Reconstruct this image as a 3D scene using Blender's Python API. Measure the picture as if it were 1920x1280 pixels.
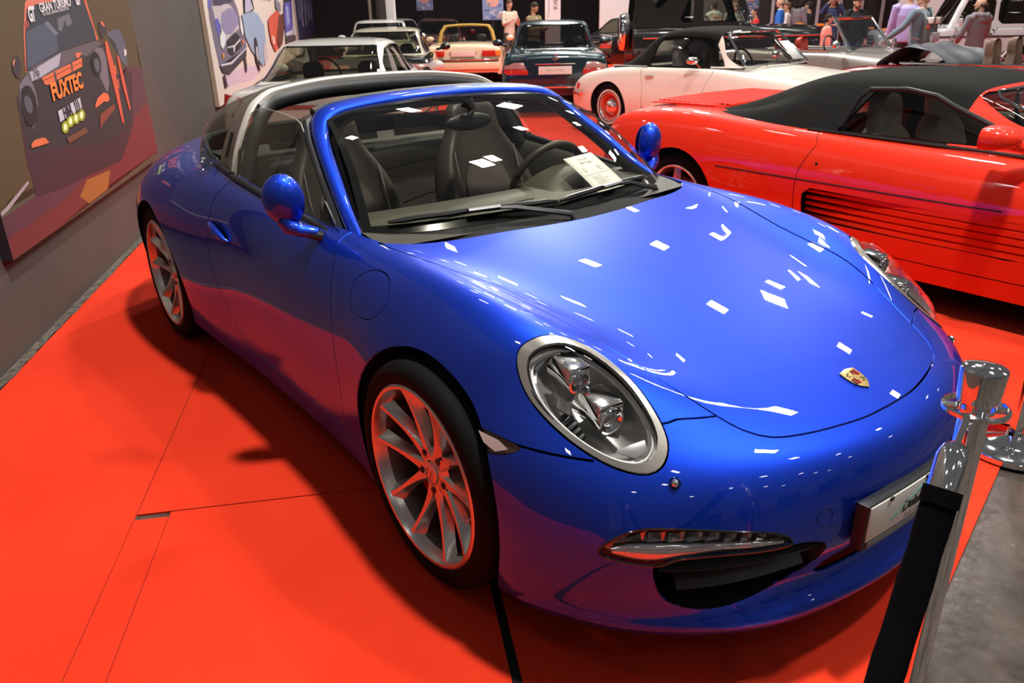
import bpy, bmesh, math, random
import numpy as np
from mathutils import Vector, Matrix, Euler
R=math.radians
PI=math.pi
random.seed(7)
SC=bpy.context.scene
COL=SC.collection
for _o in list(bpy.data.objects): bpy.data.objects.remove(_o)
# ---------- camera ----------
CAMP=(1.6551,-1.8090,1.5399); YAW,PITCH,ROLL=2.49434,.40041,-.021966
def camera():
    cy,sy=math.cos(YAW),math.sin(YAW); cp,sp=math.cos(PITCH),math.sin(PITCH)
    d=Vector((cy*cp,sy*cp,-sp)); r=Vector((sy,-cy,0)); u=r.cross(d)
    r2=math.cos(ROLL)*r+math.sin(ROLL)*u; u2=-math.sin(ROLL)*r+math.cos(ROLL)*u
    m=Matrix((r2,u2,-d)).transposed().to_4x4(); m.translation=Vector(CAMP)
    c=bpy.data.cameras.new('camera'); o=bpy.data.objects.new('camera',c); COL.objects.link(o); o.matrix_world=m
    c.sensor_width=36; c.lens=1461.15/1920*36; c.clip_start=.02; c.clip_end=300
    c.dof.use_dof=True; c.dof.focus_distance=2.1; c.dof.aperture_fstop=9
    SC.camera=o
camera()
vs=SC.view_settings; vs.view_transform='Standard'; vs.look='None'; vs.gamma=1; vs.use_curve_mapping=False; vs.exposure=0.0
SC.cycles.max_bounces=8; SC.cycles.transparent_max_bounces=16; SC.cycles.caustics_reflective=False; SC.cycles.caustics_refractive=False
# ---------- ambient light of the hall ----------
W=bpy.data.worlds.new('hall_ambient'); SC.world=W; W.use_nodes=True
_b=W.node_tree.nodes['Background']; _b.inputs[0].default_value=(.95,.96,1.0,1); _b.inputs[1].default_value=0.10
def area_lamp(name,loc,target,size,power,color=(1,.96,.90)):
    l=bpy.data.lights.new(name,'AREA'); l.energy=power; l.size=size; l.color=color; l.shape='SQUARE'
    o=bpy.data.objects.new(name,l); COL.objects.link(o); o.location=loc
    o.rotation_euler=(Vector(target)-Vector(loc)).to_track_quat('-Z','Y').to_euler()
    return o
# strong floodlights right above the stand give the soft-edged shadow close to the car; the others fill
area_lamp('floodlight',(.55,.45,8.2),(.1,-.3,0),.45,720)
area_lamp('floodlight',(2.9,3.4,8.2),(0,0,0),.45,260)
area_lamp('floodlight',(-2.6,4.0,8.2),(-1,0,0),.45,200)
area_lamp('floodlight',(-9.5,9.0,8.2),(-8,7,0),.6,900)
area_lamp('floodlight',(-15,13,8.2),(-14,12,0),.6,900)
area_lamp('floodlight',(-4.5,12.5,8.2),(-4,12,0),.6,500)
# ---------- numeric surface toolkit ----------
def bs_w(t):
    return np.array([(1-t)**3,3*t**3-6*t**2+4,-3*t**3+3*t**2+3*t+1,t**3])/6.0
def bs_d(t):
    return np.array([-3*(1-t)**2,9*t**2-12*t,-9*t**2+6*t+3,3*t**2])/6.0
def ext_net(P):
    P=np.concatenate([2*P[:1]-P[1:2],P,2*P[-1:]-P[-2:-1]],0)
    return np.concatenate([2*P[:,:1]-P[:,1:2],P,2*P[:,-1:]-P[:,-2:-1]],1)
def sharpen(P,k):
    # pull the control net so that the approximating surface nears the given points
    Q=P.copy()
    for _ in range(6):
        E=ext_net(Q); w=np.array([1,4,1])/6.0
        S=sum(w[a]*w[b]*E[a:a+P.shape[0],b:b+P.shape[1]] for a in range(3) for b in range(3))
        Q=Q+k*(P-S)*0.9 if k>=1 else P+k*((Q-P)+(P-S))
    return Q
def grid_surf(P,su,sv,k=0.8):
    """B-spline patch through a net; returns V,N,F"""
    P=np.asarray(P,float); Q=sharpen(P,k); E=ext_net(Q); n,m=P.shape[:2]
    def basis(cnt,s):
        B=np.zeros(((cnt-1)*s+1,cnt+2)); D=B.copy()
        for a in range((cnt-1)*s+1):
            i=min(a//s,cnt-2); t=(a-i*s)/s
            B[a,i:i+4]=bs_w(t); D[a,i:i+4]=bs_d(t)
        return B,D
    Bu,Du=basis(n,su); Bv,Dv=basis(m,sv)
    V=np.einsum('ai,bj,ijk->abk',Bu,Bv,E); U=np.einsum('ai,bj,ijk->abk',Du,Bv,E); W=np.einsum('ai,bj,ijk->abk',Bu,Dv,E)
    N=np.cross(U,W); L=np.linalg.norm(N,axis=2,keepdims=True); N=N/np.maximum(L,1e-9)
    a,b=V.shape[:2]; idx=np.arange(a*b).reshape(a,b)
    F=np.stack([idx[:-1,:-1],idx[1:,:-1],idx[1:,1:],idx[:-1,1:]],-1).reshape(-1,4)
    return V.reshape(-1,3),N.reshape(-1,3),[tuple(f) for f in F.tolist()]
def compact(V,N,F):
    used=sorted({i for f in F for i in f}); mp={o:k for k,o in enumerate(used)}
    return V[used],N[used],[tuple(mp[i] for i in f) for f in F]
def cut(M,g):
    """split a mesh along g=0 ; returns (inside g<0, outside)"""
    V,N,F=M; gv=np.asarray(g(V)); gv=np.where(np.abs(gv)<1e-7,1e-7,gv)
    nv=[];nn=[];ek={}; A=[];B=[]; n0=len(V)
    def mid(a,b):
        k=(a,b) if a<b else (b,a)
        if k not in ek:
            t=gv[k[0]]/(gv[k[0]]-gv[k[1]]); nv.append(V[k[0]]+(V[k[1]]-V[k[0]])*t); nn.append(N[k[0]]+(N[k[1]]-N[k[0]])*t); ek[k]=n0+len(nv)-1
        return ek[k]
    s=gv<0
    for f in F:
        q=[s[i] for i in f]
        if all(q): A.append(f)
        elif not any(q): B.append(f)
        else:
            fa=[];fb=[]
            for a,b in zip(f,f[1:]+f[:1]):
                (fa if s[a] else fb).append(a)
                if s[a]!=s[b]:
                    m=mid(a,b); fa.append(m); fb.append(m)
            if len(fa)>2: A.append(tuple(fa))
            if len(fb)>2: B.append(tuple(fb))
    if nv:
        V=np.vstack([V,np.array(nv)]); N=np.vstack([N,np.array(nn)])
    N=N/np.maximum(np.linalg.norm(N,axis=1,keepdims=True),1e-9)
    return (compact(V,N,A) if A else None),(compact(V,N,B) if B else None)
def poly_sd(pts,uv):
    """signed distance (negative inside) of closed polygon in 2D"""
    pts=np.asarray(pts,float); uv=np.asarray(uv,float)
    a=pts; b=np.roll(pts,-1,0); d=np.full(len(uv),1e9); ins=np.zeros(len(uv),bool)
    for p,q in zip(a,b):
        e=q-p; w=uv-p; t=np.clip((w@e)/max(e@e,1e-12),0,1); d=np.minimum(d,np.linalg.norm(w-np.outer(t,e),axis=1))
        c=(p[1]>uv[:,1])!=(q[1]>uv[:,1])
        with np.errstate(divide='ignore',invalid='ignore'):
            xi=(q[0]-p[0])*(uv[:,1]-p[1])/(q[1]-p[1] if abs(q[1]-p[1])>1e-12 else 1e-12)+p[0]
        ins^=c&(uv[:,0]<xi)
    return np.where(ins,-d,d)
def smooth_poly(pts,n=8,closed=True):
    """Catmull-Rom through points"""
    pts=np.asarray(pts,float); m=len(pts); out=[]
    for i in range(m if closed else m-1):
        p=[pts[(i+k)%m] if closed else pts[min(max(i+k,0),m-1)] for k in (-1,0,1,2)]
        for t in np.arange(n)/n:
            out.append(.5*((2*p[1])+(p[2]-p[0])*t+(2*p[0]-5*p[1]+4*p[2]-p[3])*t*t+(3*p[1]-p[0]-3*p[2]+p[3])*t**3))
    if not closed: out.append(pts[-1])
    return np.array(out)
def mirror_net(half):
    H=np.asarray(half,float); L=H.copy(); L[...,1]*=-1
    return np.concatenate([L[:,:0:-1],H],1)   # right side (y<0) first
NET=[
[(.86,0,.12),(.845,.20,.12),(.80,.38,.12),(.715,.55,.12),(.61,.68,.12),(.53,.76,.125),(.46,.81,.13),(.41,.84,.14),(.38,.845,.15)],
[(.912,0,.135),(.895,.22,.135),(.845,.42,.135),(.755,.58,.135),(.645,.71,.14),(.565,.775,.145),(.485,.825,.15),(.42,.855,.155),(.385,.855,.155)],
[(.947,0,.180),(.927,.22,.180),(.874,.435,.180),(.778,.605,.180),(.664,.735,.180),(.572,.802,.182),(.49,.847,.183),(.415,.87,.175),(.38,.86,.157)],
[(.925,0,.212),(.908,.22,.212),(.857,.432,.212),(.765,.60,.214),(.655,.732,.216),(.566,.802,.214),(.486,.848,.208),(.412,.872,.188),(.375,.862,.158)],
[(.893,0,.262),(.883,.23,.262),(.836,.435,.265),(.757,.615,.268),(.656,.742,.272),(.566,.815,.267),(.48,.86,.247),(.40,.88,.20),(.365,.865,.158)],
[(.935,0,.34),(.918,.24,.34),(.86,.455,.34),(.77,.63,.34),(.665,.755,.345),(.565,.83,.34),(.465,.878,.31),(.365,.89,.235),(.335,.87,.16)],
[(.950,0,.43),(.925,.25,.43),(.865,.46,.43),(.775,.63,.43),(.67,.755,.43),(.56,.83,.42),(.44,.885,.38),(.33,.895,.27),(.30,.87,.16)],
[(.925,0,.555),(.895,.25,.555),(.825,.46,.555),(.735,.61,.555),(.63,.73,.545),(.50,.83,.525),(.37,.89,.46),(.26,.905,.32),(.22,.885,.16)],
[(.85,0,.605),(.82,.24,.61),(.735,.43,.62),(.63,.60,.635),(.54,.705,.635),(.42,.81,.615),(.28,.895,.53),(.17,.915,.36),(.12,.89,.16)],
[(.72,0,.65),(.68,.23,.655),(.60,.42,.675),(.50,.585,.725),(.42,.69,.735),(.31,.79,.70),(.17,.89,.59),(.06,.92,.40),(.0,.90,.16)],
[(.52,0,.705),(.48,.24,.71),(.41,.44,.73),(.35,.60,.79),(.28,.70,.81),(.18,.80,.765),(.05,.895,.63),(-.05,.92,.42),(-.12,.90,.16)],
[(.25,0,.77),(.22,.26,.77),(.17,.48,.775),(.13,.625,.83),(.09,.715,.85),(.02,.81,.79),(-.1,.895,.64),(-.2,.915,.42),(-.27,.89,.16)],
[(-.02,0,.83),(-.04,.28,.83),(-.08,.52,.825),(-.1,.65,.855),(-.12,.735,.868),(-.18,.82,.80),(-.26,.89,.64),(-.34,.90,.42),(-.4,.87,.16)],
[(-.30,0,.885),(-.31,.3,.885),(-.33,.56,.87),(-.35,.675,.872),(-.36,.745,.870),(-.38,.82,.805),(-.42,.875,.64),(-.46,.885,.42),(-.52,.86,.16)],
[(-.55,0,.93),(-.55,.32,.925),(-.55,.60,.895),(-.55,.705,.885),(-.56,.76,.87),(-.57,.82,.805),(-.60,.865,.64),(-.64,.875,.42),(-.68,.85,.155)],
[(-.9,0,.97),(-.9,.32,.965),(-.9,.60,.93),(-.9,.71,.905),(-.9,.765,.885),(-.9,.825,.82),(-.9,.865,.64),(-.92,.875,.42),(-.94,.85,.155)],
[(-1.25,0,.99),(-1.25,.32,.985),(-1.25,.60,.95),(-1.25,.715,.93),(-1.25,.77,.91),(-1.25,.83,.845),(-1.25,.868,.66),(-1.25,.875,.42),(-1.25,.85,.155)],
[(-1.6,0,1.02),(-1.6,.32,1.01),(-1.6,.60,.98),(-1.6,.71,.965),(-1.6,.775,.94),(-1.6,.845,.865),(-1.6,.885,.68),(-1.6,.885,.43),(-1.6,.86,.155)],
[(-1.95,0,1.06),(-1.95,.32,1.05),(-1.95,.60,1.02),(-1.95,.69,1.00),(-1.95,.765,.975),(-1.95,.865,.89),(-1.95,.925,.71),(-1.95,.925,.45),(-1.93,.885,.16)],
[(-2.3,0,1.06),(-2.3,.30,1.055),(-2.3,.56,1.03),(-2.3,.65,1.01),(-2.3,.73,.985),(-2.3,.85,.91),(-2.3,.94,.73),(-2.3,.945,.47),(-2.3,.90,.17)],
[(-2.65,0,1.0),(-2.65,.28,.995),(-2.65,.5,.98),(-2.65,.60,.965),(-2.65,.68,.94),(-2.65,.81,.875),(-2.65,.93,.71),(-2.65,.94,.47),(-2.65,.90,.18)],
[(-3.0,0,.92),(-3.0,.26,.915),(-3.0,.44,.90),(-3.0,.54,.885),(-2.99,.62,.865),(-2.97,.74,.81),(-2.95,.87,.67),(-2.95,.895,.46),(-2.95,.86,.2)],
[(-3.32,0,.80),(-3.32,.24,.80),(-3.3,.40,.79),(-3.28,.49,.78),(-3.26,.57,.76),(-3.22,.67,.71),(-3.18,.79,.60),(-3.16,.82,.44),(-3.14,.78,.22)],
[(-3.5,0,.60),(-3.5,.22,.60),(-3.48,.36,.60),(-3.45,.45,.59),(-3.42,.53,.57),(-3.38,.61,.54),(-3.33,.69,.48),(-3.3,.71,.38),(-3.27,.68,.24)],
[(-3.5,0,.30),(-3.5,.2,.30),(-3.46,.34,.30),(-3.43,.42,.30),(-3.4,.49,.3),(-3.35,.56,.29),(-3.3,.62,.28),(-3.27,.64,.26),(-3.25,.62,.22)],
]
# ---------- materials ----------
_mc={}
def rgb(c):
    return tuple(c)+(1,) if len(c)==3 else tuple(c)
def mat(name,color=(.5,.5,.5),rough=.5,metal=0,coat=0,coat_rough=.03,spec=.5,trans=0,ior=1.45,emit=None,es=1,sheen=0,alpha=1):
    if name in _mc: return _mc[name]
    m=bpy.data.materials.new(name); m.use_nodes=True; b=m.node_tree.nodes['Principled BSDF']; i=b.inputs
    i['Base Color'].default_value=rgb(color); i['Roughness'].default_value=rough; i['Metallic'].default_value=metal
    i['Coat Weight'].default_value=coat; i['Coat Roughness'].default_value=coat_rough; i['Specular IOR Level'].default_value=spec
    i['Transmission Weight'].default_value=trans; i['IOR'].default_value=ior; i['Sheen Weight'].default_value=sheen; i['Alpha'].default_value=alpha
    if emit: i['Emission Color'].default_value=rgb(emit); i['Emission Strength'].default_value=es
    _mc[name]=m; return m
def glass_mat(name,tint=(.5,.5,.45),refl=1.0,rough=.0,ior=1.5):
    """thin pane: tinted see-through with fresnel reflection"""
    if name in _mc: return _mc[name]
    m=bpy.data.materials.new(name); m.use_nodes=True; nt=m.node_tree; nt.nodes.clear()
    o=nt.nodes.new('ShaderNodeOutputMaterial'); mx=nt.nodes.new('ShaderNodeMixShader'); t=nt.nodes.new('ShaderNodeBsdfTransparent'); g=nt.nodes.new('ShaderNodeBsdfGlossy'); f=nt.nodes.new('ShaderNodeFresnel')
    t.inputs[0].default_value=rgb(tint); g.inputs['Roughness'].default_value=rough; g.inputs[0].default_value=(refl,)*3+(1,); geo=nt.nodes.new('ShaderNodeNewGeometry'); mi=nt.nodes.new('ShaderNodeMath'); mi.operation='MULTIPLY_ADD'; mi.inputs[1].default_value=1/ior-ior; mi.inputs[2].default_value=ior; nt.links.new(geo.outputs['Backfacing'],mi.inputs[0]); nt.links.new(mi.outputs[0],f.inputs[0])
    nt.links.new(f.outputs[0],mx.inputs[0]); nt.links.new(t.outputs[0],mx.inputs[1]); nt.links.new(g.outputs[0],mx.inputs[2]); nt.links.new(mx.outputs[0],o.inputs[0])
    _mc[name]=m; return m
def noise_bump(m,scale,strength,dist=.01,detail=4,rough_amt=0,col2=None,fac_scale=None):
    nt=m.node_tree; b=nt.nodes['Principled BSDF']; tc=nt.nodes.new('ShaderNodeTexCoord'); n=nt.nodes.new('ShaderNodeTexNoise'); n.inputs['Scale'].default_value=scale; n.inputs['Detail'].default_value=detail
    nt.links.new(tc.outputs['Object'],n.inputs[0]); bp=nt.nodes.new('ShaderNodeBump'); bp.inputs['Strength'].default_value=strength; bp.inputs['Distance'].default_value=dist
    nt.links.new(n.outputs[0],bp.inputs['Height']); nt.links.new(bp.outputs[0],b.inputs['Normal'])
    if col2 is not None:
        n2=nt.nodes.new('ShaderNodeTexNoise'); n2.inputs['Scale'].default_value=fac_scale or scale; n2.inputs['Detail'].default_value=5
        nt.links.new(tc.outputs['Object'],n2.inputs[0]); r=nt.nodes.new('ShaderNodeValToRGB'); r.color_ramp.elements[0].position=.35; r.color_ramp.elements[1].position=.65
        r.color_ramp.elements[0].color=b.inputs['Base Color'].default_value; r.color_ramp.elements[1].color=rgb(col2)
        nt.links.new(n2.outputs[0],r.inputs[0]); nt.links.new(r.outputs[0],b.inputs['Base Color'])
    return m
# ---------- objects ----------
def tag(o,label=None,cat=None,group=None,kind=None):
    if label: o['label']=label
    if cat: o['category']=cat
    if group: o['group']=group
    if kind: o['kind']=kind
    return o
def empty(name,loc=(0,0,0),rz=0,label=None,cat=None,group=None):
    o=bpy.data.objects.new(name,None); COL.objects.link(o); o.location=loc; o.rotation_euler=(0,0,rz); o.empty_display_size=.1
    return tag(o,label,cat,group)
def link(name,me,mats,parent=None,label=None,kind=None):
    o=bpy.data.objects.new(name,me); COL.objects.link(o)
    for m in (mats if isinstance(mats,(list,tuple)) else [mats]): 
        if m: me.materials.append(m)
    if parent: o.parent=parent
    return tag(o,label,None,None,kind)
def meshobj(name,V,F,m,parent=None,smooth=True,label=None,angle=None,kind=None,midx=None):
    me=bpy.data.meshes.new(name); me.from_pydata([tuple(map(float,v)) for v in V],[],[tuple(f) for f in F]); me.validate(); 
    if smooth: me.polygons.foreach_set('use_smooth',[True]*len(me.polygons))
    if midx is not None: me.polygons.foreach_set('material_index',midx)
    if smooth and angle: me.set_sharp_from_angle(angle=R(angle))
    me.update(); return link(name,me,m,parent,label,kind)
def boundary(F):
    c={}
    for f in F:
        for a,b in zip(f,f[1:]+f[:1]):
            k=(a,b) if a<b else (b,a)
            c[k]=None if k in c else (a,b)
    return [e for e in c.values() if e]
def panel(name,M,m,parent=None,rim=.012,label=None,off=0.0,hard=None):
    """sheet with exact smooth normals and a rim folded inwards along its border"""
    V,N,F=M; V=V+N*off; n=len(V); Vs=list(map(tuple,V)); Ns=[tuple(x) for x in N]; Fs=[tuple(f) for f in F]
    loopn=[]
    for f in Fs: loopn+= [Ns[i] for i in f]
    if rim:
        for a,b in boundary(Fs):
            k=len(Vs); va,vb=V[a],V[b]; na,nb=N[a],N[b]
            Vs+= [tuple(va),tuple(vb),tuple(vb-nb*rim),tuple(va-na*rim)]
            fn=np.cross(va-vb,-nb); L=np.linalg.norm(fn); fn=-fn/L if L>1e-12 else na
            # quarter-round: blend the outer edge normals
            o1=na+fn; o1/=max(np.linalg.norm(o1),1e-9); o2=nb+fn; o2/=max(np.linalg.norm(o2),1e-9)
            Fs.append((k+1,k,k+3,k+2)); loopn+=[tuple(o2),tuple(o1),tuple(fn),tuple(fn)]
    me=bpy.data.meshes.new(name); me.from_pydata(Vs,[],Fs); me.polygons.foreach_set('use_smooth',[True]*len(me.polygons))
    me.normals_split_custom_set(loopn); me.update()
    return link(name,me,m,parent,label)
class MB:
    """collects simple shapes for one mesh"""
    def __init__(s): s.V=[];s.F=[];s.S=[]
    def add(s,V,F,sm=False):
        k=len(s.V); s.V+= [tuple(map(float,v)) for v in V]; s.F+=[tuple(i+k for i in f) for f in F]; s.S+=[sm]*len(F); return s
    def box(s,c,d,rot=None,tap=1.0):
        x,y,z=[a/2 for a in d]; P=[Vector((i*x*(tap if k>0 else 1),j*y*(tap if k>0 else 1),k*z)) for i in (-1,1) for j in (-1,1) for k in (-1,1)]
        if rot is not None:
            E=rot if isinstance(rot,Matrix) else Euler(rot).to_matrix(); P=[E@p for p in P]
        P=[p+Vector(c) for p in P]
        return s.add(P,[(0,1,3,2),(4,6,7,5),(0,4,5,1),(2,3,7,6),(0,2,6,4),(1,5,7,3)])
    def tube(s,pts,r,n=8,cap=True,closed=False,sq=None):
        pts=[Vector(p) for p in pts]; m=len(pts); rr=r if isinstance(r,(list,tuple)) else [r]*m; V=[];F=[]
        up=None
        for i,p in enumerate(pts):
            a=pts[i-1] if i>0 or closed else p; b=pts[(i+1)%m] if i<m-1 or closed else p
            t=(b-a).normalized()
            if up is None: up=Vector((0,0,1)) if abs(t.z)<.9 else Vector((1,0,0))
            x=up.cross(t).normalized(); y=t.cross(x); up=y
            for k in range(n):
                A=2*PI*k/n; q=sq or 1
                V.append(p+x*math.cos(A)*rr[i]+y*math.sin(A)*rr[i]*q)
        for i in range(m if closed else m-1):
            for k in range(n):
                a=i*n+k;b=i*n+(k+1)%n;c=((i+1)%m)*n+(k+1)%n;d=((i+1)%m)*n+k; F.append((a,b,c,d))
        if cap and not closed: F.append(tuple(range(n-1,-1,-1))); F.append(tuple(range((m-1)*n,m*n)))
        return s.add(V,F,True)
    def lathe(s,prof,n=32,M=None,close=False):
        """profile (r,z) about z"""
        V=[];F=[]; m=len(prof)
        for k in range(n):
            A=2*PI*k/n
            for r_,z in prof: V.append(Vector((r_*math.cos(A),r_*math.sin(A),z)))
        for k in range(n):
            for i in range(m-1):
                a=k*m+i;b=((k+1)%n)*m+i; F.append((a,b,b+1,a+1))
        if M: V=[M@v for v in V]
        return s.add(V,F,True)
    def prism(s,pts,h,M=None):
        """2D polygon (x,y) extruded z 0..h"""
        n=len(pts); V=[Vector((p[0],p[1],0)) for p in pts]+[Vector((p[0],p[1],h)) for p in pts]
        if M: V=[M@v for v in V]
        return s.add(V,[tuple(range(n-1,-1,-1)),tuple(range(n,2*n))]+[(i,(i+1)%n,n+(i+1)%n,n+i) for i in range(n)])
    def grid(s,P,su=4,sv=4,k=.8):
        V,N,F=grid_surf(P,su,sv,k); return s.add(V,F,True)
    def sphere(s,c,rad,nu=16,nv=10,rot=None):
        V=[];F=[]; rad=rad if isinstance(rad,(tuple,list)) else (rad,)*3; E=Euler(rot).to_matrix() if rot else Matrix.Identity(3)
        for j in range(nv+1):
            t=PI*j/nv
            for i in range(nu):
                A=2*PI*i/nu; V.append(E@Vector((rad[0]*math.sin(t)*math.cos(A),rad[1]*math.sin(t)*math.sin(A),rad[2]*math.cos(t)))+Vector(c))
        for j in range(nv):
            for i in range(nu):
                a=j*nu+i;b=j*nu+(i+1)%nu; F.append((a,a+nu,b+nu,b))
        return s.add(V,F,True)
    def build(s,name,m,parent=None,label=None,angle=35,bevel=0,kind=None,solid=0,subd=0):
        me=bpy.data.meshes.new(name); me.from_pydata(s.V,[],s.F)
        me.polygons.foreach_set('use_smooth',[True]*len(me.polygons)); bm=bmesh.new(); bm.from_mesh(me); bmesh.ops.remove_doubles(bm,verts=bm.verts,dist=1e-5)
        bmesh.ops.recalc_face_normals(bm,faces=bm.faces)
        if bevel: bmesh.ops.bevel(bm,geom=[e for e in bm.edges if len(e.link_faces)==2 and e.calc_face_angle(0)>R(40)],offset=bevel,segments=2,affect='EDGES',profile=.6)
        bm.to_mesh(me); bm.free(); me.polygons.foreach_set('use_smooth',[True]*len(me.polygons))
        me.set_sharp_from_angle(angle=R(angle)); me.update()
        o=link(name,me,m,parent,label,kind)
        if solid: d=o.modifiers.new('solid','SOLIDIFY'); d.thickness=solid; d.offset=0
        if subd: d=o.modifiers.new('sub','SUBSURF'); d.levels=subd; d.render_levels=subd
        return o
def copy_tree(o,parent=None):
    c=o.copy(); COL.objects.link(c); c.parent=parent
    for ch in o.children: copy_tree(ch,c)
    return c
def text(name,body,size,m,parent,M,extrude=.0006,align='CENTER',shear=0,space=1,label=None):
    cu=bpy.data.curves.new(name,'FONT'); cu.body=body; cu.size=size; cu.align_x=align; cu.align_y='CENTER'; cu.extrude=extrude; cu.shear=shear; cu.space_character=space
    t=bpy.data.objects.new(name,cu); COL.objects.link(t); dg=bpy.context.evaluated_depsgraph_get(); me=bpy.data.meshes.new_from_object(t.evaluated_get(dg)); bpy.data.objects.remove(t)
    me.transform(M); return link(name,me,m,parent,label)
def basis(o,x,y):
    """matrix with origin o, x axis, y axis approx"""
    x=Vector(x).normalized(); z=x.cross(Vector(y)).normalized(); y=z.cross(x)
    M=Matrix((x,y,z)).transposed().to_4x4(); M.translation=Vector(o); return M
def paint(name,c,metal=.55,rough=.34,flake=True,coat=1.0,dark=None):
    m=mat(name,c,rough,metal,coat,.02,spec=.5)
    return m
BLUE=mat('blue_metallic_paint',(.005,.048,.60),.46,.86,1.0,.012)
BLACK=mat('satin_black_plastic',(.012,.012,.013),.42)
GLOSSB=mat('gloss_black',(.008,.008,.009),.12,0,.6)
RUBBER=mat('tyre_rubber',(.006,.006,.0065),.8,spec=.15)
DARKIN=mat('dark_cavity',(.004,.004,.004),.9)
CHROME=mat('chrome',(.86,.86,.86),.06,1)
SATIN=mat('silver_wheel_paint',(.62,.60,.57),.27,.9,.5,.08)
ALU=mat('brushed_silver',(.66,.63,.58),.30,.85,.3)
LEATHER=mat('black_leather',(.042,.033,.027),.42)
FABRIC=mat('grey_seat_fabric',(.085,.070,.062),.7)
GLS=glass_mat('windscreen_glass',(.82,.82,.74),1.0)
SGL=glass_mat('side_glass',(.72,.75,.71),1.0)
CLR=glass_mat('clear_lamp_cover',(.96,.96,.97),1.0,0,1.35)
WHITE=mat('white_print',(.85,.84,.82),.5)
PAPER=mat('white_paper',(.88,.87,.88),.6); INK=mat('grey_ink',(.25,.25,.27),.7)
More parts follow.
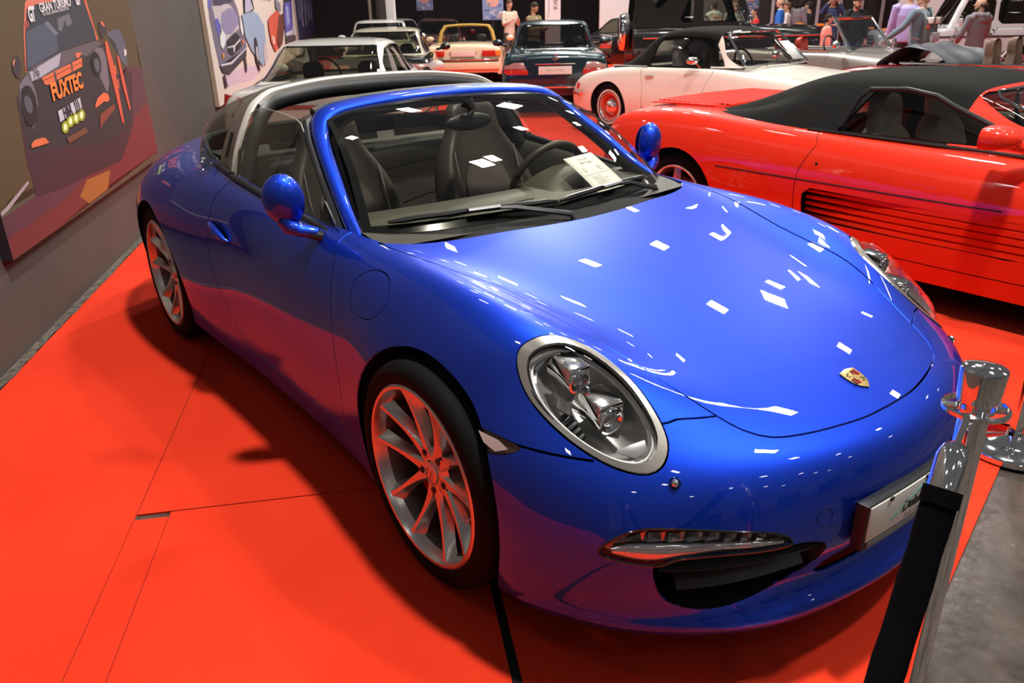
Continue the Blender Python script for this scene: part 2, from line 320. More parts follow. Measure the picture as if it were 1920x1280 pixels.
ART_RACE=[
('haze', (0.085, 0.06, 0.025), [(0.929, 1.655), (3.474, 1.726), (3.315, 1.294), (3.581, 1.155), (3.51, 0.917), (3.372, 0.57), (3.1, 0.553), (1.293, 0.722), (0.483, 0.751), (0.318, 0.702)]) ,
('road', (0.1, 0.035, 0.05), [(2.955, 1.224), (3.242, 1.2), (3.581, 1.155), (3.477, 0.825), (3.348, 0.515), (2.1, 0.531), (0.326, 0.446), (0.302, 0.678), (0.744, 0.698), (2.223, 0.696)]) ,
('road_glow', (0.16, 0.03, 0.03), [(2.796, 0.845), (3.399, 0.927), (3.337, 0.526), (1.825, 0.52), (0.326, 0.446), (0.319, 0.582), (1.209, 0.601)]) ,
('line_mark', (0.4, 0.3, 0.33), [(0.321, 0.707), (0.409, 0.721), (0.725, 0.787), (0.734, 0.773), (0.423, 0.701), (0.308, 0.688)]) ,
('reflection', (0.35, 0.13, 0.03), [(1.568, 0.63), (2.045, 0.605), (1.916, 0.502), (1.516, 0.493), (1.389, 0.564)]) ,
('car_shadow', (0.05, 0.022, 0.03), [(0.838, 1.188), (3.05, 1.176), (2.802, 0.81), (2.341, 0.62), (1.174, 0.663), (0.786, 0.689), (0.768, 0.875), (0.823, 1.075)]) ,
('rear_wing_car', (0.1, 0.11, 0.15), [(2.602, 1.452), (2.809, 1.481), (2.953, 1.471), (3.029, 1.363), (2.958, 1.207), (2.826, 1.263), (2.773, 1.394)]) ,
('white_lamp', (0.7, 0.65, 0.65), [(2.963, 1.34), (3.02, 1.33), (2.995, 1.297), (2.936, 1.291)]) ,
('body_dark', (0.03, 0.028, 0.032), [(0.935, 1.256), (1.041, 1.29), (2.351, 1.419), (2.538, 1.384), (2.633, 1.303), (2.65, 1.11), (2.786, 0.855), (2.552, 0.798), (2.016, 0.781), (1.08, 0.901), (0.922, 0.894), (0.835, 0.931), (0.833, 1.032), (0.849, 1.159)]) ,
('hood_grey', (0.11, 0.095, 0.11), [(1.049, 1.29), (1.122, 1.315), (1.626, 1.375), (2.349, 1.415), (2.464, 1.394), (2.182, 1.357), (2.087, 1.325), (2.028, 1.341), (1.248, 1.254), (1.092, 1.246), (0.956, 1.231)]) ,
('fender', (0.16, 0.145, 0.17), [(0.92, 1.245), (1.038, 1.284), (1.092, 1.246), (1.108, 1.196), (1.101, 1.136), (1.032, 1.057), (0.956, 1.017), (0.858, 1.082), (0.877, 1.168)]) ,
('fender', (0.16, 0.145, 0.17), [(2.143, 1.337), (2.32, 1.375), (2.442, 1.364), (2.483, 1.309), (2.417, 1.127), (2.34, 1.078), (2.258, 1.183), (2.282, 1.287), (2.137, 1.294)]) ,
('roof_orange', (0.62, 0.17, 0.11), [(1.26, 1.641), (1.388, 1.668), (2.254, 1.692), (2.279, 1.678), (2.217, 1.673), (2.042, 1.679), (1.416, 1.633), (1.254, 1.6), (1.155, 1.49), (1.05, 1.295), (1.033, 1.296), (1.139, 1.49)]) ,
('roof_orange', (0.68, 0.14, 0.06), [(2.254, 1.692), (2.29, 1.693), (2.382, 1.425), (2.344, 1.415), (2.3, 1.522), (2.275, 1.622)]) ,
('windscreen', (0.035, 0.045, 0.06), [(1.262, 1.601), (1.414, 1.63), (2.04, 1.676), (2.227, 1.67), (2.275, 1.622), (2.343, 1.478), (2.341, 1.423), (1.628, 1.379), (1.122, 1.315), (1.06, 1.307), (1.154, 1.473)]) ,
('glass_glow', (0.07, 0.09, 0.13), [(1.173, 1.49), (1.339, 1.518), (1.505, 1.53), (1.61, 1.466), (1.592, 1.383), (1.141, 1.32), (1.075, 1.318)]) ,
('glass_glow', (0.13, 0.14, 0.17), [(1.69, 1.555), (1.911, 1.583), (1.938, 1.529), (1.84, 1.51), (1.805, 1.549), (1.72, 1.484), (1.666, 1.491)]) ,
('seat_light', (0.14, 0.17, 0.22), [(1.464, 1.536), (1.531, 1.542), (1.653, 1.472), (1.589, 1.463)]) ,
('door_patch', (0.3, 0.06, 0.05), [(1.185, 1.536), (1.247, 1.548), (1.232, 1.519), (1.168, 1.502)]) ,
('number_plate_white', (0.42, 0.4, 0.48), [(1.083, 1.294), (1.621, 1.369), (1.536, 1.301), (1.235, 1.261), (1.094, 1.248)]) ,
('orange_grille', (0.72, 0.16, 0.06), [(1.234, 1.255), (1.971, 1.326), (1.94, 1.274), (1.572, 1.24), (1.29, 1.212), (1.253, 1.222)]) ,
('grille_bar', (0.07, 0.06, 0.07), [(1.422, 1.268), (1.463, 1.273), (1.455, 1.225), (1.419, 1.223)]) ,
('grille_bar', (0.07, 0.06, 0.07), [(1.743, 1.311), (1.776, 1.315), (1.752, 1.257), (1.724, 1.254)]) ,
('mesh_line', (0.3, 0.06, 0.04), [(1.239, 1.241), (1.944, 1.302), (1.944, 1.297), (1.242, 1.236)]) ,
('orange_flame', (0.75, 0.17, 0.07), [(1.867, 1.361), (1.914, 1.356), (1.989, 1.357), (1.948, 1.341), (1.904, 1.325), (1.866, 1.328)]) ,
('mirror', (0.04, 0.035, 0.04), [(0.892, 1.349), (0.933, 1.378), (0.979, 1.381), (1.0, 1.356), (0.985, 1.311), (0.938, 1.273), (0.899, 1.281), (0.878, 1.316)]) ,
('mirror_orange', (0.55, 0.2, 0.12), [(0.895, 1.349), (0.931, 1.37), (0.941, 1.364), (0.9, 1.332)]) ,
('mirror', (0.04, 0.035, 0.04), [(2.457, 1.521), (2.531, 1.54), (2.603, 1.528), (2.624, 1.482), (2.55, 1.437), (2.459, 1.424), (2.434, 1.462)]) ,
('mirror_orange', (0.7, 0.16, 0.07), [(2.499, 1.532), (2.553, 1.535), (2.594, 1.498), (2.556, 1.502)]) ,
('tyre', (0.012, 0.012, 0.015), [(0.927, 1.222), (0.989, 1.235), (1.046, 1.225), (1.081, 1.18), (1.074, 1.12), (1.028, 1.052), (0.949, 1.03), (0.883, 1.05), (0.862, 1.1), (0.884, 1.167)]) ,
('wheel_grey', (0.09, 0.09, 0.12), [(0.931, 1.181), (0.98, 1.185), (1.012, 1.162), (1.015, 1.126), (0.986, 1.099), (0.948, 1.096), (0.92, 1.117), (0.917, 1.153)]) ,
('tyre', (0.012, 0.012, 0.015), [(2.155, 1.336), (2.242, 1.355), (2.313, 1.331), (2.332, 1.285), (2.294, 1.226), (2.214, 1.194), (2.133, 1.221), (2.122, 1.28)]) ,
('wheel_grey', (0.1, 0.1, 0.13), [(2.197, 1.302), (2.26, 1.31), (2.294, 1.287), (2.285, 1.25), (2.232, 1.219), (2.191, 1.232), (2.178, 1.266)]) ,
('side_orange', (0.6, 0.1, 0.05), [(2.514, 1.408), (2.565, 1.403), (2.61, 1.272), (2.599, 1.081), (2.572, 0.845), (2.527, 0.859), (2.509, 1.04), (2.494, 1.231), (2.492, 1.339)]) ,
('side_orange', (0.6, 0.1, 0.05), [(2.724, 1.308), (2.776, 1.297), (2.796, 1.099), (2.805, 0.921), (2.763, 0.921), (2.719, 1.121)]) ,
('side_mark', (0.65, 0.13, 0.06), [(2.587, 1.242), (2.646, 1.243), (2.631, 1.184), (2.583, 1.179)]) ,
('side_mark', (0.5, 0.1, 0.05), [(2.575, 1.147), (2.651, 1.15), (2.633, 1.087), (2.571, 1.083)]) ,
('corner_orange', (0.72, 0.16, 0.06), [(2.023, 1.034), (2.097, 1.068), (2.256, 1.091), (2.335, 1.071), (2.344, 1.039), (2.287, 1.024), (2.215, 1.035), (2.012, 1.012)]) ,
('corner_orange', (0.72, 0.16, 0.06), [(0.871, 0.95), (0.921, 0.964), (1.034, 0.961), (1.079, 0.952), (1.109, 0.923), (0.945, 0.927), (0.86, 0.932)]) ,
('faint_script', (0.22, 0.05, 0.03), [(2.073, 0.965), (2.422, 1.0), (2.426, 0.968), (2.294, 0.941), (2.109, 0.908), (2.012, 0.881)]) ,
('faint_script', (0.16, 0.06, 0.03), [(1.385, 0.911), (1.757, 0.927), (1.754, 0.891), (1.4, 0.876)]) ,
('plate', (0.55, 0.55, 0.62), [(1.345, 1.065), (1.758, 1.103), (1.753, 1.043), (1.342, 1.005)]) ,
('lamp_glow', (0.3, 0.38, 0.02), [(1.46, 0.963), (1.444, 0.949), (1.42, 0.94), (1.393, 0.937), (1.367, 0.94), (1.348, 0.949), (1.34, 0.962), (1.344, 0.977), (1.359, 0.99), (1.382, 0.999), (1.41, 1.003), (1.436, 1.0), (1.455, 0.991), (1.464, 0.978)]) ,
('lamp_core', (0.95, 0.95, 0.55), [(1.429, 0.967), (1.418, 0.957), (1.403, 0.951), (1.388, 0.95), (1.376, 0.954), (1.371, 0.963), (1.374, 0.973), (1.384, 0.982), (1.399, 0.989), (1.415, 0.99), (1.427, 0.985), (1.432, 0.977)]) ,
('lamp_glow', (0.3, 0.38, 0.02), [(1.566, 0.985), (1.55, 0.971), (1.525, 0.961), (1.496, 0.958), (1.469, 0.961), (1.449, 0.97), (1.441, 0.983), (1.445, 0.998), (1.46, 1.012), (1.485, 1.021), (1.513, 1.025), (1.54, 1.022), (1.56, 1.013), (1.57, 1.0)]) ,
('lamp_core', (0.95, 0.95, 0.55), [(1.533, 0.988), (1.522, 0.979), (1.507, 0.972), (1.49, 0.971), (1.478, 0.976), (1.473, 0.984), (1.476, 0.995), (1.487, 1.004), (1.502, 1.01), (1.518, 1.012), (1.531, 1.007), (1.536, 0.999)]) ,
('lamp_glow', (0.3, 0.38, 0.02), [(1.672, 0.99), (1.655, 0.976), (1.629, 0.966), (1.6, 0.963), (1.572, 0.966), (1.551, 0.975), (1.542, 0.989), (1.546, 1.004), (1.562, 1.018), (1.587, 1.027), (1.617, 1.031), (1.645, 1.028), (1.666, 1.019), (1.676, 1.005)]) ,
('lamp_core', (0.95, 0.95, 0.55), [(1.638, 0.994), (1.627, 0.984), (1.611, 0.978), (1.594, 0.976), (1.581, 0.981), (1.576, 0.99), (1.579, 1.0), (1.59, 1.01), (1.606, 1.016), (1.623, 1.018), (1.636, 1.013), (1.641, 1.005)]) ,
('lamp_glow', (0.3, 0.38, 0.02), [(1.779, 0.996), (1.762, 0.982), (1.735, 0.972), (1.703, 0.968), (1.674, 0.972), (1.653, 0.981), (1.643, 0.995), (1.647, 1.01), (1.664, 1.024), (1.69, 1.034), (1.721, 1.038), (1.75, 1.035), (1.772, 1.026), (1.783, 1.012)]) ,
('lamp_core', (0.95, 0.95, 0.55), [(1.743, 1.0), (1.732, 0.99), (1.715, 0.983), (1.697, 0.982), (1.684, 0.987), (1.678, 0.996), (1.682, 1.006), (1.693, 1.016), (1.71, 1.023), (1.727, 1.024), (1.741, 1.02), (1.747, 1.011)]) ,
]
ART_CARS=[
('pink_wash', (0.62, 0.47, 0.56), [(7.162, 0.852), (7.882, 0.859), (9.274, 0.865), (10.648, 0.792), (10.815, 0.681), (9.887, 0.625), (7.199, 0.721)]) ,
('grey_car_body', (0.16, 0.14, 0.2), [(6.89, 1.752), (7.255, 1.831), (8.844, 1.875), (9.25, 1.673), (9.46, 1.456), (9.683, 1.122), (8.824, 0.976), (7.523, 0.867), (6.973, 0.988), (6.854, 1.26), (6.787, 1.531)]) ,
('car_light', (0.5, 0.44, 0.47), [(7.105, 1.674), (7.827, 1.683), (8.13, 1.726), (8.656, 1.694), (9.127, 1.558), (9.159, 1.386), (8.372, 1.328), (7.735, 1.249), (7.55, 1.406), (7.211, 1.471)]) ,
('car_blue', (0.12, 0.1, 0.42), [(7.143, 1.519), (7.394, 1.537), (7.575, 1.43), (7.224, 1.324), (7.153, 1.41)]) ,
('car_blue', (0.14, 0.12, 0.45), [(6.876, 1.751), (7.073, 1.756), (6.949, 1.648), (6.794, 1.635)]) ,
('windshield', (0.06, 0.05, 0.09), [(7.27, 1.807), (8.829, 1.861), (8.865, 1.752), (8.3, 1.716), (7.67, 1.694), (7.257, 1.676)]) ,
('hood_violet', (0.26, 0.22, 0.38), [(7.738, 1.594), (8.433, 1.665), (8.991, 1.629), (9.128, 1.458), (8.386, 1.341), (7.739, 1.339), (7.612, 1.468)]) ,
('grille', (0.025, 0.02, 0.03), [(7.791, 1.26), (8.688, 1.343), (9.052, 1.287), (9.06, 1.141), (8.09, 1.058), (7.779, 1.117)]) ,
('grille_star', (0.6, 0.58, 0.6), [(7.757, 1.183), (8.424, 1.189), (9.042, 1.258), (9.055, 1.229), (8.452, 1.168), (8.345, 1.095), (8.25, 1.099), (8.281, 1.166), (7.787, 1.169)]) ,
('headlamp', (0.7, 0.68, 0.72), [(7.303, 1.322), (7.585, 1.399), (7.756, 1.339), (7.679, 1.237), (7.414, 1.169), (7.246, 1.224)]) ,
('headlamp', (0.7, 0.68, 0.72), [(9.283, 1.501), (9.467, 1.515), (9.526, 1.411), (9.471, 1.308), (9.308, 1.296), (9.229, 1.4)]) ,
('indicator', (0.75, 0.25, 0.05), [(7.285, 1.123), (7.436, 1.124), (7.409, 1.08), (7.269, 1.058)]) ,
('indicator', (0.75, 0.2, 0.08), [(9.223, 1.239), (9.39, 1.235), (9.349, 1.177), (9.207, 1.174)]) ,
('bumper', (0.05, 0.04, 0.05), [(6.947, 1.002), (7.637, 0.979), (9.145, 1.065), (9.532, 1.096), (9.418, 0.994), (7.601, 0.856), (7.093, 0.906)]) ,
('bumper_shine', (0.6, 0.55, 0.65), [(7.034, 1.01), (7.836, 0.995), (9.161, 1.079), (9.49, 1.113), (9.466, 1.091), (7.899, 0.965), (7.048, 0.984)]) ,
('overrider', (0.05, 0.045, 0.05), [(9.099, 1.023), (9.337, 1.028), (9.33, 0.862), (9.193, 0.772), (9.084, 0.801)]) ,
('leg', (0.05, 0.03, 0.05), [(7.069, 0.883), (7.226, 0.873), (7.292, 0.727), (7.076, 0.724)]) ,
('blue_car', (0.3, 0.38, 0.52), [(9.54, 1.581), (11.057, 1.628), (11.592, 1.58), (12.331, 1.384), (12.252, 1.113), (11.983, 0.83), (11.281, 0.74), (10.762, 0.887), (10.106, 1.045), (9.596, 1.261)]) ,
('blue_car_roof', (0.012, 0.012, 0.015), [(9.997, 1.817), (10.38, 1.91), (10.769, 1.912), (11.022, 1.839), (11.168, 1.661), (10.777, 1.626), (9.841, 1.59)]) ,
('blue_car_window', (0.45, 0.42, 0.55), [(10.105, 1.774), (10.513, 1.859), (10.744, 1.833), (11.034, 1.668), (10.366, 1.615), (9.918, 1.605)]) ,
('wheel', (0.03, 0.025, 0.03), [(10.585, 1.223), (10.811, 1.235), (10.927, 1.149), (10.91, 0.948), (10.815, 0.681), (10.642, 0.725), (10.401, 0.887), (10.412, 1.098)]) ,
('wheel_rim', (0.5, 0.45, 0.48), [(10.641, 1.091), (10.85, 1.084), (10.832, 0.883), (10.696, 0.856), (10.561, 0.962)]) ,
('chrome_front', (0.55, 0.45, 0.5), [(11.859, 1.141), (12.248, 1.039), (12.185, 0.821), (11.611, 0.74), (11.584, 0.92)]) ,
('red_car', (0.62, 0.1, 0.06), [(13.097, 1.49), (13.681, 1.566), (15.122, 1.674), (15.607, 1.591), (14.92, 1.359), (14.329, 1.18), (14.164, 0.896), (13.615, 0.896), (13.083, 1.109), (12.998, 1.34)]) ,
('red_car_dark', (0.16, 0.05, 0.03), [(15.332, 1.569), (16.384, 1.594), (16.428, 1.344), (15.373, 0.984), (14.536, 0.914), (14.329, 1.18)]) ,
('red_car_screen', (0.25, 0.22, 0.28), [(15.02, 1.902), (16.029, 1.802), (15.953, 1.658), (15.392, 1.612), (14.86, 1.734)]) ,
('red_car_light', (0.75, 0.5, 0.42), [(13.301, 1.201), (13.774, 1.171), (13.797, 1.03), (13.394, 1.042)]) ,
('violet_car', (0.16, 0.13, 0.45), [(16.996, 1.827), (19.47, 1.914), (18.876, 1.32), (18.264, 1.15), (16.469, 1.183), (16.557, 1.526)]) ,
('violet_roof', (0.05, 0.05, 0.08), [(17.256, 2.062), (19.446, 2.118), (19.47, 1.914), (17.14, 1.829)]) ,
('violet_bumper', (0.6, 0.58, 0.7), [(16.415, 1.184), (19.458, 1.235), (19.112, 1.135), (17.558, 1.114), (16.507, 1.113)]) ,
('violet_bottom', (0.1, 0.07, 0.08), [(16.37, 1.116), (19.385, 1.077), (19.176, 0.95), (16.275, 0.957)]) ,
('violet_shine', (0.4, 0.4, 0.75), [(17.327, 1.761), (17.934, 1.768), (17.845, 1.403), (17.098, 1.314)]) ,
]
# =====================================================================
#  hall: floor, carpets, walls, lamps
# =====================================================================
W0=Vector((-2.444,-1.727,0)); WD=Vector((-.8882,.4595,0)); WN=Vector((.4595,.8882,0))   # wall line, direction away, normal into the hall
def wall_m(s,z,off): return W0+WD*s+WN*off+Vector((0,0,z))
WALL_M=Matrix(((WD.x,0,WN.x,0),(WD.y,0,WN.y,0),(0,1,0,0),(0,0,0,1)))
def struct(name,mb,m,**k): o=mb.build(name,m,**k); o['kind']='structure'; return o
# floor -------------------------------------------------------------
FL=mat('scuffed_concrete_floor',(.105,.088,.078),.22)
nt=FL.node_tree; b=nt.nodes['Principled BSDF']; tc=nt.nodes.new('ShaderNodeTexCoord')
n1=nt.nodes.new('ShaderNodeTexNoise'); n1.inputs['Scale'].default_value=3.5; n1.inputs['Detail'].default_value=9; n1.inputs['Roughness'].default_value=.65
n2=nt.nodes.new('ShaderNodeTexNoise'); n2.inputs['Scale'].default_value=26; n2.inputs['Detail'].default_value=8
wv=nt.nodes.new('ShaderNodeTexVoronoi'); wv.feature='DISTANCE_TO_EDGE'; wv.inputs['Scale'].default_value=5
mp=nt.nodes.new('ShaderNodeMapping'); mp.inputs['Scale'].default_value=(1,7,1); mp.inputs['Rotation'].default_value=(0,0,.7)
n3=nt.nodes.new('ShaderNodeTexNoise'); n3.inputs['Scale'].default_value=14; n3.inputs['Detail'].default_value=3; n3.inputs['Distortion'].default_value=1.5
nt.links.new(tc.outputs['Object'],n1.inputs[0]); nt.links.new(tc.outputs['Object'],n2.inputs[0]); nt.links.new(tc.outputs['Object'],mp.inputs[0]); nt.links.new(mp.outputs[0],n3.inputs[0])
r1=nt.nodes.new('ShaderNodeValToRGB'); r1.color_ramp.elements[0].position=.35; r1.color_ramp.elements[0].color=(.032,.023,.019,1); r1.color_ramp.elements[1].position=.7; r1.color_ramp.elements[1].color=(.115,.090,.075,1); nt.links.new(n1.outputs[0],r1.inputs[0])
r2=nt.nodes.new('ShaderNodeValToRGB'); r2.color_ramp.elements[0].position=.66; r2.color_ramp.elements[0].color=(0,0,0,1); r2.color_ramp.elements[1].position=.74; r2.color_ramp.elements[1].color=(.8,.8,.8,1); nt.links.new(n3.outputs[0],r2.inputs[0])
mx=nt.nodes.new('ShaderNodeMix'); mx.data_type='RGBA'; mx.inputs[7].default_value=(.26,.20,.155,1); nt.links.new(r2.outputs[0],mx.inputs[0]); nt.links.new(r1.outputs[0],mx.inputs[6]); nt.links.new(mx.outputs[2],b.inputs['Base Color'])
rr=nt.nodes.new('ShaderNodeMapRange'); rr.inputs[3].default_value=.08; rr.inputs[4].default_value=.42; nt.links.new(n2.outputs[0],rr.inputs[0]); nt.links.new(rr.outputs[0],b.inputs['Roughness'])
bp=nt.nodes.new('ShaderNodeBump'); bp.inputs['Strength'].default_value=.25; bp.inputs['Distance'].default_value=.004; nt.links.new(n2.outputs[0],bp.inputs['Height']); nt.links.new(bp.outputs[0],b.inputs['Normal'])
g=MB(); g.box((-14,16,-.06),(90,80,.10)); struct('floor',g,FL)
# carpet lengths ------------------------------------------------------
RC=mat('red_event_carpet',(.72,.040,.012),.95,sheen=.03,spec=.1)
nt=RC.node_tree; b=nt.nodes['Principled BSDF']; tc=nt.nodes.new('ShaderNodeTexCoord')
n1=nt.nodes.new('ShaderNodeTexNoise'); n1.inputs['Scale'].default_value=1.3; n1.inputs['Detail'].default_value=6; nt.links.new(tc.outputs['Object'],n1.inputs[0])
r1=nt.nodes.new('ShaderNodeValToRGB'); r1.color_ramp.elements[0].position=.3; r1.color_ramp.elements[0].color=(.72,.036,.012,1); r1.color_ramp.elements[1].position=.7; r1.color_ramp.elements[1].color=(.84,.046,.016,1); nt.links.new(n1.outputs[0],r1.inputs[0]); nt.links.new(r1.outputs[0],b.inputs['Base Color'])
n2=nt.nodes.new('ShaderNodeTexNoise'); n2.inputs['Scale'].default_value=700; n2.inputs['Detail'].default_value=2; nt.links.new(tc.outputs['Object'],n2.inputs[0])
bp=nt.nodes.new('ShaderNodeBump'); bp.inputs['Strength'].default_value=.5; bp.inputs['Distance'].default_value=.002; nt.links.new(n2.outputs[0],bp.inputs['Height']); nt.links.new(bp.outputs[0],b.inputs['Normal'])
def sdp(s,dd): p=W0+WD*s+WN*dd; return (p.x,p.y)
def clip(poly,nx,ny,c):
    out=[]
    for a,b_ in zip(poly,poly[1:]+poly[:1]):
        fa=nx*a[0]+ny*a[1]-c; fb=nx*b_[0]+ny*b_[1]-c
        if fa<=0: out.append(a)
        if (fa<=0)!=(fb<=0): t=fa/(fa-fb); out.append((a[0]+(b_[0]-a[0])*t,a[1]+(b_[1]-a[1])*t))
    return out
def carpet(s0,s1,d0,d1,label,dskew=0):
    poly=[sdp(s0,d0),sdp(s0,d1),sdp(s1,d1+dskew),sdp(s1,d0+dskew)]
    poly=clip(poly,1,.235,1.042)
    if len(poly)<3: return
    me=MB(); me.prism(poly,.008,Matrix.Translation((0,0,-.010))); o=me.build('carpet_runner',RC); tag(o,label,'carpet',None)
sT=(Vector((-.834,-1.412,0))-W0).dot(WD)
carpet(-6,40,.05,.918,'red carpet length running along the foot of the dark wall')
carpet(sT+.003,40,.922,2.046,'red carpet length under the blue car, beyond the cross seam')
carpet(-6,sT-.003,1.032,2.040,'red carpet piece in the foreground, nearer than the cross seam')
carpet(-6,sT-.03,.921,1.029,'narrow red carpet offcut between the foreground piece and the wall length')
carpet(-6,40,2.066,4.06,'red carpet length beyond the wide black gap, under the front of the blue car')
for k in range(10):
    carpet(-9,44,4.064+k*2,4.064+k*2+1.996,['red carpet length between the blue car and the low red sports car','red carpet length under the low red sports car','red carpet length crossing behind the low red sports car','red carpet length under the cream convertible','red carpet length just beyond the cream convertible','red carpet length in front of the dark saloon','red carpet length under the black off-roader','red carpet length past the black off-roader','red carpet length near the standing visitors','farthest red carpet length in the hall'][k])
q=[sdp(-6,2.043),sdp(-6,2.064),sdp(3.5,2.064),sdp(3.5,2.043)]; g=MB(); g.prism(q,.0035,Matrix.Translation((0,0,-.0095))); tag(g.build('gap_strip',mat('gap_strip',(.006,.006,.006),.6)),'black tape line in the open gap between two red carpet lengths','tape')  # black strip added to make the open carpet gap dark
# dirt strip at wall foot
g=MB(); V=[];F=[]; r_=random.Random(5); n=120
for k in range(n+1):
    s=-1.5+k*.08; V+= [wall_m(s,.0015,.0),wall_m(s,.0015,.050+r_.uniform(-.006,.008)),]
for k in range(n): F.append((2*k,2*k+1,2*k+3,2*k+2))
g.add(V,F); struct('trim_1',g,noise_bump(mat('dusty_edge',(.16,.13,.10),.8),60,.6,.01,col2=(.05,.042,.036),fac_scale=25))
for k,(s,l) in enumerate(((.45,.03),(1.1,.05),(1.45,.09),(2.0,.04),(2.62,.05),(2.72,.03),(.12,.04))):
    g=MB(); pts=[(0,0),(l*.5,.006),(l,.002),(l*.9,-.008),(l*.3,-.010)]; p=wall_m(s,.001,.022)
    g.prism(pts,.003,basis(p,WD,WN)); o=g.build('plaster_chip',mat('plaster_chip',(.75,.72,.66),.8)); tag(o,'small white plaster chip lying in the dusty strip at the foot of the dark wall','debris','plaster chips along the wall foot')
BOOTH=mat('dark_booth_panel',(.05,.05,.06),.7)
# walls ---------------------------------------------------------------
WM=noise_bump(mat('dark_painted_wall',(.082,.072,.062),.75),220,.35,.002,col2=(.070,.061,.053),fac_scale=1.2)
g=MB(); P=[wall_m(-6,0,0),wall_m(38,0,0),wall_m(38,0,-.2),wall_m(-6,0,-.2)]; g.prism([(p.x,p.y) for p in P],3.0); struct('wall_left',g,WM)
HW=mat('pale_hall_wall',(.72,.72,.74),.8)
g=MB(); P=[wall_m(-26,0,-6),wall_m(45,0,-6),wall_m(45,0,-6.3),wall_m(-26,0,-6.3)]; g.prism([(p.x,p.y) for p in P],8.6); struct('wall_hall',g,HW)
for k in range(9):
    g=MB(); q=wall_m(-20+k*6,0,-5.9); g.box((q.x,q.y,4.3),(.35,.35,8.6),(0,0,math.atan2(WD.y,WD.x))); struct('trim_3',g,mat('steel_column',(.12,.12,.14),.5))
g=MB(); g.box((27,4,3.2),(.3,34,6.4)); struct('wall_front',g,HW)
for k in range(5): g=MB(); g.box((26.7,-9+k*6.5,1.6),(.2,3.6,3.2)); struct('trim_4',g,BOOTH)

BW=mat('black_partition',(.020,.018,.020),.8)
BA=wall_m(31.5,0,0); BD=WN
def bw(u,off=0): return BA+BD*u-WD*off
g=MB(); P=[bw(0),bw(17),bw(17,-.25),bw(0,-.25)]; g.prism([(p.x,p.y) for p in P],5.5); struct('wall_back',g,BW)
# helper: ground point under a viewing column at a forward distance D  (layout measured off line, in metres)
DH=Vector((math.cos(YAW),math.sin(YAW),0)); RH=Vector((math.sin(YAW),-math.cos(YAW),0)); C0=Vector((1.6551,-1.8090,0))
def fl(D,L): return C0+DH*D+RH*L     # D metres ahead, L metres to the right
def fp(px,D):   # floor point D metres ahead, under a given column of the picture
    L=(px-960)*D*.921/1461; p=C0+DH*D+RH*L; return p
# ---------- lamps in the hall roof ----------
LM=mat('lamp_face',(1,1,1),.5,emit=(1,.97,.90),es=26); LH=mat('lamp_housing',(.25,.25,.26),.5,.5)
lamps=[(-.2,6.8),(-4.0,9.1),(-6.8,10.4),(-9.0,11.6),(.5,11.6),(-2.0,12.2),(-5.2,13.5),(-7.9,14.9),(-2.9,4.4),(-5.9,7.1),(-8.6,5.2),(1.2,1.2),(-11.5,8.6),(-12.5,13.5),(-10.3,16.5),(-2.0,17),(3.5,9.0),(5.0,3.4),(2.5,15.2),(-5.5,1.6),(5.5,-2.5),(-15,10.5),(-16,15),(8,6)]
lamps+=[(9,1.2),(12.5,-2),(13,3.8),(16.5,.8),(17,6),(12.8,8.5),(21,3),(8,-5.5),(21,9),(-3.5,-7.5),(2.5,-8.5),(-9,-4.5),(-14,-1.5),(-1,-4.5),(9,-10),(15,-7),(-6.0,19.5),(-11,21),(-17,19),(9,12),(-20,12),(-21,17),(3.2,20.5)]
for i,(x,y) in enumerate(lamps):
    t=empty('ceiling_floodlight',(x,y,8.0),R(20),'square white high-bay floodlight hanging from the hall roof','lamp','high-bay floodlights under the roof')
    g=MB(); g.box((0,0,.06),(.46,.46,.10)); g.build('housing',LH,t,bevel=.01)
    g=MB(); g.box((0,0,-.002),(.40,.40,.02)); g.build('lamp_face',LM,t)
    g=MB(); g.tube([(0,0,.1),(0,0,1.2)],.012,6); g.build('cable',LH,t)
TRU=mat('truss_grey',(.22,.22,.23),.5,.4)
for k in range(7):
    g=MB(); o=Vector((-22+k*5,0,9.3)); 
    for dz in (0,.5): g.tube([(o.x,-8,o.z+dz),(o.x,40,o.z+dz)],.05,5)
    for q in range(48): g.tube([(o.x,-8+q,o.z+(.5 if q%2 else 0)),(o.x,-7+q,o.z+(0 if q%2 else .5))],.02,4)
    ob=g.build('ceiling',TRU); ob['kind']='structure'
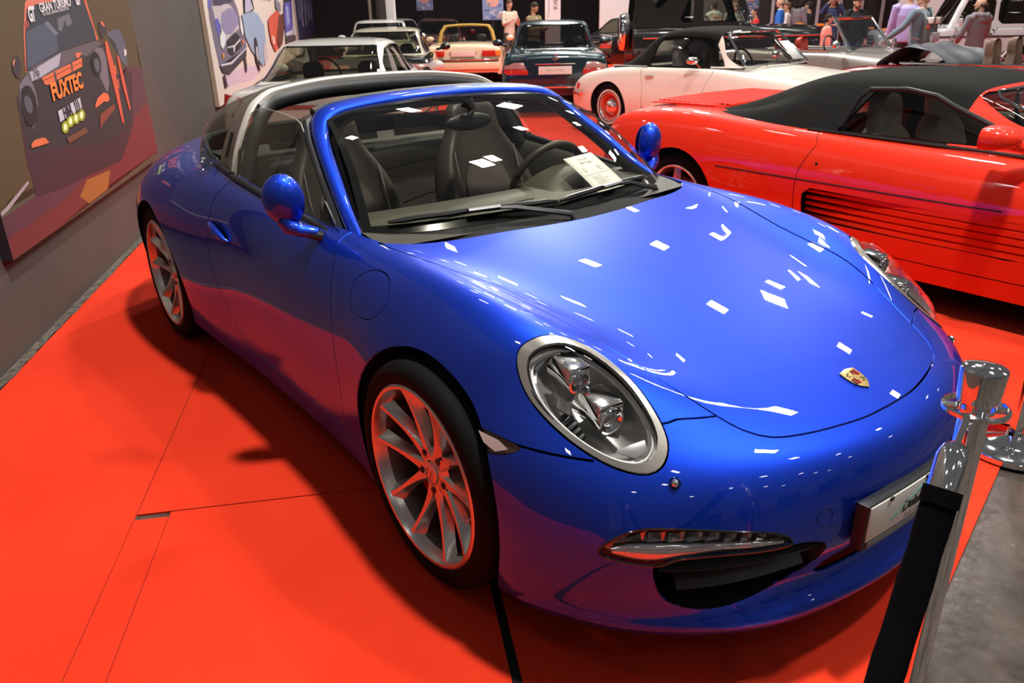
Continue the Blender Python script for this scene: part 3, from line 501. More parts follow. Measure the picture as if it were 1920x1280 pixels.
# ---------- poster with the race car ----------
def flat_art(art,parent,off,step=.0006):
    for i,(n,c,pts) in enumerate(art):
        # fan-free ngon, 0.4 mm proud of the print
        P=[(p[0],p[1]) for p in pts]; A=sum(a[0]*b_[1]-b_[0]*a[1] for a,b_ in zip(P,P[1:]+P[:1]))
        if A<0: P=P[::-1]
        V=[wall_m(s,z,off+.0004+i*step*.25) for s,z in P]
        me=bpy.data.meshes.new(n); bm=bmesh.new(); vs_=[bm.verts.new(v) for v in V]; f=bm.faces.new(vs_); bmesh.ops.triangulate(bm,faces=[f]); bm.to_mesh(me); bm.free()
        link(n if not n.startswith('b ') else n,me,mat('print_'+'_'.join('%02d'%int(q*99) for q in c),c,.55),parent)
def wtext(body,s,z,size,c,parent,off,slope=0,sx=1,shear=0,sp=1,bold=0,align='CENTER'):
    cu=bpy.data.curves.new('t','FONT'); cu.body=body; cu.size=size; cu.align_x=align; cu.align_y='CENTER'; cu.extrude=.0002; cu.shear=shear; cu.space_character=sp; cu.offset=bold
    tt=bpy.data.objects.new('t',cu); COL.objects.link(tt); me=bpy.data.meshes.new_from_object(tt.evaluated_get(bpy.context.evaluated_depsgraph_get())); bpy.data.objects.remove(tt)
    ca,sa=math.cos(slope),math.sin(slope)
    for v in me.vertices: x=v.co.x*sx; y=v.co.y; v.co=wall_m(s+x*ca-y*sa,z+x*sa+y*ca,off+v.co.z)
    return link('lettering',me,mat('print_'+'_'.join('%02d'%int(q*99) for q in c),c,.55),parent)
pt=empty('racing_poster',(0,0,0),0,'big canvas print of a black and orange racing car on the dark wall','poster')
g=MB(); P=[wall_m(.335,0,.004),wall_m(3.355,0,.004),wall_m(3.355,0,.052),wall_m(.335,0,.052)]; g.prism([(p.x,p.y) for p in P],1.85,Matrix.Translation((0,0,.475))); g.build('canvas',noise_bump(mat('poster_print',(.075,.058,.036),.6),5,.0,.001,col2=(.105,.082,.050),fac_scale=1.5),pt)
g=MB(); g.add([wall_m(.333,.475,.003),wall_m(.333,2.32,.003),wall_m(.333,2.32,.053),wall_m(.333,.475,.053)],[(0,1,2,3)]); g.build('canvas_edge',mat('canvas_edge_dark',(.018,.015,.022),.6),pt)
def clipz(art,zmin,smin,smax):
    out=[]
    for n,c,pts in art:
        p=[tuple(q) for q in pts]; p=clip(p,0,-1,-zmin); 
        if len(p)>2: p=clip(p,-1,0,-smin)
        if len(p)>2: p=clip(p,1,0,smax)
        if len(p)>2: out.append((n,c,p))
    return out
flat_art(clipz(ART_RACE,.478,.338,3.352),pt,.052)
OFF=.052+.0085
wtext('GRAN TURISMO',1.70,1.628,.066,(.75,.75,.78),pt,OFF,.075,1.13,0,1,.001)
wtext('THE REAL DRIVING SIMULATOR',1.68,1.594,.024,(.6,.6,.62),pt,OFF,.08,1.35)
wtext('GT',1.285,1.575,.10,(.75,.75,.78),pt,OFF,.05,.75,.4,.8,.004); wtext('GT',2.11,1.662,.085,(.75,.75,.78),pt,OFF,.05,.9,.4,.8,.004)
wtext('FUXTEC',1.585,1.180,.125,(.85,.22,.04),pt,OFF,.055,1.22,.1,1,.005)
wtext('H&R',1.49,1.048,.085,(.02,.02,.03),pt,OFF,.095,.95,.1,.95,.003)
for k in range(3):
    s0=1.625+k*.033; g=MB(); g.add([wall_m(s0+a,z+.095*(s0-1.5),OFF) for a,z in ((0,1.005),(.016,1.005),(.026,1.045),(.012,1.08),(-.004,1.08),(.010,1.045))],[(0,1,2,3,4,5)]); g.build('stripe',mat('print_black',(.02,.02,.03),.55),pt)
wtext('76',1.16,1.288,.075,(.10,.09,.12),pt,OFF,.1,1.3)
# second banner: painted classic cars
p2=empty('classic_car_banner',(0,0,0),0,'long cream banner painted with grey, blue, red and violet classic cars','banner')
g=MB(); P=[wall_m(6.56,0,.004),wall_m(20.75,0,.004),wall_m(20.75,0,.052),wall_m(6.56,0,.052)]; g.prism([(p.x,p.y) for p in P],2.4,Matrix.Translation((0,0,.55))); g.build('canvas',mat('cream_banner',(.68,.58,.52),.6),p2)
flat_art(clipz(ART_CARS,.56,6.6,20.7),p2,.052,.004)
wtext('Automobile Cult',12.8,1.87,.13,(.22,.18,.17),p2,.06,0,3.2)
g=MB(); g.add([wall_m(6.558,.55,.003),wall_m(6.558,2.95,.003),wall_m(6.558,2.95,.054),wall_m(6.558,.55,.054)],[(0,1,2,3)]); g.build('canvas_edge',mat('tan_edge',(.45,.33,.24),.6),p2)
p3=empty('dark_motor_banner',(0,0,0),0,'dark blue banner with a streaked car picture, farthest on the left wall','banner')
g=MB(); P=[wall_m(21.6,0,.004),wall_m(30.3,0,.004),wall_m(30.3,0,.05),wall_m(21.6,0,.05)]; g.prism([(p.x,p.y) for p in P],3.0,Matrix.Translation((0,0,.9))); g.build('canvas',mat('navy_banner',(.035,.035,.09),.5),p3)
r_=random.Random(9)
for k in range(14):
    s0=22+k*.56; z0=1.2+r_.random()*.5; g=MB(); g.add([wall_m(s0,z0,.053),wall_m(s0+.28,z0+.05,.053),wall_m(s0+.25,z0+.7+r_.random(),.053),wall_m(s0+.05,z0+.5,.053)],[(0,1,2,3)]); g.build('streak',mat('streak_%d'%(k%3),[(.30,.30,.42),(.10,.10,.30),(.55,.55,.62)][k%3],.5),p3)
# ---------- rope stanchions ----------
def stanchion(x,y,label,cap=True):
    t=empty('rope_stanchion',(x,y,0),0,label,'stanchion')
    g=MB(); g.lathe([(.0,.0),(.172,.0),(.175,.004),(.175,.022),(.168,.030),(.10,.048),(.05,.056),(.030,.060),(.030,.075),(.0,.075)],48); g.build('base',CHROME,t)
    g=MB(); g.lathe([(.0,.07),(.0225,.07),(.0225,.935),(0,.935)],32); g.build('pole',CHROME,t)
    g=MB(); g.lathe([(.0,.936),(.029,.936),(.029,.945),(.0315,.948),(.0345,1.0),(.0335,1.004),(.020,1.008),(0,1.009)],40); g.build('cap',CHROME,t)
    g=MB(); g.lathe([(.0505,.936),(.0505,.930),(.046,.9275),(.046,.9385),(.0505,.936)],48); 
    g.lathe([(.029,.930),(.029,.9365),(.024,.9365),(.024,.930),(.029,.930)],32)
    for k in range(4):
        A=k*PI/2+.6; 
        g.box((.0375*math.cos(A),.0375*math.sin(A),.933),(.022,.016,.006),(0,0,A))
    g.build('ring',CHROME,t)
    return t
ST1=(1.217,-.538)
stanchion(*ST1,'chrome rope stanchion in the right foreground, beside the number plate of the blue car')
stanchion(.77,1.19,'chrome rope stanchion behind, at the right edge with its round base on the grey floor')
VELV=noise_bump(mat('black_velvet',(.004,.004,.005),1.0,spec=.05),400,.5,.002)
def rope(p0,p1,sag,label,r_=.026,steep=0):
    t=empty('velvet_rope',tuple(p0),0,label,'rope'); p0=Vector(p0); p1=Vector(p1); n=44; pts=[]
    for k in range(n+1):
        u=k/n; p=p0.lerp(p1,u); p.z-=sag*4*u*(1-u); pts.append(p-p0)
    d0=(pts[1]-pts[0]).normalized()
    g=MB(); g.tube(pts[2:-2],[r_*(1+.035*math.sin(k*2.4)) for k in range(n-3)],16); g.build('cord',VELV,t)
    for q in (0,-1):
        a=pts[q]; b_=pts[3 if q==0 else -4]; d=(b_-a).normalized()
        g=MB(); g.tube([a+d*.03,a+d*.038,a+d*.055,a+d*.11],[.006,.018,.0245,.0245],16); g.build('end_ferrule',CHROME,t)
        g=MB(); g.tube([a+Vector((0,0,.012)),a+Vector((.004,0,.020)),a+d*.012+Vector((.003,0,.008)),a+d*.036],.0055,8); g.build('hook',CHROME,t)
        f2=MB(); f2.tube([a+d*.108,a+d*.135],[r_*1.12,r_*1.12],16); f2.build('rope_collar',VELV,t)
    return t
# ---------- partitions, posters and columns of the far side ----------
def slab(name,a,b_,th,z0,z1,m,kind='structure'):
    a=Vector((a[0],a[1],0)); b_=Vector((b_[0],b_[1],0)); n=(b_-a).normalized().cross(Vector((0,0,1)))*th
    g=MB(); g.prism([(p.x,p.y) for p in (a,b_,b_+n,a+n)],z1-z0,Matrix.Translation((0,0,z0))); o=g.build(name,m); 
    if kind: o['kind']=kind
    return o
WHITEW=mat('white_booth_wall',(.78,.74,.74),.7)
# black partition made of panels with pale edge profiles
PA=fp(1440,24.5); PB=fp(1705,24.5)
slab('wall_right_partition' if False else 'wall_right',PA-DH*-.2,PB-DH*-.2,.15,0,4.5,BW)
edges=[1463,1487,1506,1548,1590,1630,1670,1700]
PRO=mat('aluminium_profile',(.62,.60,.62),.4,.5)
for i,px in enumerate(edges):
    q=fp(px,24.4); g=MB(); g.box((q.x,q.y,2.2),(.07,.07,4.4),(0,0,YAW)); o=g.build('panel_post',PRO); tag(o,None,'partition post','profiles between the black partition panels'); o['label']=['leftmost pale aluminium post between the black partition panels','second aluminium partition post from the left, above the blue jacket','third aluminium partition post from the left, above the curly-haired woman','fourth aluminium partition post, left of the navy parka','fifth aluminium partition post, right of the navy parka','sixth aluminium partition post, beside the man with the cap','seventh aluminium partition post, between the cap and the lilac shirt','rightmost aluminium partition post, beside the off-roader'][i]
slab('wall_right_white',fp(1700,21.5),fp(2150,20.5),.2,0,4.6,WHITEW).name='wall_side'
slab('trim_2',fp(1868,20.6),fp(1900,20.6),.05,0,4.2,mat('pale_blue_panel',(.62,.70,.80),.5))
slab('wall_middle',fp(1137,27),fp(1208,27),.2,0,4.6,WHITEW); slab('wall_far',fp(1205,30),fp(1450,30),.2,0,4.6,mat('dim_booth_wall',(.30,.31,.30),.8))
# white column, dark posts, roll-up banner
def post(name,px,D,w,m,label,cat,z1=4.5):
    q=fp(px,D); g=MB(); g.box((q.x,q.y,z1/2),(w,w,z1),(0,0,YAW)); o=g.build(name,m,bevel=.004); return tag(o,label,cat)
post('square_column',747,22,.22,mat('column_white',(.85,.80,.82),.6),'white square column between the silver saloon and the maroon coupe','column')
post('truss_post',708,24.5,.07,mat('tan_post',(.25,.19,.15),.6),'thin tan post left of the white column, nearer the wall corner','post')
post('dark_column',731,23,.28,mat('dark_column',(.05,.045,.045),.6),'dark square column directly left of the white column','column')
q=fp(1050,23); t=empty('roll_up_banner',(q.x,q.y,0),YAW-PI/2,'tall white roll-up banner with vertical lettering behind the dark coupe','banner')
g=MB(); g.box((0,0,1.6),(.42,.03,2.6)); g.build('banner_cloth',mat('banner_white',(.80,.76,.78),.6),t)
text('banner_lettering','KIEFER',.16,mat('black_ink',(.02,.02,.02),.5),t,Matrix(((0,-1,0,.08),(0,0,-1,-.018),(1,0,0,1.85),(0,0,0,1))),.001,space=1.2)
g=MB(); g.tube([(-.14,-.018,1.35),(-.10,-.018,1.6),(-.11,-.018,1.9),(-.15,-.018,2.3)],.010,5); g.build('swoosh',mat('green_grey_ink',(.30,.40,.38),.5),t)
PBL=mat('poster_blue',(.22,.27,.48),.5)
for px,D,lab in ((811,31,'small blue poster with a pink burst on the black back wall, left of the two'),(938,24.5,'taller blue poster with a pink burst beside the man in the beige shirt'),(1420,26,'blue poster with a pink burst seen right of the black off-roader windscreen')):
    q=fp(px,D); t=empty('event_poster',(q.x,q.y,0),YAW-PI/2,lab,'poster'); z=1.95 if px==811 else 1.75; hh=.62 if px==811 else .85
    g=MB(); g.box((0,0,z),(.60,.03,hh)); g.build('sheet',PBL,t)
    if px==811: 
        for zz in (z-hh/2-.0,): pass
    g=MB(); c=[(.17*math.cos(a)*(1+.18*(i%2)),.15*math.sin(a)*(1+.18*(i%2))) for i,a in enumerate(np.linspace(0,2*PI,17)[:-1])]; g.prism(c,.004,Matrix(((1,0,0,0),(0,0,-1,-.016),(0,1,0,z+.08),(0,0,0,1)))); g.build('burst',mat('poster_pink',(.72,.33,.30),.5),t)
    r_=random.Random(px)
    for k in range(12):
        g=MB(); g.box((r_.uniform(-.24,.24),-.018,z-hh*.5+.05+r_.random()*hh*.45),(r_.uniform(.05,.16),.004,r_.uniform(.03,.09))); g.build('patch',mat('poster_patch_%d'%(k%4),[(.45,.48,.60),(.12,.15,.35),(.55,.35,.40),(.65,.66,.72)][k%4],.5),t)
    g=MB(); g.box((0,-.018,z+hh*.5-.05),(.5,.004,.05)); g.build('title_band',mat('poster_patch_3',(.65,.66,.72),.5),t)
    if z-hh/2>.5: g=MB(); g.box((0,.02,(z+hh/2)/2),(.04,.02,z+hh/2)); g.build('stand',BLACK,t)
# stanchions by the off-roader
for px,D,lab in ((1702,13.6,'chrome rope stanchion in front of the walking man with the backpack'),(1824,10.9,'chrome rope stanchion behind the brown headrest of the dark red convertible'),(1812,14.6,'dark rope stanchion farther back, before the off-roader door')):
    q=fp(px,D); stanchion(q.x,q.y,lab)
# =====================================================================
#  the blue open-top sports car in the foreground (front axle at origin, +x forward)
# =====================================================================
def make_wheel(name_unused,parent,loc,rimr,tr,width,phase,side,bolt=True,hubm=None,steer=0):
    """wheel: local z axis points outwards"""
    w=empty('wheel',loc); w.parent=parent
    w.rotation_euler=(R(90) if side<0 else R(-90),0,0)
    if steer: w.rotation_euler=(Matrix.Rotation(steer,4,'Z')@w.rotation_euler.to_matrix().to_4x4()).to_euler()
    k=rimr/.268
    t=MB(); t.lathe([(rimr*.99,-.015),(rimr*1.0,0.0),(rimr+.010,.008),(rimr+.028,.010),(tr-.022,.004),(tr-.006,-.008),(tr-.001,-.022),(tr,-.05),(tr,-width+.04),(tr-.004,-width+.015),(tr-.02,-width),(rimr,-width)],72)
    for rr in (-.035,-.075,-.12,-.165):
        if -rr<width-.02: t.lathe([(tr+.0005,rr-.004),(tr-.004,rr-.0035),(tr-.004,rr+.0035),(tr+.0005,rr+.004)],72)
    t.build('tyre',RUBBER,w)
    b=MB(); b.lathe([(rimr+.003,-.010),(rimr+.003,.004),(rimr-.003,.0075),(rimr-.011,.006),(rimr-.015,-.002),(rimr-.019,-.014),(rimr-.024,-.030)],72)
    b.build('rim',SATIN,w)
    b=MB(); b.lathe([(rimr-.024,-.030),(rimr-.030,-.045),(rimr-.034,-.10),(rimr-.034,-width+.02),(rimr-.01,-width+.005)],72); b.build('rim_barrel',mat('rim_barrel',(.10,.095,.09),.45,.7),w)  # shade inside the wheel is put into the dark barrel colour
    b=MB(); b.lathe([(0,-width+.03),(rimr-.03,-width+.03)],40); b.build('hub_carrier',DARKIN,w)
    return w
def porsche_spokes(w,rimr,phase):
    # ten slim spokes in five pairs; each one has a narrow ridge and deep tapering flanks
    for i in range(5):
        for sgn in (-1,1):
            A0=R(phase+72*i+sgn*17); A1=R(phase+72*i+sgn*15.5); V=[];F=[]; n=9
            for q in range(n):
                u=q/(n-1); r_=.035+(rimr-.016-.035)*u; A=A0+(A1-A0)*u+sgn*R(9)*(1-u)**2
                zf=-.040+.036*u**1.25+.010*math.sin(PI*u)*(-.6)
                dep=.040-.012*u; wf=.0045+.012*(1-u)**2+.0035*u**8; wb=.0175+.012*abs(2*u-1)**2.2+.012*max(0,u-.8)*5*.6
                c=Vector((math.cos(A)*r_,math.sin(A)*r_,0)); tt=Vector((-math.sin(A),math.cos(A),0))
                for s_,ww,zz in ((-1,wb,-dep),(-1,wf*1.6,-.010),(-1,wf,-.001),(1,wf,-.001),(1,wf*1.6,-.010),(1,wb,-dep)):
                    V.append(c+tt*s_*ww+Vector((0,0,zf+zz)))
            for q in range(n-1):
                for j in range(6): F.append((q*6+j,q*6+(j+1)%6,(q+1)*6+(j+1)%6,(q+1)*6+j))
            F.append(tuple(range(5,-1,-1))); F.append(tuple(range((n-1)*6,n*6)))
            MB().add(V,F,True).build('spoke',SATIN,w,angle=28)
    h=MB(); h.lathe([(.0,-.032),(.030,-.032),(.034,-.034),(.036,-.040),(.062,-.044),(.075,-.052),(.078,-.09),(.0,-.09)],40); h.build('hub',SATIN,w)
    for i in range(5):
        A=R(phase+36+72*i); l=MB(); l.lathe([(.0,-.037),(.009,-.037),(.0125,-.041),(.0125,-.060)],6,Matrix.Translation((math.cos(A)*.060,math.sin(A)*.060,0)))
        l.lathe([(.0155,-.0405),(.0185,-.041),(.0185,-.047)],16,Matrix.Translation((math.cos(A)*.060,math.sin(A)*.060,0)))
        l.build('wheel_bolt',BLACK,w)
def crest(parent,M,s,mono=None,name='badge'):
    sh=[(-.5,.52),(-.25,.56),(0,.60),(.25,.56),(.5,.52),(.52,.1),(.44,-.25),(.25,-.5),(0,-.68),(-.25,-.5),(-.44,-.25),(-.52,.1)]
    GOLD=mono or mat('gold_enamel',(.80,.56,.22),.28,.8); RD=mono or mat('red_enamel',(.55,.03,.02),.25); BK=mat('black_enamel',(.01,.01,.01),.25)
    b=MB(); b.prism([(x*s,y*s) for x,y in sh],s*.06,M); o=b.build(name,GOLD,parent,bevel=s*.015)
    def bar(x0,x1,y0,y1,m,nm): q=MB(); q.prism([(x0*s,y0*s),(x1*s,y0*s),(x1*s,y1*s),(x0*s,y1*s)],s*.012,M@Matrix.Translation((0,0,s*.06))); q.build(nm,m,o)
    for (xa,ya) in ((.06,.06),(-.42,-.34)):
        for k in range(4): bar(xa+k*.095,xa+k*.095+.075,ya,ya+.34,(BK,RD)[k%2],'enamel_stripe')
    q=MB(); c=[(.16*math.cos(a)*s,.19*math.sin(a)*s) for a in np.linspace(0,2*PI,13)[:-1]]; q.prism(c,s*.016,M@Matrix.Translation((0,0,s*.062))); q.build('centre_shield',GOLD,o)
    for (xa,ya,m_) in ((-.34,.22,0),(-.2,.3,0),(-.3,.12,0),(.2,-.12,0),(.3,-.2,0),(.18,-.3,0)):
        q=MB(); q.tube([M@Vector(((xa+dx)*s,(ya+dy)*s,s*.066)) for dx,dy in ((-.09,-.03),(-.03,.04),(.04,-.01),(.09,.04))],s*.014,5); q.build('antler',BK,o)
    return o
CARP=empty('sports_car',(0,0,0),0,'blue metallic open-top sports car with silver roof hoop, parked nearest on the red carpet','car')
V0,N0,F0=grid_surf(mirror_net(NET),10,7)
if (N0[np.argmax(V0[:,2])]@np.array([0,0,1]))<0: N0=-N0; F0=[f[::-1] for f in F0]
BODY=(V0,N0,F0)
# bare centre line height (used to drop small parts on the bodywork)
def body_pt(x,y):
    d=(V0[:,0]-x)**2+(V0[:,1]-y)**2+np.where(V0[:,2]<.4,9,0); i=np.argsort(d)[:4]; w=1/(d[i]+1e-6); w/=w.sum(); n=(N0[i]*w[:,None]).sum(0); n/=np.linalg.norm(n)
    p=(V0[i]*w[:,None]).sum(0); nn=N0[i[0]]; z=V0[i[0],2]-(nn[0]*(x-V0[i[0],0])+nn[1]*(y-V0[i[0],1]))/nn[2]
    return Vector((x,y,z)),Vector(n)
G=.0025
# cut lines ---------------------------------------------------------
hoodR=[(-.493,.709),(-.36,.690),(-.25,.667),(-.14,.640),(-.04,.612),(.05,.590),(.14,.574),(.23,.562),(.32,.552),(.40,.536),(.47,.515),(.54,.491),(.61,.467),(.653,.452),(.695,.435),(.735,.408),(.768,.366),(.798,.290),(.822,.195),(.837,.10),(.840,0)]
hr=smooth_poly(hoodR,4,False)
rear=smooth_poly([(-.493,.709),(-.417,.63),(-.36,.5),(-.32,.33),(-.292,.16),(-.283,0)],4,False)
HOOD=np.array([(x,y) for x,y in hr]+[(x,-y) for x,y in hr[::-1][1:]]+[(x,-y) for x,y in rear[1:]]+[(x,y) for x,y in rear[::-1][1:-1]])
def g_up(V): return np.where(V[:,2]>.45,0,1.0)
def g_hood(V): return np.where(V[:,2]>.5,poly_sd(HOOD,V[:,:2]),1.0)
def g_arch(cx,cz,r_):
    return lambda V: np.where(np.abs(V[:,1])>.5,np.maximum(np.hypot(V[:,0]-cx,V[:,2]-cz)-r_,-9),1.0)
REST=BODY
# cockpit / rear glass opening
ck=smooth_poly([(-.50,.700),(-.62,.718),(-.9,.742),(-1.25,.750),(-1.6,.752),(-1.85,.745),(-2.1,.705),(-2.35,.63),(-2.6,.50),(-2.78,.30),(-2.83,0)],4,False)
COCK=np.array([tuple(p) for p in ck]+[(x,-y) for x,y in ck[::-1][1:]]+[(x,-y) for x,y in rear[1:]]+[(x,y) for x,y in rear[::-1][1:-1]])
_,REST=cut(REST,lambda V: np.where(V[:,2]>.6,poly_sd(COCK,V[:,:2]),1.0))
hood,REST=cut(REST,lambda V:g_hood(V)+G); _,REST=cut(REST,lambda V:g_hood(V)-G)
for cx,cz,r_ in ((0.005,.345,.372),(-2.45,.350,.372)):
    _,REST=cut(REST,g_arch(cx,cz,r_))
# headlights
HLC=np.array([.472,.677,.683]); HE1=np.array([.882,-.178,-.437]); HE2=np.array([.058,-.879,.473]); HN=np.array([.468,.442,.765])
HLP=smooth_poly([(-.214,-.050),(-.231,-.002),(-.195,.066),(-.112,.106),(-.01,.113),(.070,.101),(.150,.073),(.197,.038),(.213,-.010),(.186,-.052),(.108,-.088),(-.011,-.105),(-.132,-.093)],5)
def hl_uv(V,s):
    d=V*np.array([1,s,1])-HLC; return np.stack([d@HE1,d@HE2],1),d@HN
def g_hl(s,sc=1.0,add=0):
    def g(V):
        uv,w=hl_uv(V,s); return np.where(np.abs(w)<.12,poly_sd(HLP*sc,uv)-add,1.0)
    return g
HLM={}
for s in (-1,1):
    ins,REST=cut(REST,g_hl(s,1.0,.0015)); HLM[s]=ins
# front lamp strip, intake, centre intake
DRL=smooth_poly([(.793,.405),(.783,.431),(.745,.464),(.695,.476),(.591,.468),(.468,.443),(.431,.410),(.489,.405),(.592,.409),(.665,.405),(.700,.388),(.730,.386),(.764,.392)],4)
INT=np.array([(.712,.380),(.690,.396),(.660,.402),(.592,.405),(.489,.402),(.425,.406),(.36,.395),(.33,.375),(.335,.340),(.36,.300),(.42,.268),(.50,.243),(.57,.232),(.625,.240),(.672,.270),(.700,.325)])
INT=smooth_poly(INT,3)
CEN=smooth_poly([(.318,.262),(.27,.253),(.2,.250),(.1,.248),(0,.248),(0,.31),(.1,.33),(.2,.330),(.26,.325),(.295,.30)],1)
CENF=np.array([tuple(p) for p in CEN[:5]]+[(-a,b) for a,b in CEN[:4][::-1]]+[(-a,b) for a,b in CEN[6:][::-1]]+[tuple(p) for p in CEN[6:]])
yz=lambda V,s:np.stack([V[:,1]*s,V[:,2]],1)
LAMP={}
for s in (-1,1):
    ins,REST=cut(REST,lambda V:np.where(V[:,0]>.45,poly_sd(DRL,yz(V,s)),1.0)); LAMP[s]=ins
    _,REST=cut(REST,lambda V:np.where(V[:,0]>.45,poly_sd(INT,yz(V,s)),1.0))
_,REST=cut(REST,lambda V:np.where(V[:,0]>.6,poly_sd(CENF,yz(V,1)),1.0))
# side marker lamps (x,z)
SMK=smooth_poly([(.205,.607),(.246,.606),(.32,.602),(.395,.592),(.357,.566),(.315,.556),(.27,.566),(.235,.588)],3)
SM={}
for s in (-1,1):
    ins,REST=cut(REST,lambda V:np.where((V[:,1]*s>.6),poly_sd(SMK,V[:,[0,2]]),1.0)); SM[s]=ins
# bumper / fender seam : junction -> headlight and headlight -> side marker
def seg_side(pts):
    pts=np.array(pts,float)
    def g(V,s):
        uv=V[:,[0,1,2]]*np.array([1,s,1]); 
        return uv
    return g
# bumper = everything ahead of a folded boundary: plane through seam points
BU=smooth_poly([(.653,.452),(.640,.49),(.628,.515),(.612,.55),(.606,.58),(.50,.69),(.478,.780),(.455,.800),(.43,.814),(.395,.831),(.30,.95),(.2,1.1),(2,1.1),(2,-1),(.84,-1),(.8405,0)],1)
def g_bump(V):
    y=np.abs(V[:,1]); q=poly_sd(BU,np.stack([V[:,0],y],1))
    lo=V[:,2]-.595       # below the seam height at the side everything is bumper
    side=np.where((V[:,0]<.56)&(y>.745),np.maximum(lo,-(V[:,0]-.0)),q)
    return np.where(V[:,0]<0,1.0,side)
BUMP,REST=cut(REST,lambda V:g_bump(V)+G)
_,REST=cut(REST,lambda V:g_bump(V)-G)
# doors (x,z)
DOOR=smooth_poly([(-.645,.93),(-.640,.872),(-.612,.845),(-.585,.78),(-.566,.70),(-.545,.62),(-.515,.49),(-.512,.385),(-.53,.29),(-.60,.262),(-.9,.255),(-1.3,.262),(-1.50,.30),(-1.60,.42),(-1.665,.56),(-1.668,.70),(-1.652,.78),(-1.625,.86),(-1.575,.92),(-1.548,.955),(-1.5,.99),(-1.2,.985),(-.8,.96)],3)
DR={}
for s in (-1,1):
    gd=lambda V:np.where(V[:,1]*s>.6,poly_sd(DOOR,V[:,[0,2]]),1.0)
    DR[s],REST=cut(REST,lambda V:gd(V)+G); _,REST=cut(REST,lambda V:gd(V)-G)
FIL=smooth_poly([(-.434,.739),(-.440,.79),(-.400,.826),(-.345,.842),(-.285,.838),(-.245,.815),(-.225,.785),(-.250,.745),(-.30,.718),(-.36,.708),(-.41,.715)],4)
gf=lambda V:np.where((V[:,1]<-.6)&(V[:,2]>.6),poly_sd(FIL,V[:,[0,2]]),1.0)
FILM,REST=cut(REST,lambda V:gf(V)+G*.6); _,REST=cut(REST,lambda V:gf(V)-G*.6)
# sills below the doors
SIL={}
for s in (-1,1):
    gs=lambda V:np.where((V[:,1]*s>.5)&(V[:,0]<-.2)&(V[:,0]>-2.3),V[:,2]-.243,1.0)
    SIL[s],REST=cut(REST,lambda V:gs(V)+G)
    _,REST=cut(REST,lambda V:gs(V)-G)
FEN={}
for s in (-1,1):
    FEN[s],REST=cut(REST,lambda V:np.where(V[:,1]*s>0,-(V[:,0]+.85),1.0)*1.0)
panel('bonnet',hood,BLUE,CARP,.016); panel('front_bumper',BUMP,BLUE,CARP,.014)
for s in (-1,1):
    panel('front_fender',FEN[s],BLUE,CARP,.014); panel('door',DR[s],BLUE,CARP,.016); panel('side_sill',SIL[s],BLUE,CARP,.012)
panel('rear_body',REST,BLUE,CARP,.014)
panel('fuel_filler_door',FILM,BLUE,CARP,.010)
# lower valance lip: dark underside tray, wheel houses
ub=MB()
ub.box((-1.3,0,.18),(4.0,1.10,.05)); ub.box((.45,0,.35),(.55,.86,.40)); ub.box((-1.22,0,.21),(1.62,1.66,.10)); ub.box((-3.0,0,.35),(.6,1.1,.3)); ub.box((.05,0,.55),(.9,1.06,.24))
ub.build('underbody',DARKIN,CARP)
def sd(x,z,s):
    d=(V0[:,0]-x)**2+(V0[:,2]-z)**2+np.where(V0[:,1]*s<.5,9,0); i=np.argmin(d); n=N0[i]; y=V0[i,1]-(n[0]*(x-V0[i,0])+n[2]*(z-V0[i,2]))/n[1]; return Vector((x,y,z)),Vector(n)
for cx,cz in ((0.005,.345),(-2.45,.350)):
    for s in (-1,1):
        a=MB(); V=[];F=[]; n=40
        for k in range(n+1):
            A=R(-30)+R(240)*k/n; ca,sa=math.cos(A),math.sin(A)
            p,_n=sd(cx+.372*ca,max(cz+.372*sa,.17),s); y=abs(p.y)
            for yy,rr in ((y-.006,.3735),(y-.022,.375),(y-.05,.392),(.56,.392),(.56,.05)): V.append((cx+rr*ca,s*yy,cz+rr*sa))
        for k in range(n):
            for j in range(4): F.append((k*5+j,k*5+j+1,(k+1)*5+j+1,(k+1)*5+j))
        a.add(V,F,True).build('wheel_house',DARKIN,CARP)
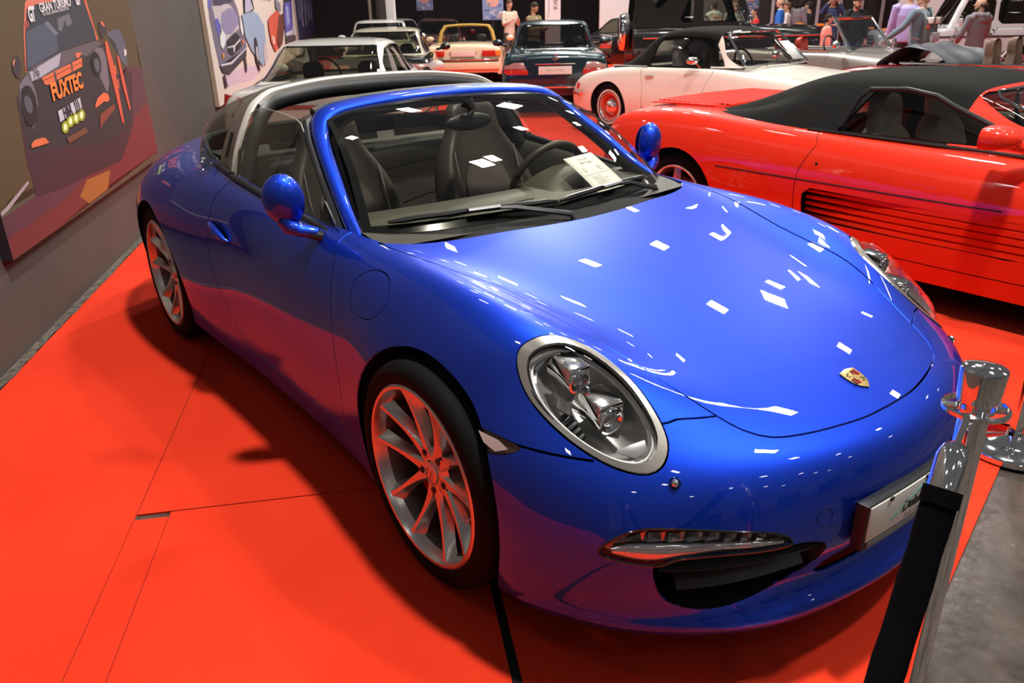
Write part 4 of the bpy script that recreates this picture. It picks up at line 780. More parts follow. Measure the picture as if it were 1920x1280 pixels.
# ---------- wheels ----------
for (x,y,z,rr,tr,wd,ph) in ((0,.893,.34,.270,.340,.245,91),(-2.45,.914,.345,.270,.345,.295,93)):
    for s in (-1,1):
        w=make_wheel('w',CARP,(x,s*y,z),rr,tr,wd,0,s); porsche_spokes(w,rr,ph)
        crest(w,Matrix.Translation((0,0,-.0325))@Matrix.Rotation(R(-25 if s<0 else 25),4,'Z'),.038,SATIN,'wheel_cap')
        d=MB(); d.lathe([(.05,-.105),(.165,-.105),(.17,-.108),(.17,-.132),(.165,-.135),(.05,-.135)],48); dd=d.build('brake_disc',mat('cast_iron',(.35,.33,.32),.35,.8),w)
        hol=MB()
        for q in range(24):
            for rr2,off in ((.10,0),(.125,.13),(.15,.26)):
                A=q*PI/12+off; hol.lathe([(0,-.1042),(.0035,-.1042)],6,Matrix.Translation((math.cos(A)*rr2,math.sin(A)*rr2,0)))
        ho=hol.build('drill_holes',BLACK,dd); ho['kind']='stuff'
        c=MB(); A0=R(200 if s<0 else -20); V=[];F=[]
        for k in range(9):
            A=A0-R(35)+R(70)*k/8
            for r2,zz in ((.10,-.085),(.185,-.085),(.185,-.150),(.10,-.150)): V.append((r2*math.cos(A),r2*math.sin(A),zz))
        for k in range(8):
            for j in range(4): F.append((k*4+j,k*4+(j+1)%4,(k+1)*4+(j+1)%4,(k+1)*4+j))
        F+=[(3,2,1,0),(32,33,34,35)]; c.add(V,F).build('brake_caliper',mat('red_caliper',(.45,.02,.015),.35),w,bevel=.004)
        v=MB(); v.tube([(math.cos(R(-5))*.236,math.sin(R(-5))*.236,-.012),(math.cos(R(-5))*.215,math.sin(R(-5))*.215,-.004)],.0035,8); v.build('valve',mat('grey_valve',(.4,.38,.36),.5),w)
# ---------- headlights ----------
RING=mat('satin_grey_bezel',(.42,.39,.35),.28,.75,.5)
BOWL=mat('lamp_bowl_silver',(.66,.64,.61),.32,.75)
LENS=mat('projector_lens',(.55,.55,.56),.02,.7,1,.0)
for s in (-1,1):
    ring,inner=None,None
    hl=HLM[s]; M2=np.array([1,s,1])
    IN=.855
    inner,ring=cut(hl,g_hl(s,IN)); 
    outer_in,_=cut(ring,g_hl(s,1.0,-.004))
    t=empty('headlight',(0,0,0)); t.parent=CARP
    # keep the ring slightly proud, like a moulded bezel
    panel('headlight_bezel',outer_in,RING,t,.02,off=.003)
    inner2,_=cut(inner,g_hl(s,IN,-.002))
    uv,w=hl_uv(inner2[0],s); q=np.clip(-poly_sd(HLP*IN,uv)/.085,0,1)
    dome=HN*M2; lens=(inner2[0]+(inner2[1]*.5+dome*.5)*(.003+.034*(1-(1-q)**2))[:,None],inner2[1],inner2[2])
    panel('headlight_cover',lens,CLR,t,0)
    def P(u,v,w,s=s):
        p=HLC+HE1*u+HE2*v+HN*w; return Vector((p[0],p[1]*s,p[2]))
    # bowl
    b=MB(); prof=[(.862,-.004),(.86,-.022),(.80,-.026),(.79,-.034),(.74,-.038),(.66,-.060),(.5,-.085),(.25,-.098),(.02,-.10)]; V=[];F=[]; hp=HLP[::2]; n=len(hp)
    for sc,dep in prof:
        for k in range(n): V.append(P(hp[k][0]*sc-.0*(1-sc),hp[k][1]*sc,dep+.004))
    for i in range(len(prof)-1):
        for k in range(n): F.append((i*n+k,i*n+(k+1)%n,(i+1)*n+(k+1)%n,(i+1)*n+k))
    b.add(V,F,True).build('reflector_bowl',BOWL,t,angle=30)
    # light guide ring
    for (sc,dep,rr,mm,nm) in ((.80,-.020,.0042,mat('frosted_light_guide',(.82,.82,.80),.25,.1,.5),'light_guide'),(.872,-.001,.0030,GLOSSB,'seal')):
        g=MB(); g.tube([P(x*sc,y*sc,dep) for x,y in HLP],rr,8,closed=True); g.build(nm,mm,t)
    # serrated strips
    for a,bq in ((30,44),(2,12)):
        st=MB(); seg=[HLP[i%len(HLP)]*.775 for i in range(a,bq)]
        seg=smooth_poly(seg,4,False)
        for i,(x,y) in enumerate(seg[::1]): st.tube([P(x,y,-.022),P(x*.95,y*.95,-.026)],.0016,4)
        st.build('serrated_strip',CHROME,t,kind='stuff')
    # projectors, aimed forward
    for nm,(px,py,pz),rr,ln in (('upper',(.424,.682,.728),.031,.085),('lower',(.515,.663,.655),.036,.10)):
        ax=Vector((1,s*.10,-.16)).normalized(); c=Vector((px,py*s,pz))
        Mx=basis(c,ax.cross(Vector((0,0,1))),Vector((0,0,1)).cross(ax).cross(ax)); z=ax; x=z.cross(Vector((0,0,1))).normalized(); y=z.cross(x); Mx=Matrix((x,y,z)).transposed().to_4x4(); Mx.translation=c
        pr=MB(); pr.lathe([(rr*.82,.004),(rr*.98,.004),(rr*1.04,-.004),(rr*1.02,-.02),(rr*.98,-ln*.6),(rr*1.12,-ln)],28,Mx); 
        pj=pr.build('projector_tube',CHROME,t)
        V=[];F=[]; hz=MB()
        hz.prism([(-rr*1.06,-rr*.25),(rr*1.06,-rr*.25),(rr*.95,-rr*1.22),(-rr*.95,-rr*1.22)],ln*.86,Mx@Matrix.Translation((0,0,-ln*.9)))
        hz.build('projector_shroud',mat('bright_chrome',(.93,.92,.90),.10,1),pj,bevel=.004)
        ln_=MB(); ln_.lathe([(0,.0),(rr*.3,-.001),(rr*.55,-.005),(rr*.74,-.013)],24,Mx@Matrix.Translation((0,0,.004))); ln_.build('projector_lens',LENS,pj)
        fc=MB()
        for q in range(14):
            A=2*PI*q/14; B=2*PI*(q+.92)/14
            pts=[(math.cos(A)*rr*.99,math.sin(A)*rr*.99,.002),(math.cos(B)*rr*.99,math.sin(B)*rr*.99,.002),(math.cos(B)*rr*.72,math.sin(B)*rr*.72,-.012),(math.cos(A)*rr*.72,math.sin(A)*rr*.72,-.012),]
            fc.add([Mx@Vector(p) for p in pts],[(0,1,2,3)])
        fc.build('facet_ring',CHROME,pj)
        bk=MB(); bk.lathe([(0,-.014),(rr*.74,-.014)],20,Mx); bk.build('projector_well',GLOSSB,pj)
    # dark trim pieces between the projectors and the ribbed heat sink
    tr_=MB(); tr_.prism([(.0,-.075),(.035,-.083),(.075,-.080),(.085,-.045),(.05,-.03),(.01,-.04)],.02,Matrix([(HE1[0],HE2[0],HN[0],0),(HE1[1]*s,HE2[1]*s,HN[1]*s,0),(HE1[2],HE2[2],HN[2],0),(0,0,0,1)]).copy() @Matrix.Identity(4))
    A=Matrix(((HE1[0],HE2[0],HN[0],HLC[0]),(s*HE1[1],s*HE2[1],s*HN[1],s*HLC[1]),(HE1[2],HE2[2],HN[2],HLC[2]),(0,0,0,1)))
    ht=MB()
    for q in range(5): ht.box(A@Vector((-.045+q*.017,-.060-.004*q,-.050)),(.009,.040,.022),A.to_3x3())
    ht.build('ribbed_heat_sink',BLACK,t,bevel=.0015)
    ht=MB(); ht.prism([(-.085,-.030),(-.070,-.055),(-.035,-.048),(-.05,-.022)],.014,A@Matrix.Translation((0,0,-.052))); ht.build('trim_wedge',BOWL,t,bevel=.002)
    ht=MB(); ht.prism([(-.07,.035),(-.02,.05),(.05,.052),(.06,.03),(.0,.012),(-.05,.012)],.012,A@Matrix.Translation((0,0,-.070))); ht.build('dark_trim',GLOSSB,t,bevel=.002)
    ht=MB(); ht.prism([(.105,-.040),(.150,-.020),(.160,.012),(.135,.030),(.120,.0)],.006,A@Matrix.Translation((0,0,-.036))); ht.build('turn_reflector',mat('grey_reflector',(.35,.34,.33),.35,.6),t,bevel=.002)
    # washer button
    bp=Vector((.697,s*.640,.567)); n=Vector((.62,s*.42,.66)).normalized(); Mw=n.to_track_quat('Z','Y').to_matrix().to_4x4(); Mw.translation=bp
    wb=MB(); wb.lathe([(.0135,-.004),(.0135,.0012),(.0125,.002),(.0110,.0)],20,Mw); wn=wb.build('washer_nozzle',GLOSSB,CARP); wq=MB(); wq.sphere(Mw@Vector((0,0,.001)),.0098,16,10); wq.build('chrome_ball',CHROME,wn)
# ---------- front lamp strips & intakes ----------
OR=mat('amber_reflecting_lens',(.80,.16,.06),.22,.2,.8)
for s in (-1,1):
    L=LAMP[s]
    V,N,F=L; t=empty('daytime_lamp'); t.parent=CARP
    # housing recessed, cover flush
    back,_=cut(L,lambda V:np.where(V[:,0]>.45,poly_sd(DRL,yz(V,s))+.003,1.0))
    b2=(back[0]-back[1]*.016,back[1],back[2]); panel('lamp_housing',b2,mat('dark_chrome',(.20,.19,.19),.18,.9),t,0)
    panel('lamp_cover',back,CLR,t,0,off=.0015)
    # glossy edge
    g=MB(); 
    def proj_body(y,z):
        d=(V0[:,1]-s*y)**2+(V0[:,2]-z)**2+np.where(V0[:,0]<.45,9,0); i=np.argmin(d); n=N0[i]; x=V0[i,0]-(n[1]*(s*y-V0[i,1])+n[2]*(z-V0[i,2]))/max(n[0],.25); return Vector((x,s*y,z)),Vector(n)
    pts=[proj_body(y,z)[0] for y,z in DRL]; g.tube(pts,.0032,6,closed=True); g.build('lamp_seal',GLOSSB,t)
    # lower light bar (reflects the carpet) and upper reflector row
    up_=smooth_poly([(.777,.424),(.745,.436),(.69,.440),(.60,.438),(.52,.431),(.447,.420)],5,False); dn_=smooth_poly([(.775,.405),(.745,.398),(.705,.398),(.60,.416),(.52,.412),(.455,.410)],5,False)
    g=MB(); P1=[]
    for (y,z),(y2,z2) in zip(up_,dn_):
        row=[]
        for u,dn in ((0,-.011),(.15,-.004),(.6,-.002),(1,-.006)):
            p,n=proj_body(y+(y2-y)*u,z+(z2-z)*u); row.append(tuple(p+n*dn))
        P1.append(row)
    g.grid(P1,2,3); g.build('light_bar',mat('clear_light_bar',(.78,.74,.72),.10,.75,.6),t)
    for k in range(9):
        y=.748-k*.034; zt=.455 if k<5 else .452-(k-4)*.004
        a0=proj_body(y,zt+.012 if k>0 else zt-.004); a1=proj_body(y-.030,zt+.012-(.003 if k>4 else 0)); b0=proj_body(y+.006,zt-.012); b1=proj_body(y-.022,zt-.012)
        V=[a0[0]-a0[1]*.003,a1[0]-a1[1]*.012,b1[0]-b1[1]*.015,b0[0]-b0[1]*.006]
        g=MB(); mid=sum(V,Vector())/4-a0[1]*.010; g.add(V+[mid],[(0,1,4),(1,2,4),(2,3,4),(3,0,4)],True); g.build('reflector_cell',mat('chrome_cell',(.36,.35,.34),.16,1),t)
    # intake box
    V=[];F=[]; ip=INT[::2]; n_=len(ip)
    for k,(y,z) in enumerate(ip):
        p,n=proj_body(y,z); V.append(p+n*.0); 
    cc=sum(V,Vector())/n_
    for dx,sc in ((-.06,.92),(-.16,.75)):
        for k in range(n_): V.append(cc+(V[k]-cc)*sc+Vector((dx,-s*dx*-.25,0)))
    for i in range(2):
        for k in range(n_): F.append((i*n_+k,i*n_+(k+1)%n_,(i+1)*n_+(k+1)%n_,(i+1)*n_+k))
    F.append(tuple(range(2*n_,3*n_)))
    MB().add(V,F).build('side_intake',BLACK,CARP)
    # vanes with pointed inner tips
    for (za,zb,yo,yi,zi) in ((.365,.352,.700,.335,.372),(.300,.290,.655,.365,.318)):
        V=[];F=[]; m_=12
        for k in range(m_+1):
            u=k/m_; y=yo+(yi-yo)*u; z=za+(zi-za)*u**1.5; p,n=proj_body(y,z); p=p-n*.006; th=.020*(1-u**4)+.0015
            for dn,dz in ((0.0,0.0),(-.055,.012+th*.4),(-.055,.012-th),(-.004,-.006*(1-u**4))): V.append(p+n*dn*(1-.6*u**3)+Vector((0,0,dz)))
        for k in range(m_):
            for j in range(4): F.append((k*4+j,k*4+(j+1)%4,(k+1)*4+(j+1)%4,(k+1)*4+j))
        F+=[(0,1,2,3),(m_*4+3,m_*4+2,m_*4+1,m_*4)]
        MB().add(V,F,True).build('intake_vane',mat('vane_plastic',(.030,.030,.032),.33),CARP,angle=25)
    # side marker lamp
    t=empty('side_marker_lamp'); t.parent=CARP; L=SM[s]
    a,_=cut(L,lambda V:np.where((V[:,1]*s>.6),poly_sd(SMK,V[:,[0,2]])+.002,1.0))
    panel('lamp_body',(a[0]-a[1]*.006,a[1],a[2]),mat('smoked_reflector',(.16,.10,.08),.25,.6),t,0); panel('lamp_cover',a,CLR,t,0,off=.001)
    g=MB(); V=[(x,0,z) for x,z in ((.262,.596),(.33,.592),(.362,.580),(.33,.566),(.29,.575))]
    pp=[sd(x,z,s) for x,_,z in V]; g.add([p-n*.003 for p,n in pp],[(0,1,2,3,4)]); g.build('reflector_bar',mat('pale_reflector',(.85,.75,.70),.25,.3),t)
    # body-side door handle
    hx=MB(); p,n=sd(-1.545,.735,s); Mh=basis(p,(1,0,-.28),n.cross(Vector((1,0,-.28)))) 
    z=n; x=Vector((1,0,-.30)); x=(x-n*(x@n if False else x.dot(n))).normalized(); y=z.cross(x); Mh=Matrix((x,y,z)).transposed().to_4x4(); Mh.translation=p
    hx.add([Mh@Vector((a_,b_,c_)) for a_,b_,c_ in [(.085*math.cos(A),.034*math.sin(A),.0015) for A in np.linspace(0,2*PI,25)[:-1]]],[tuple(range(24))]); hd=hx.build('handle_recess',GLOSSB,CARP)
    hx=MB(); hx.tube([Mh@Vector((u,.004*math.sin((u+.09)*17),.004+.016*math.sin(PI*(u+.09)/.18)**.5 if abs(u)<.089 else .002)) for u in np.linspace(-.09,.09,13)],[.004+.012*math.sin(PI*k/12)**.6 for k in range(13)],10); hx.build('door_handle',BLUE,CARP)
    # side blade ahead of the rear wheel
# mirrors ------------------------------------------------------------
for s in (-1,1):
    t=empty('door_mirror'); t.parent=CARP
    c=Vector((-.825,s*.862,.985)); b=MB(); V=[];F=[]; nu,nv=24,14
    for j in range(nv+1):
        th=PI*j/nv
        for i in range(nu):
            A=2*PI*i/nu; x=math.cos(th); ry=.066;rz=.086; f=math.sin(th)**.85
            X=.060*x if x>0 else .034*x
            y=ry*f*math.cos(A)*(1+.05*math.cos(A)); z=rz*f*math.sin(A)
            z+= .10*y*1.0
            V.append(c+Vector((X+ .18*y*-1,s*y,z)))
    for j in range(nv):
        for i in range(nu): a=j*nu+i;bb=j*nu+(i+1)%nu; F.append((a,bb,bb+nu,a+nu))
    b.add(V,F,True); b.build('mirror_shell',BLUE,t)
    g=MB(); g.add([c+Vector((-.0355-.18*yy*.9,s*yy,zz+.1*yy)) for yy,zz in [(.056*math.cos(A),.070*math.sin(A)) for A in np.linspace(0,2*PI,25)[:-1]]],[tuple(range(24))]); g.build('mirror_glass',mat('mirror',(.6,.6,.6),.02,1),t)
    g=MB(); g.tube([c+Vector((.010,s*.010,-.060)),c+Vector((.022,-s*.002,-.085)),c+Vector((.045,-s*.030,-.102)),c+Vector((.075,-s*.075,-.108))],[.036,.036,.027,.020],14,sq=.8); g.build('mirror_foot',BLUE,t)
    g=MB(); g.tube([c+Vector((.060,-s*.045,-.112)),c+Vector((.090,-s*.085,-.122))],[.018,.020],10,sq=.8); g.build('foot_pad',BLACK,t)
# ---------- windscreen frame ----------
def mirr(pts,c=True):
    """half curve from right base to the centre -> full curve"""
    L=[Vector(p) for p in pts]; return L+[Vector((p.x,-p.y,p.z)) for p in L[::-1][1:]]
WO=[(-.66,-.728,.862),(-.80,-.700,.955),(-.93,-.672,1.045),(-1.07,-.635,1.128),(-1.155,-.600,1.182),(-1.195,-.555,1.216),(-1.212,-.48,1.236),(-1.222,-.33,1.250),(-1.228,-.16,1.257),(-1.230,0,1.259)]
WI=[(-.60,-.700,.880),(-.735,-.668,.945),(-.86,-.637,1.028),(-.985,-.603,1.103),(-1.065,-.573,1.160),(-1.100,-.535,1.196),(-1.118,-.47,1.216),(-1.130,-.33,1.229),(-1.137,-.16,1.237),(-1.139,0,1.239)]
wo=mirr(WO); wi=mirr(WI); NP=[]
cz=Vector((-1.0,0,1.0))
for a,b in zip(wo,wi):
    m=(a+b)/2; d=(b-a); L=d.length; out=Vector((.45,m.y*.9,.75)).normalized()
    inn=-out
    NP.append([tuple(a+inn*.035-d*.1),tuple(a+inn*.010),tuple(a+d*.25+out*.008),tuple(m+out*.011),tuple(b-d*.18+out*.008),tuple(b+inn*.004),tuple(b+inn*.02)])
t=empty('windscreen_frame'); t.parent=CARP
g=MB(); g.grid(NP,5,3,.9); g.build('frame_surround',BLUE,t,angle=80)
# inner black pillars
NP=[]
for a,b in zip(wo,wi):
    d=(b-a); out=Vector((.45,a.y*.9,.75)).normalized(); NP.append([tuple(a-out*.012-d*.05),tuple(a-out*.045-d*.1),tuple(a-out*.06+d*.4),tuple(b-out*.04+d*.5),tuple(b-out*.016+d*.55)])
g=MB(); g.grid(NP,3,2); g.build('inner_trim',BLACK,t,angle=80)
# rubber header strip behind the frame
g=MB(); g.tube([p+Vector((-.022,0,-.014)) for p in wo[5:-5]],.018,8); g.build('header_seal',mat('grey_rubber',(.06,.058,.055),.5),t)
for s in (-1,1):
    g=MB(); g.tube([Vector((p[0]-.022,s*(abs(p[1])+.004),p[2]-.006)) for p in WO[:5]],.013,8); g.build('pillar_seal',BLACK,t)
# ---------- windscreen glass ----------
base=[Vector(p) for p in ((-.60,-.700,.880),(-.530,-.60,.884),(-.465,-.45,.888),(-.42,-.28,.890),(-.395,-.13,.891),(-.388,0,.891))]
base=base+[Vector((p.x,-p.y,p.z)) for p in base[::-1][1:]]
top=[Vector(p) for p in ((-1.095,-.560,1.190),(-1.117,-.47,1.212),(-1.128,-.35,1.224),(-1.134,-.22,1.231),(-1.138,-.1,1.235),(-1.139,0,1.236))]
top=top+[Vector((p.x,-p.y,p.z)) for p in top[::-1][1:]]
P=[]
side=[Vector(p) for p in WI[0:5]]
for i,(a,b) in enumerate(zip(base,top)):
    row=[]
    for u in (0,.25,.5,.75,1):
        p=a.lerp(b,u); p+=Vector((.35,0,.6)).normalized()*.045*math.sin(PI*u)*1.0; row.append(p)
    P.append([tuple(p) for p in row])
gV,gN,gF=grid_surf(P,6,8,1.0)
if gN[:,2].mean()<0: gN=-gN; gF=[f[::-1] for f in gF]
wt=panel('windscreen',(gV,gN,gF),GLS,CARP,0)
# black printed border
bd=[(-.535,-.655,.887),(-.66,-.640,.945)]
V=[];F=[]; nv=4*8+1; nu=10*6+1
gi=gV.reshape(nu,nv,3); gn=gN.reshape(nu,nv,3)
def frit(w_b,w_s,w_t,nm):
    V=[];F=[]
    # coordinates run round the pane
    def pt(u,v):
        fu=u*(nu-1); fv=v*(nv-1); i=min(int(fu),nu-2); j=min(int(fv),nv-2); a=fu-i; b=fv-j
        p=gi[i,j]*(1-a)*(1-b)+gi[i+1,j]*a*(1-b)+gi[i,j+1]*(1-a)*b+gi[i+1,j+1]*a*b; q=gn[i,j]; return p-q*.003
    ring_o=[(u,0) for u in np.linspace(0,1,41)]+[(1,v) for v in np.linspace(0,1,25)[1:]]+[(u,1) for u in np.linspace(1,0,41)[1:]]+[(0,v) for v in np.linspace(1,0,25)[1:-1]]
    ring_i=[(w_s+(1-2*w_s)*u,w_b+(1-w_b-w_t)*v) for u,v in ring_o]
    n=len(ring_o); V=[pt(*p) for p in ring_o]+[pt(*p) for p in ring_i]; F=[(k,(k+1)%n,n+(k+1)%n,n+k) for k in range(n)]
    meshobj(nm,V,F,GLOSSB,wt)
frit(.055,.028,.035,'frit_border')
# mirror on the windscreen
t=empty('inside_mirror'); t.parent=CARP
g=MB(); g.sphere((-1.02,.02,1.135),(.020,.115,.034),20,10); g.build('mirror_case',BLACK,t)
g=MB(); g.tube([(-1.02,.02,1.15),(-.98,.01,1.19),(-1.0,0,1.215)],[.014,.016,.03],8); g.build('mirror_stem',BLACK,t)
for y_,w_ in ((-.28,.30),(.32,.28)): g=MB(); g.box((-1.15,y_,1.200),(.10,w_,.012),(0,R(-3),0)); g.build('sun_visor',BLACK,CARP,bevel=.004)
# cowl tray and wipers
V=[];F=[]; n=24
rc=[Vector((p[0],p[1],0)) for p in smooth_poly([(-.50,-.712),(-.417,-.63),(-.36,-.5),(-.32,-.33),(-.292,-.16),(-.283,0),(-.292,.16),(-.32,.33),(-.36,.5),(-.417,.63),(-.50,.712)],3,False)]
bc=[Vector(p) for p in smooth_poly([tuple(p) for p in base],3,False)]
m_=len(rc)
for k in range(m_):
    a=rc[k]; z=body_pt(a.x,a.y)[0].z; b=bc[min(int(k*len(bc)/m_),len(bc)-1)]
    for q,(u,dz) in enumerate(((0,-.020),(.15,-.034),(.6,-.030),(1,-.006),(1.25,.002))): p=Vector((a.x,a.y,z)).lerp(b,u); V.append(p+Vector((0,0,dz)))
for k in range(m_-1):
    for q in range(4): F.append((k*5+q,k*5+q+1,(k+1)*5+q+1,(k+1)*5+q))
MB().add(V,F,True).build('cowl_tray',mat('cowl_black',(.004,.004,.004),.5,spec=.2),CARP)
def on_glass(x,y,d=.01):
    q=(gV[:,0]-x)**2+(gV[:,1]-y)**2; i=np.argmin(q); n=gN[i]; z=gV[i,2]-(n[0]*(x-gV[i,0])+n[1]*(y-gV[i,1]))/n[2]; return Vector((x,y,z))+Vector(n)*d
def bpt(y,dx,d):   # point just above the lower edge of the pane
    xb=np.interp(abs(y),[0,.13,.28,.45,.60,.70],[-.388,-.395,-.42,-.465,-.530,-.60]); return on_glass(xb-dx,y,d)
for (y0,y1) in ((-.62,-.03),(-.02,.52)):
    t=empty('wiper'); t.parent=CARP
    bl=MB(); bl.tube([bpt(y0+(y1-y0)*u,.030+.012*math.sin(PI*u),.012) for u in np.linspace(0,1,14)],[.005]+[.010]*12+[.005],6); bl.build('wiper_blade',BLACK,t)
    m=y0+(y1-y0)*.52; arm=MB(); e=y1+.02; q0=bpt(min(e,.6),-.030,.010)
    arm.tube([q0+Vector((.015,0,-.03)),q0+Vector((0,-.01,.006)),bpt(y1-.10,.004,.020),bpt(m+.10,.022,.026),bpt(m,.036,.022)],[.017,.015,.011,.009,.007],8,sq=.55); arm.build('wiper_arm',BLACK,t)
    cl=MB(); cl.tube([bpt(m-.06,.034,.024),bpt(m+.05,.034,.027)],[.011,.011],6,sq=.6); cl.build('blade_clip',mat('satin_grey',(.25,.25,.25),.3,.3),t)
# ---------- targa hoop ----------
HF=[(-1.575,-.768,.925),(-1.605,-.725,1.04),(-1.635,-.655,1.160),(-1.655,-.605,1.215),(-1.675,-.54,1.248),(-1.69,-.47,1.262),(-1.70,-.30,1.282),(-1.705,-.15,1.288),(-1.705,0,1.290)]
HW=[.20,.19,.17,.165,.165,.17,.17,.17,.17]
hf=mirr(HF); hw=HW+HW[::-1][1:]
rows=[];rowp=[];rowi=[]
for i,(p,w) in enumerate(zip(hf,hw)):
    out=Vector((0,p.y*(1.2 if p.z<1.24 else .35),max(.02,(p.z-.95)*2.2))).normalized(); bk=Vector((-1,0,-.02)).normalized()
    inn=Vector((0,-out.y,-out.z))
    rows.append([tuple(p+inn*.020+Vector((.004,0,0))),tuple(p+Vector((.008,0,0))+inn*.004),tuple(p+out*.003),tuple(p+bk*.046+out*.004),tuple(p+bk*.053+inn*.003)])
    rowp.append([tuple(p+bk*.050+inn*.004),tuple(p+bk*.056+out*.0015),tuple(p+bk*w*.6+out*.004),tuple(p+bk*w+out*.002-Vector((0,0,.012 if p.z>1.2 else .0))),tuple(p+bk*(w+.006)+inn*.02)])
    rowi.append([tuple(p+inn*.018+Vector((.006,0,0))),tuple(p+inn*.040+Vector((.020,0,0))),tuple(p+inn*.075+Vector((.012,0,0))),tuple(p+inn*.085-Vector((.06,0,0))),tuple(p+inn*.06-Vector((.15,0,0)))])
t=empty('roof_hoop'); t.parent=CARP
g=MB(); g.grid(rows,6,3,.9); g.build('silver_edge',mat('bright_silver_trim',(.84,.81,.75),.42,.15,.3),t,angle=70)
g=MB(); g.grid(rowp,6,3,.9); g.build('satin_panel',mat('satin_grey_hoop',(.30,.265,.235),.38,.8),t,angle=70)
g=MB(); g.grid(rowi,5,3,.9); g.build('inner_lining',BLACK,t,angle=70)
for s in (-1,1):
    for k in range(3):
        g=MB(); x=-1.665-.014*k; g.tube([(x,s*(.757-.0),1.01-.004*k),(x-.012,s*.712,1.10)],.0028,6); g.build('gill',GLOSSB,t)
    g=MB(); g.tube([(-1.57,s*.755,.94),(-1.60,s*.722,1.03),(-1.63,s*.65,1.15),(-1.652,s*.60,1.205)],.010,6); g.build('hoop_seal',BLACK,t)
Mt=basis((-1.655,-.7655,.955),(-1,0,.0),(0,.35,1)); Mt=Matrix(((1,0,0,-1.655),(0,.33,-.944,-.7655),(0,.944,.33,.955),(0,0,0,1)))
text('hoop_script','targa',.036,CHROME,t,Mt,.0012,shear=.35)
for k,(yy,xo) in enumerate(((-.60,0),)):
    pass
# ---------- rear window dome ----------
hb=[p+Vector((-w-.0,0,-.012 if p.z>1.2 else 0)) for p,w in zip(hf,hw)]
hb=hb[0:]; n=len(hb); P=[]
tail=[Vector((-2.80,0,.985))]
bs=[Vector((-1.80,-.748,.955)),Vector((-1.95,-.740,.975)),Vector((-2.10,-.705,.985)),Vector((-2.30,-.65,.993)),Vector((-2.48,-.57,.99)),Vector((-2.62,-.46,.985)),Vector((-2.72,-.33,.98)),Vector((-2.78,-.17,.978)),Vector((-2.80,0,.978))]
bs=bs+[Vector((p.x,-p.y,p.z)) for p in bs[::-1][1:]]
for a,b in zip(hb,bs):
    P.append([tuple(a.lerp(b,u)+Vector((0,a.y*.10*math.sin(PI*u),.06*math.sin(PI*u)*(1-abs(a.y)/1.0)))) for u in (0,.33,.67,1)])
rg=MB(); rg.grid(P,5,6,.9); rg.build('rear_window',mat('rear_glass_tinted',(.5,.5,.5)) if False else glass_mat('rear_glass',(.66,.68,.62),1.0),CARP,angle=80)
g=MB(); g.tube([p+Vector((0,0,.0)) for p in bs],.014,8); g.build('window_seal',BLACK,CARP)
# ---------- side glass and door tops ----------
for s in (-1,1):
    BL=[(-.66,.738,.868),(-.9,.752,.890),(-1.2,.765,.915),(-1.45,.772,.938),(-1.575,.776,.950)]
    TP=[(-1.13,.625,1.155),(-1.22,.655,1.178),(-1.34,.664,1.196),(-1.46,.664,1.200),(-1.60,.668,1.175)]
    # front edge follows the pillar, so interpolate a curved top
    top_=smooth_poly([(-.68,.735,.880),(-.93,.690,1.035),(-1.12,.640,1.150),(-1.18,.630,1.182),(-1.28,.632,1.196),(-1.42,.632,1.203),(-1.55,.634,1.200),(-1.632,.645,1.175)],4,False)
    bot_=np.array([np.array(BL[0])+(np.array(BL[-1])-np.array(BL[0]))*u for u in np.linspace(0,1,len(top_))])
    bot_[:,1]+=.01*np.sin(PI*np.linspace(0,1,len(top_)))
    V=[];F=[]
    for a,b in zip(bot_,top_):
        for u in (0,.33,.67,1): p=a+(b-a)*u; V.append((p[0],s*(p[1]+.012*math.sin(PI*u)),p[2]))
    for k in range(len(top_)-1):
        for q in range(3): F.append((k*4+q,k*4+q+1,(k+1)*4+q+1,(k+1)*4+q))
    t=empty('side_window'); t.parent=CARP
    MB().add(V,F,True).build('pane',SGL,t,angle=60)
    g=MB(); g.tube([(p[0],s*p[1],p[2]) for p in top_[8:]],.0018,5); g.build('pane_edge',mat('glass_edge',(.45,.52,.45),.2),t)
    g=MB(); g.tube([(x,s*(y+.006),z-.004) for x,y,z in smooth_poly(BL,4,False)],.013,8,sq=.8); g.tube([(x,s*(y+.004),z) for x,y,z in ((-1.575,.776,.950),(-1.75,.768,.962),(-1.80,.760,.962))],.013,8); g.build('belt_strip',BLACK,t)
    g=MB(); g.prism([(-.70,.865),(-.86,.882),(-.795,.965)],.006,Matrix(((1,0,0,0),(0,0.0,s,s*.728),(0,1,0,0.0),(0,0,0,1)))); g.build('quarter_triangle',BLACK,t)
# ---------- interior ----------
INN=mat('interior_plastic',(.06,.055,.045),.55)
noise_bump(LEATHER,300,.15,.001)
g=MB(); 
g.grid([[(x,y,z) for y,z in ((-.742,zt),(-.70,zt-.06),(-.67,.55),(-.64,.30),(-.45,.24),(0,.24),(.45,.24),(.64,.30),(.67,.55),(.70,zt-.06),(.742,zt))] for x,zt in ((-.60,.865),(-.9,.885),(-1.2,.905),(-1.5,.925),(-1.8,.945),(-2.05,.945))],4,4); g.build('cabin_tub',INN,CARP,angle=70)
g=MB(); g.grid([[(x+.12*abs(y)**2*-1.0,y,z) for y in (-.70,-.5,-.2,0,.2,.5,.70)] for x,z in ((-.40,.868),(-.50,.882),(-.62,.893),(-.76,.895),(-.83,.880),(-.86,.84),(-.84,.72),(-.82,.55))],4,4); g.build('dashboard',mat('dashboard_vinyl',(.055,.050,.038),.5),CARP,angle=70)
g=MB(); g.tube([(-.585,y,.8985-.06*y*y) for y in np.linspace(-.55,.0,9)],.003,5); g.tube([(-.50,y,.8905) for y in np.linspace(-.45,.45,9)],.0025,5); g.build('dashboard_seam',BLACK,CARP)
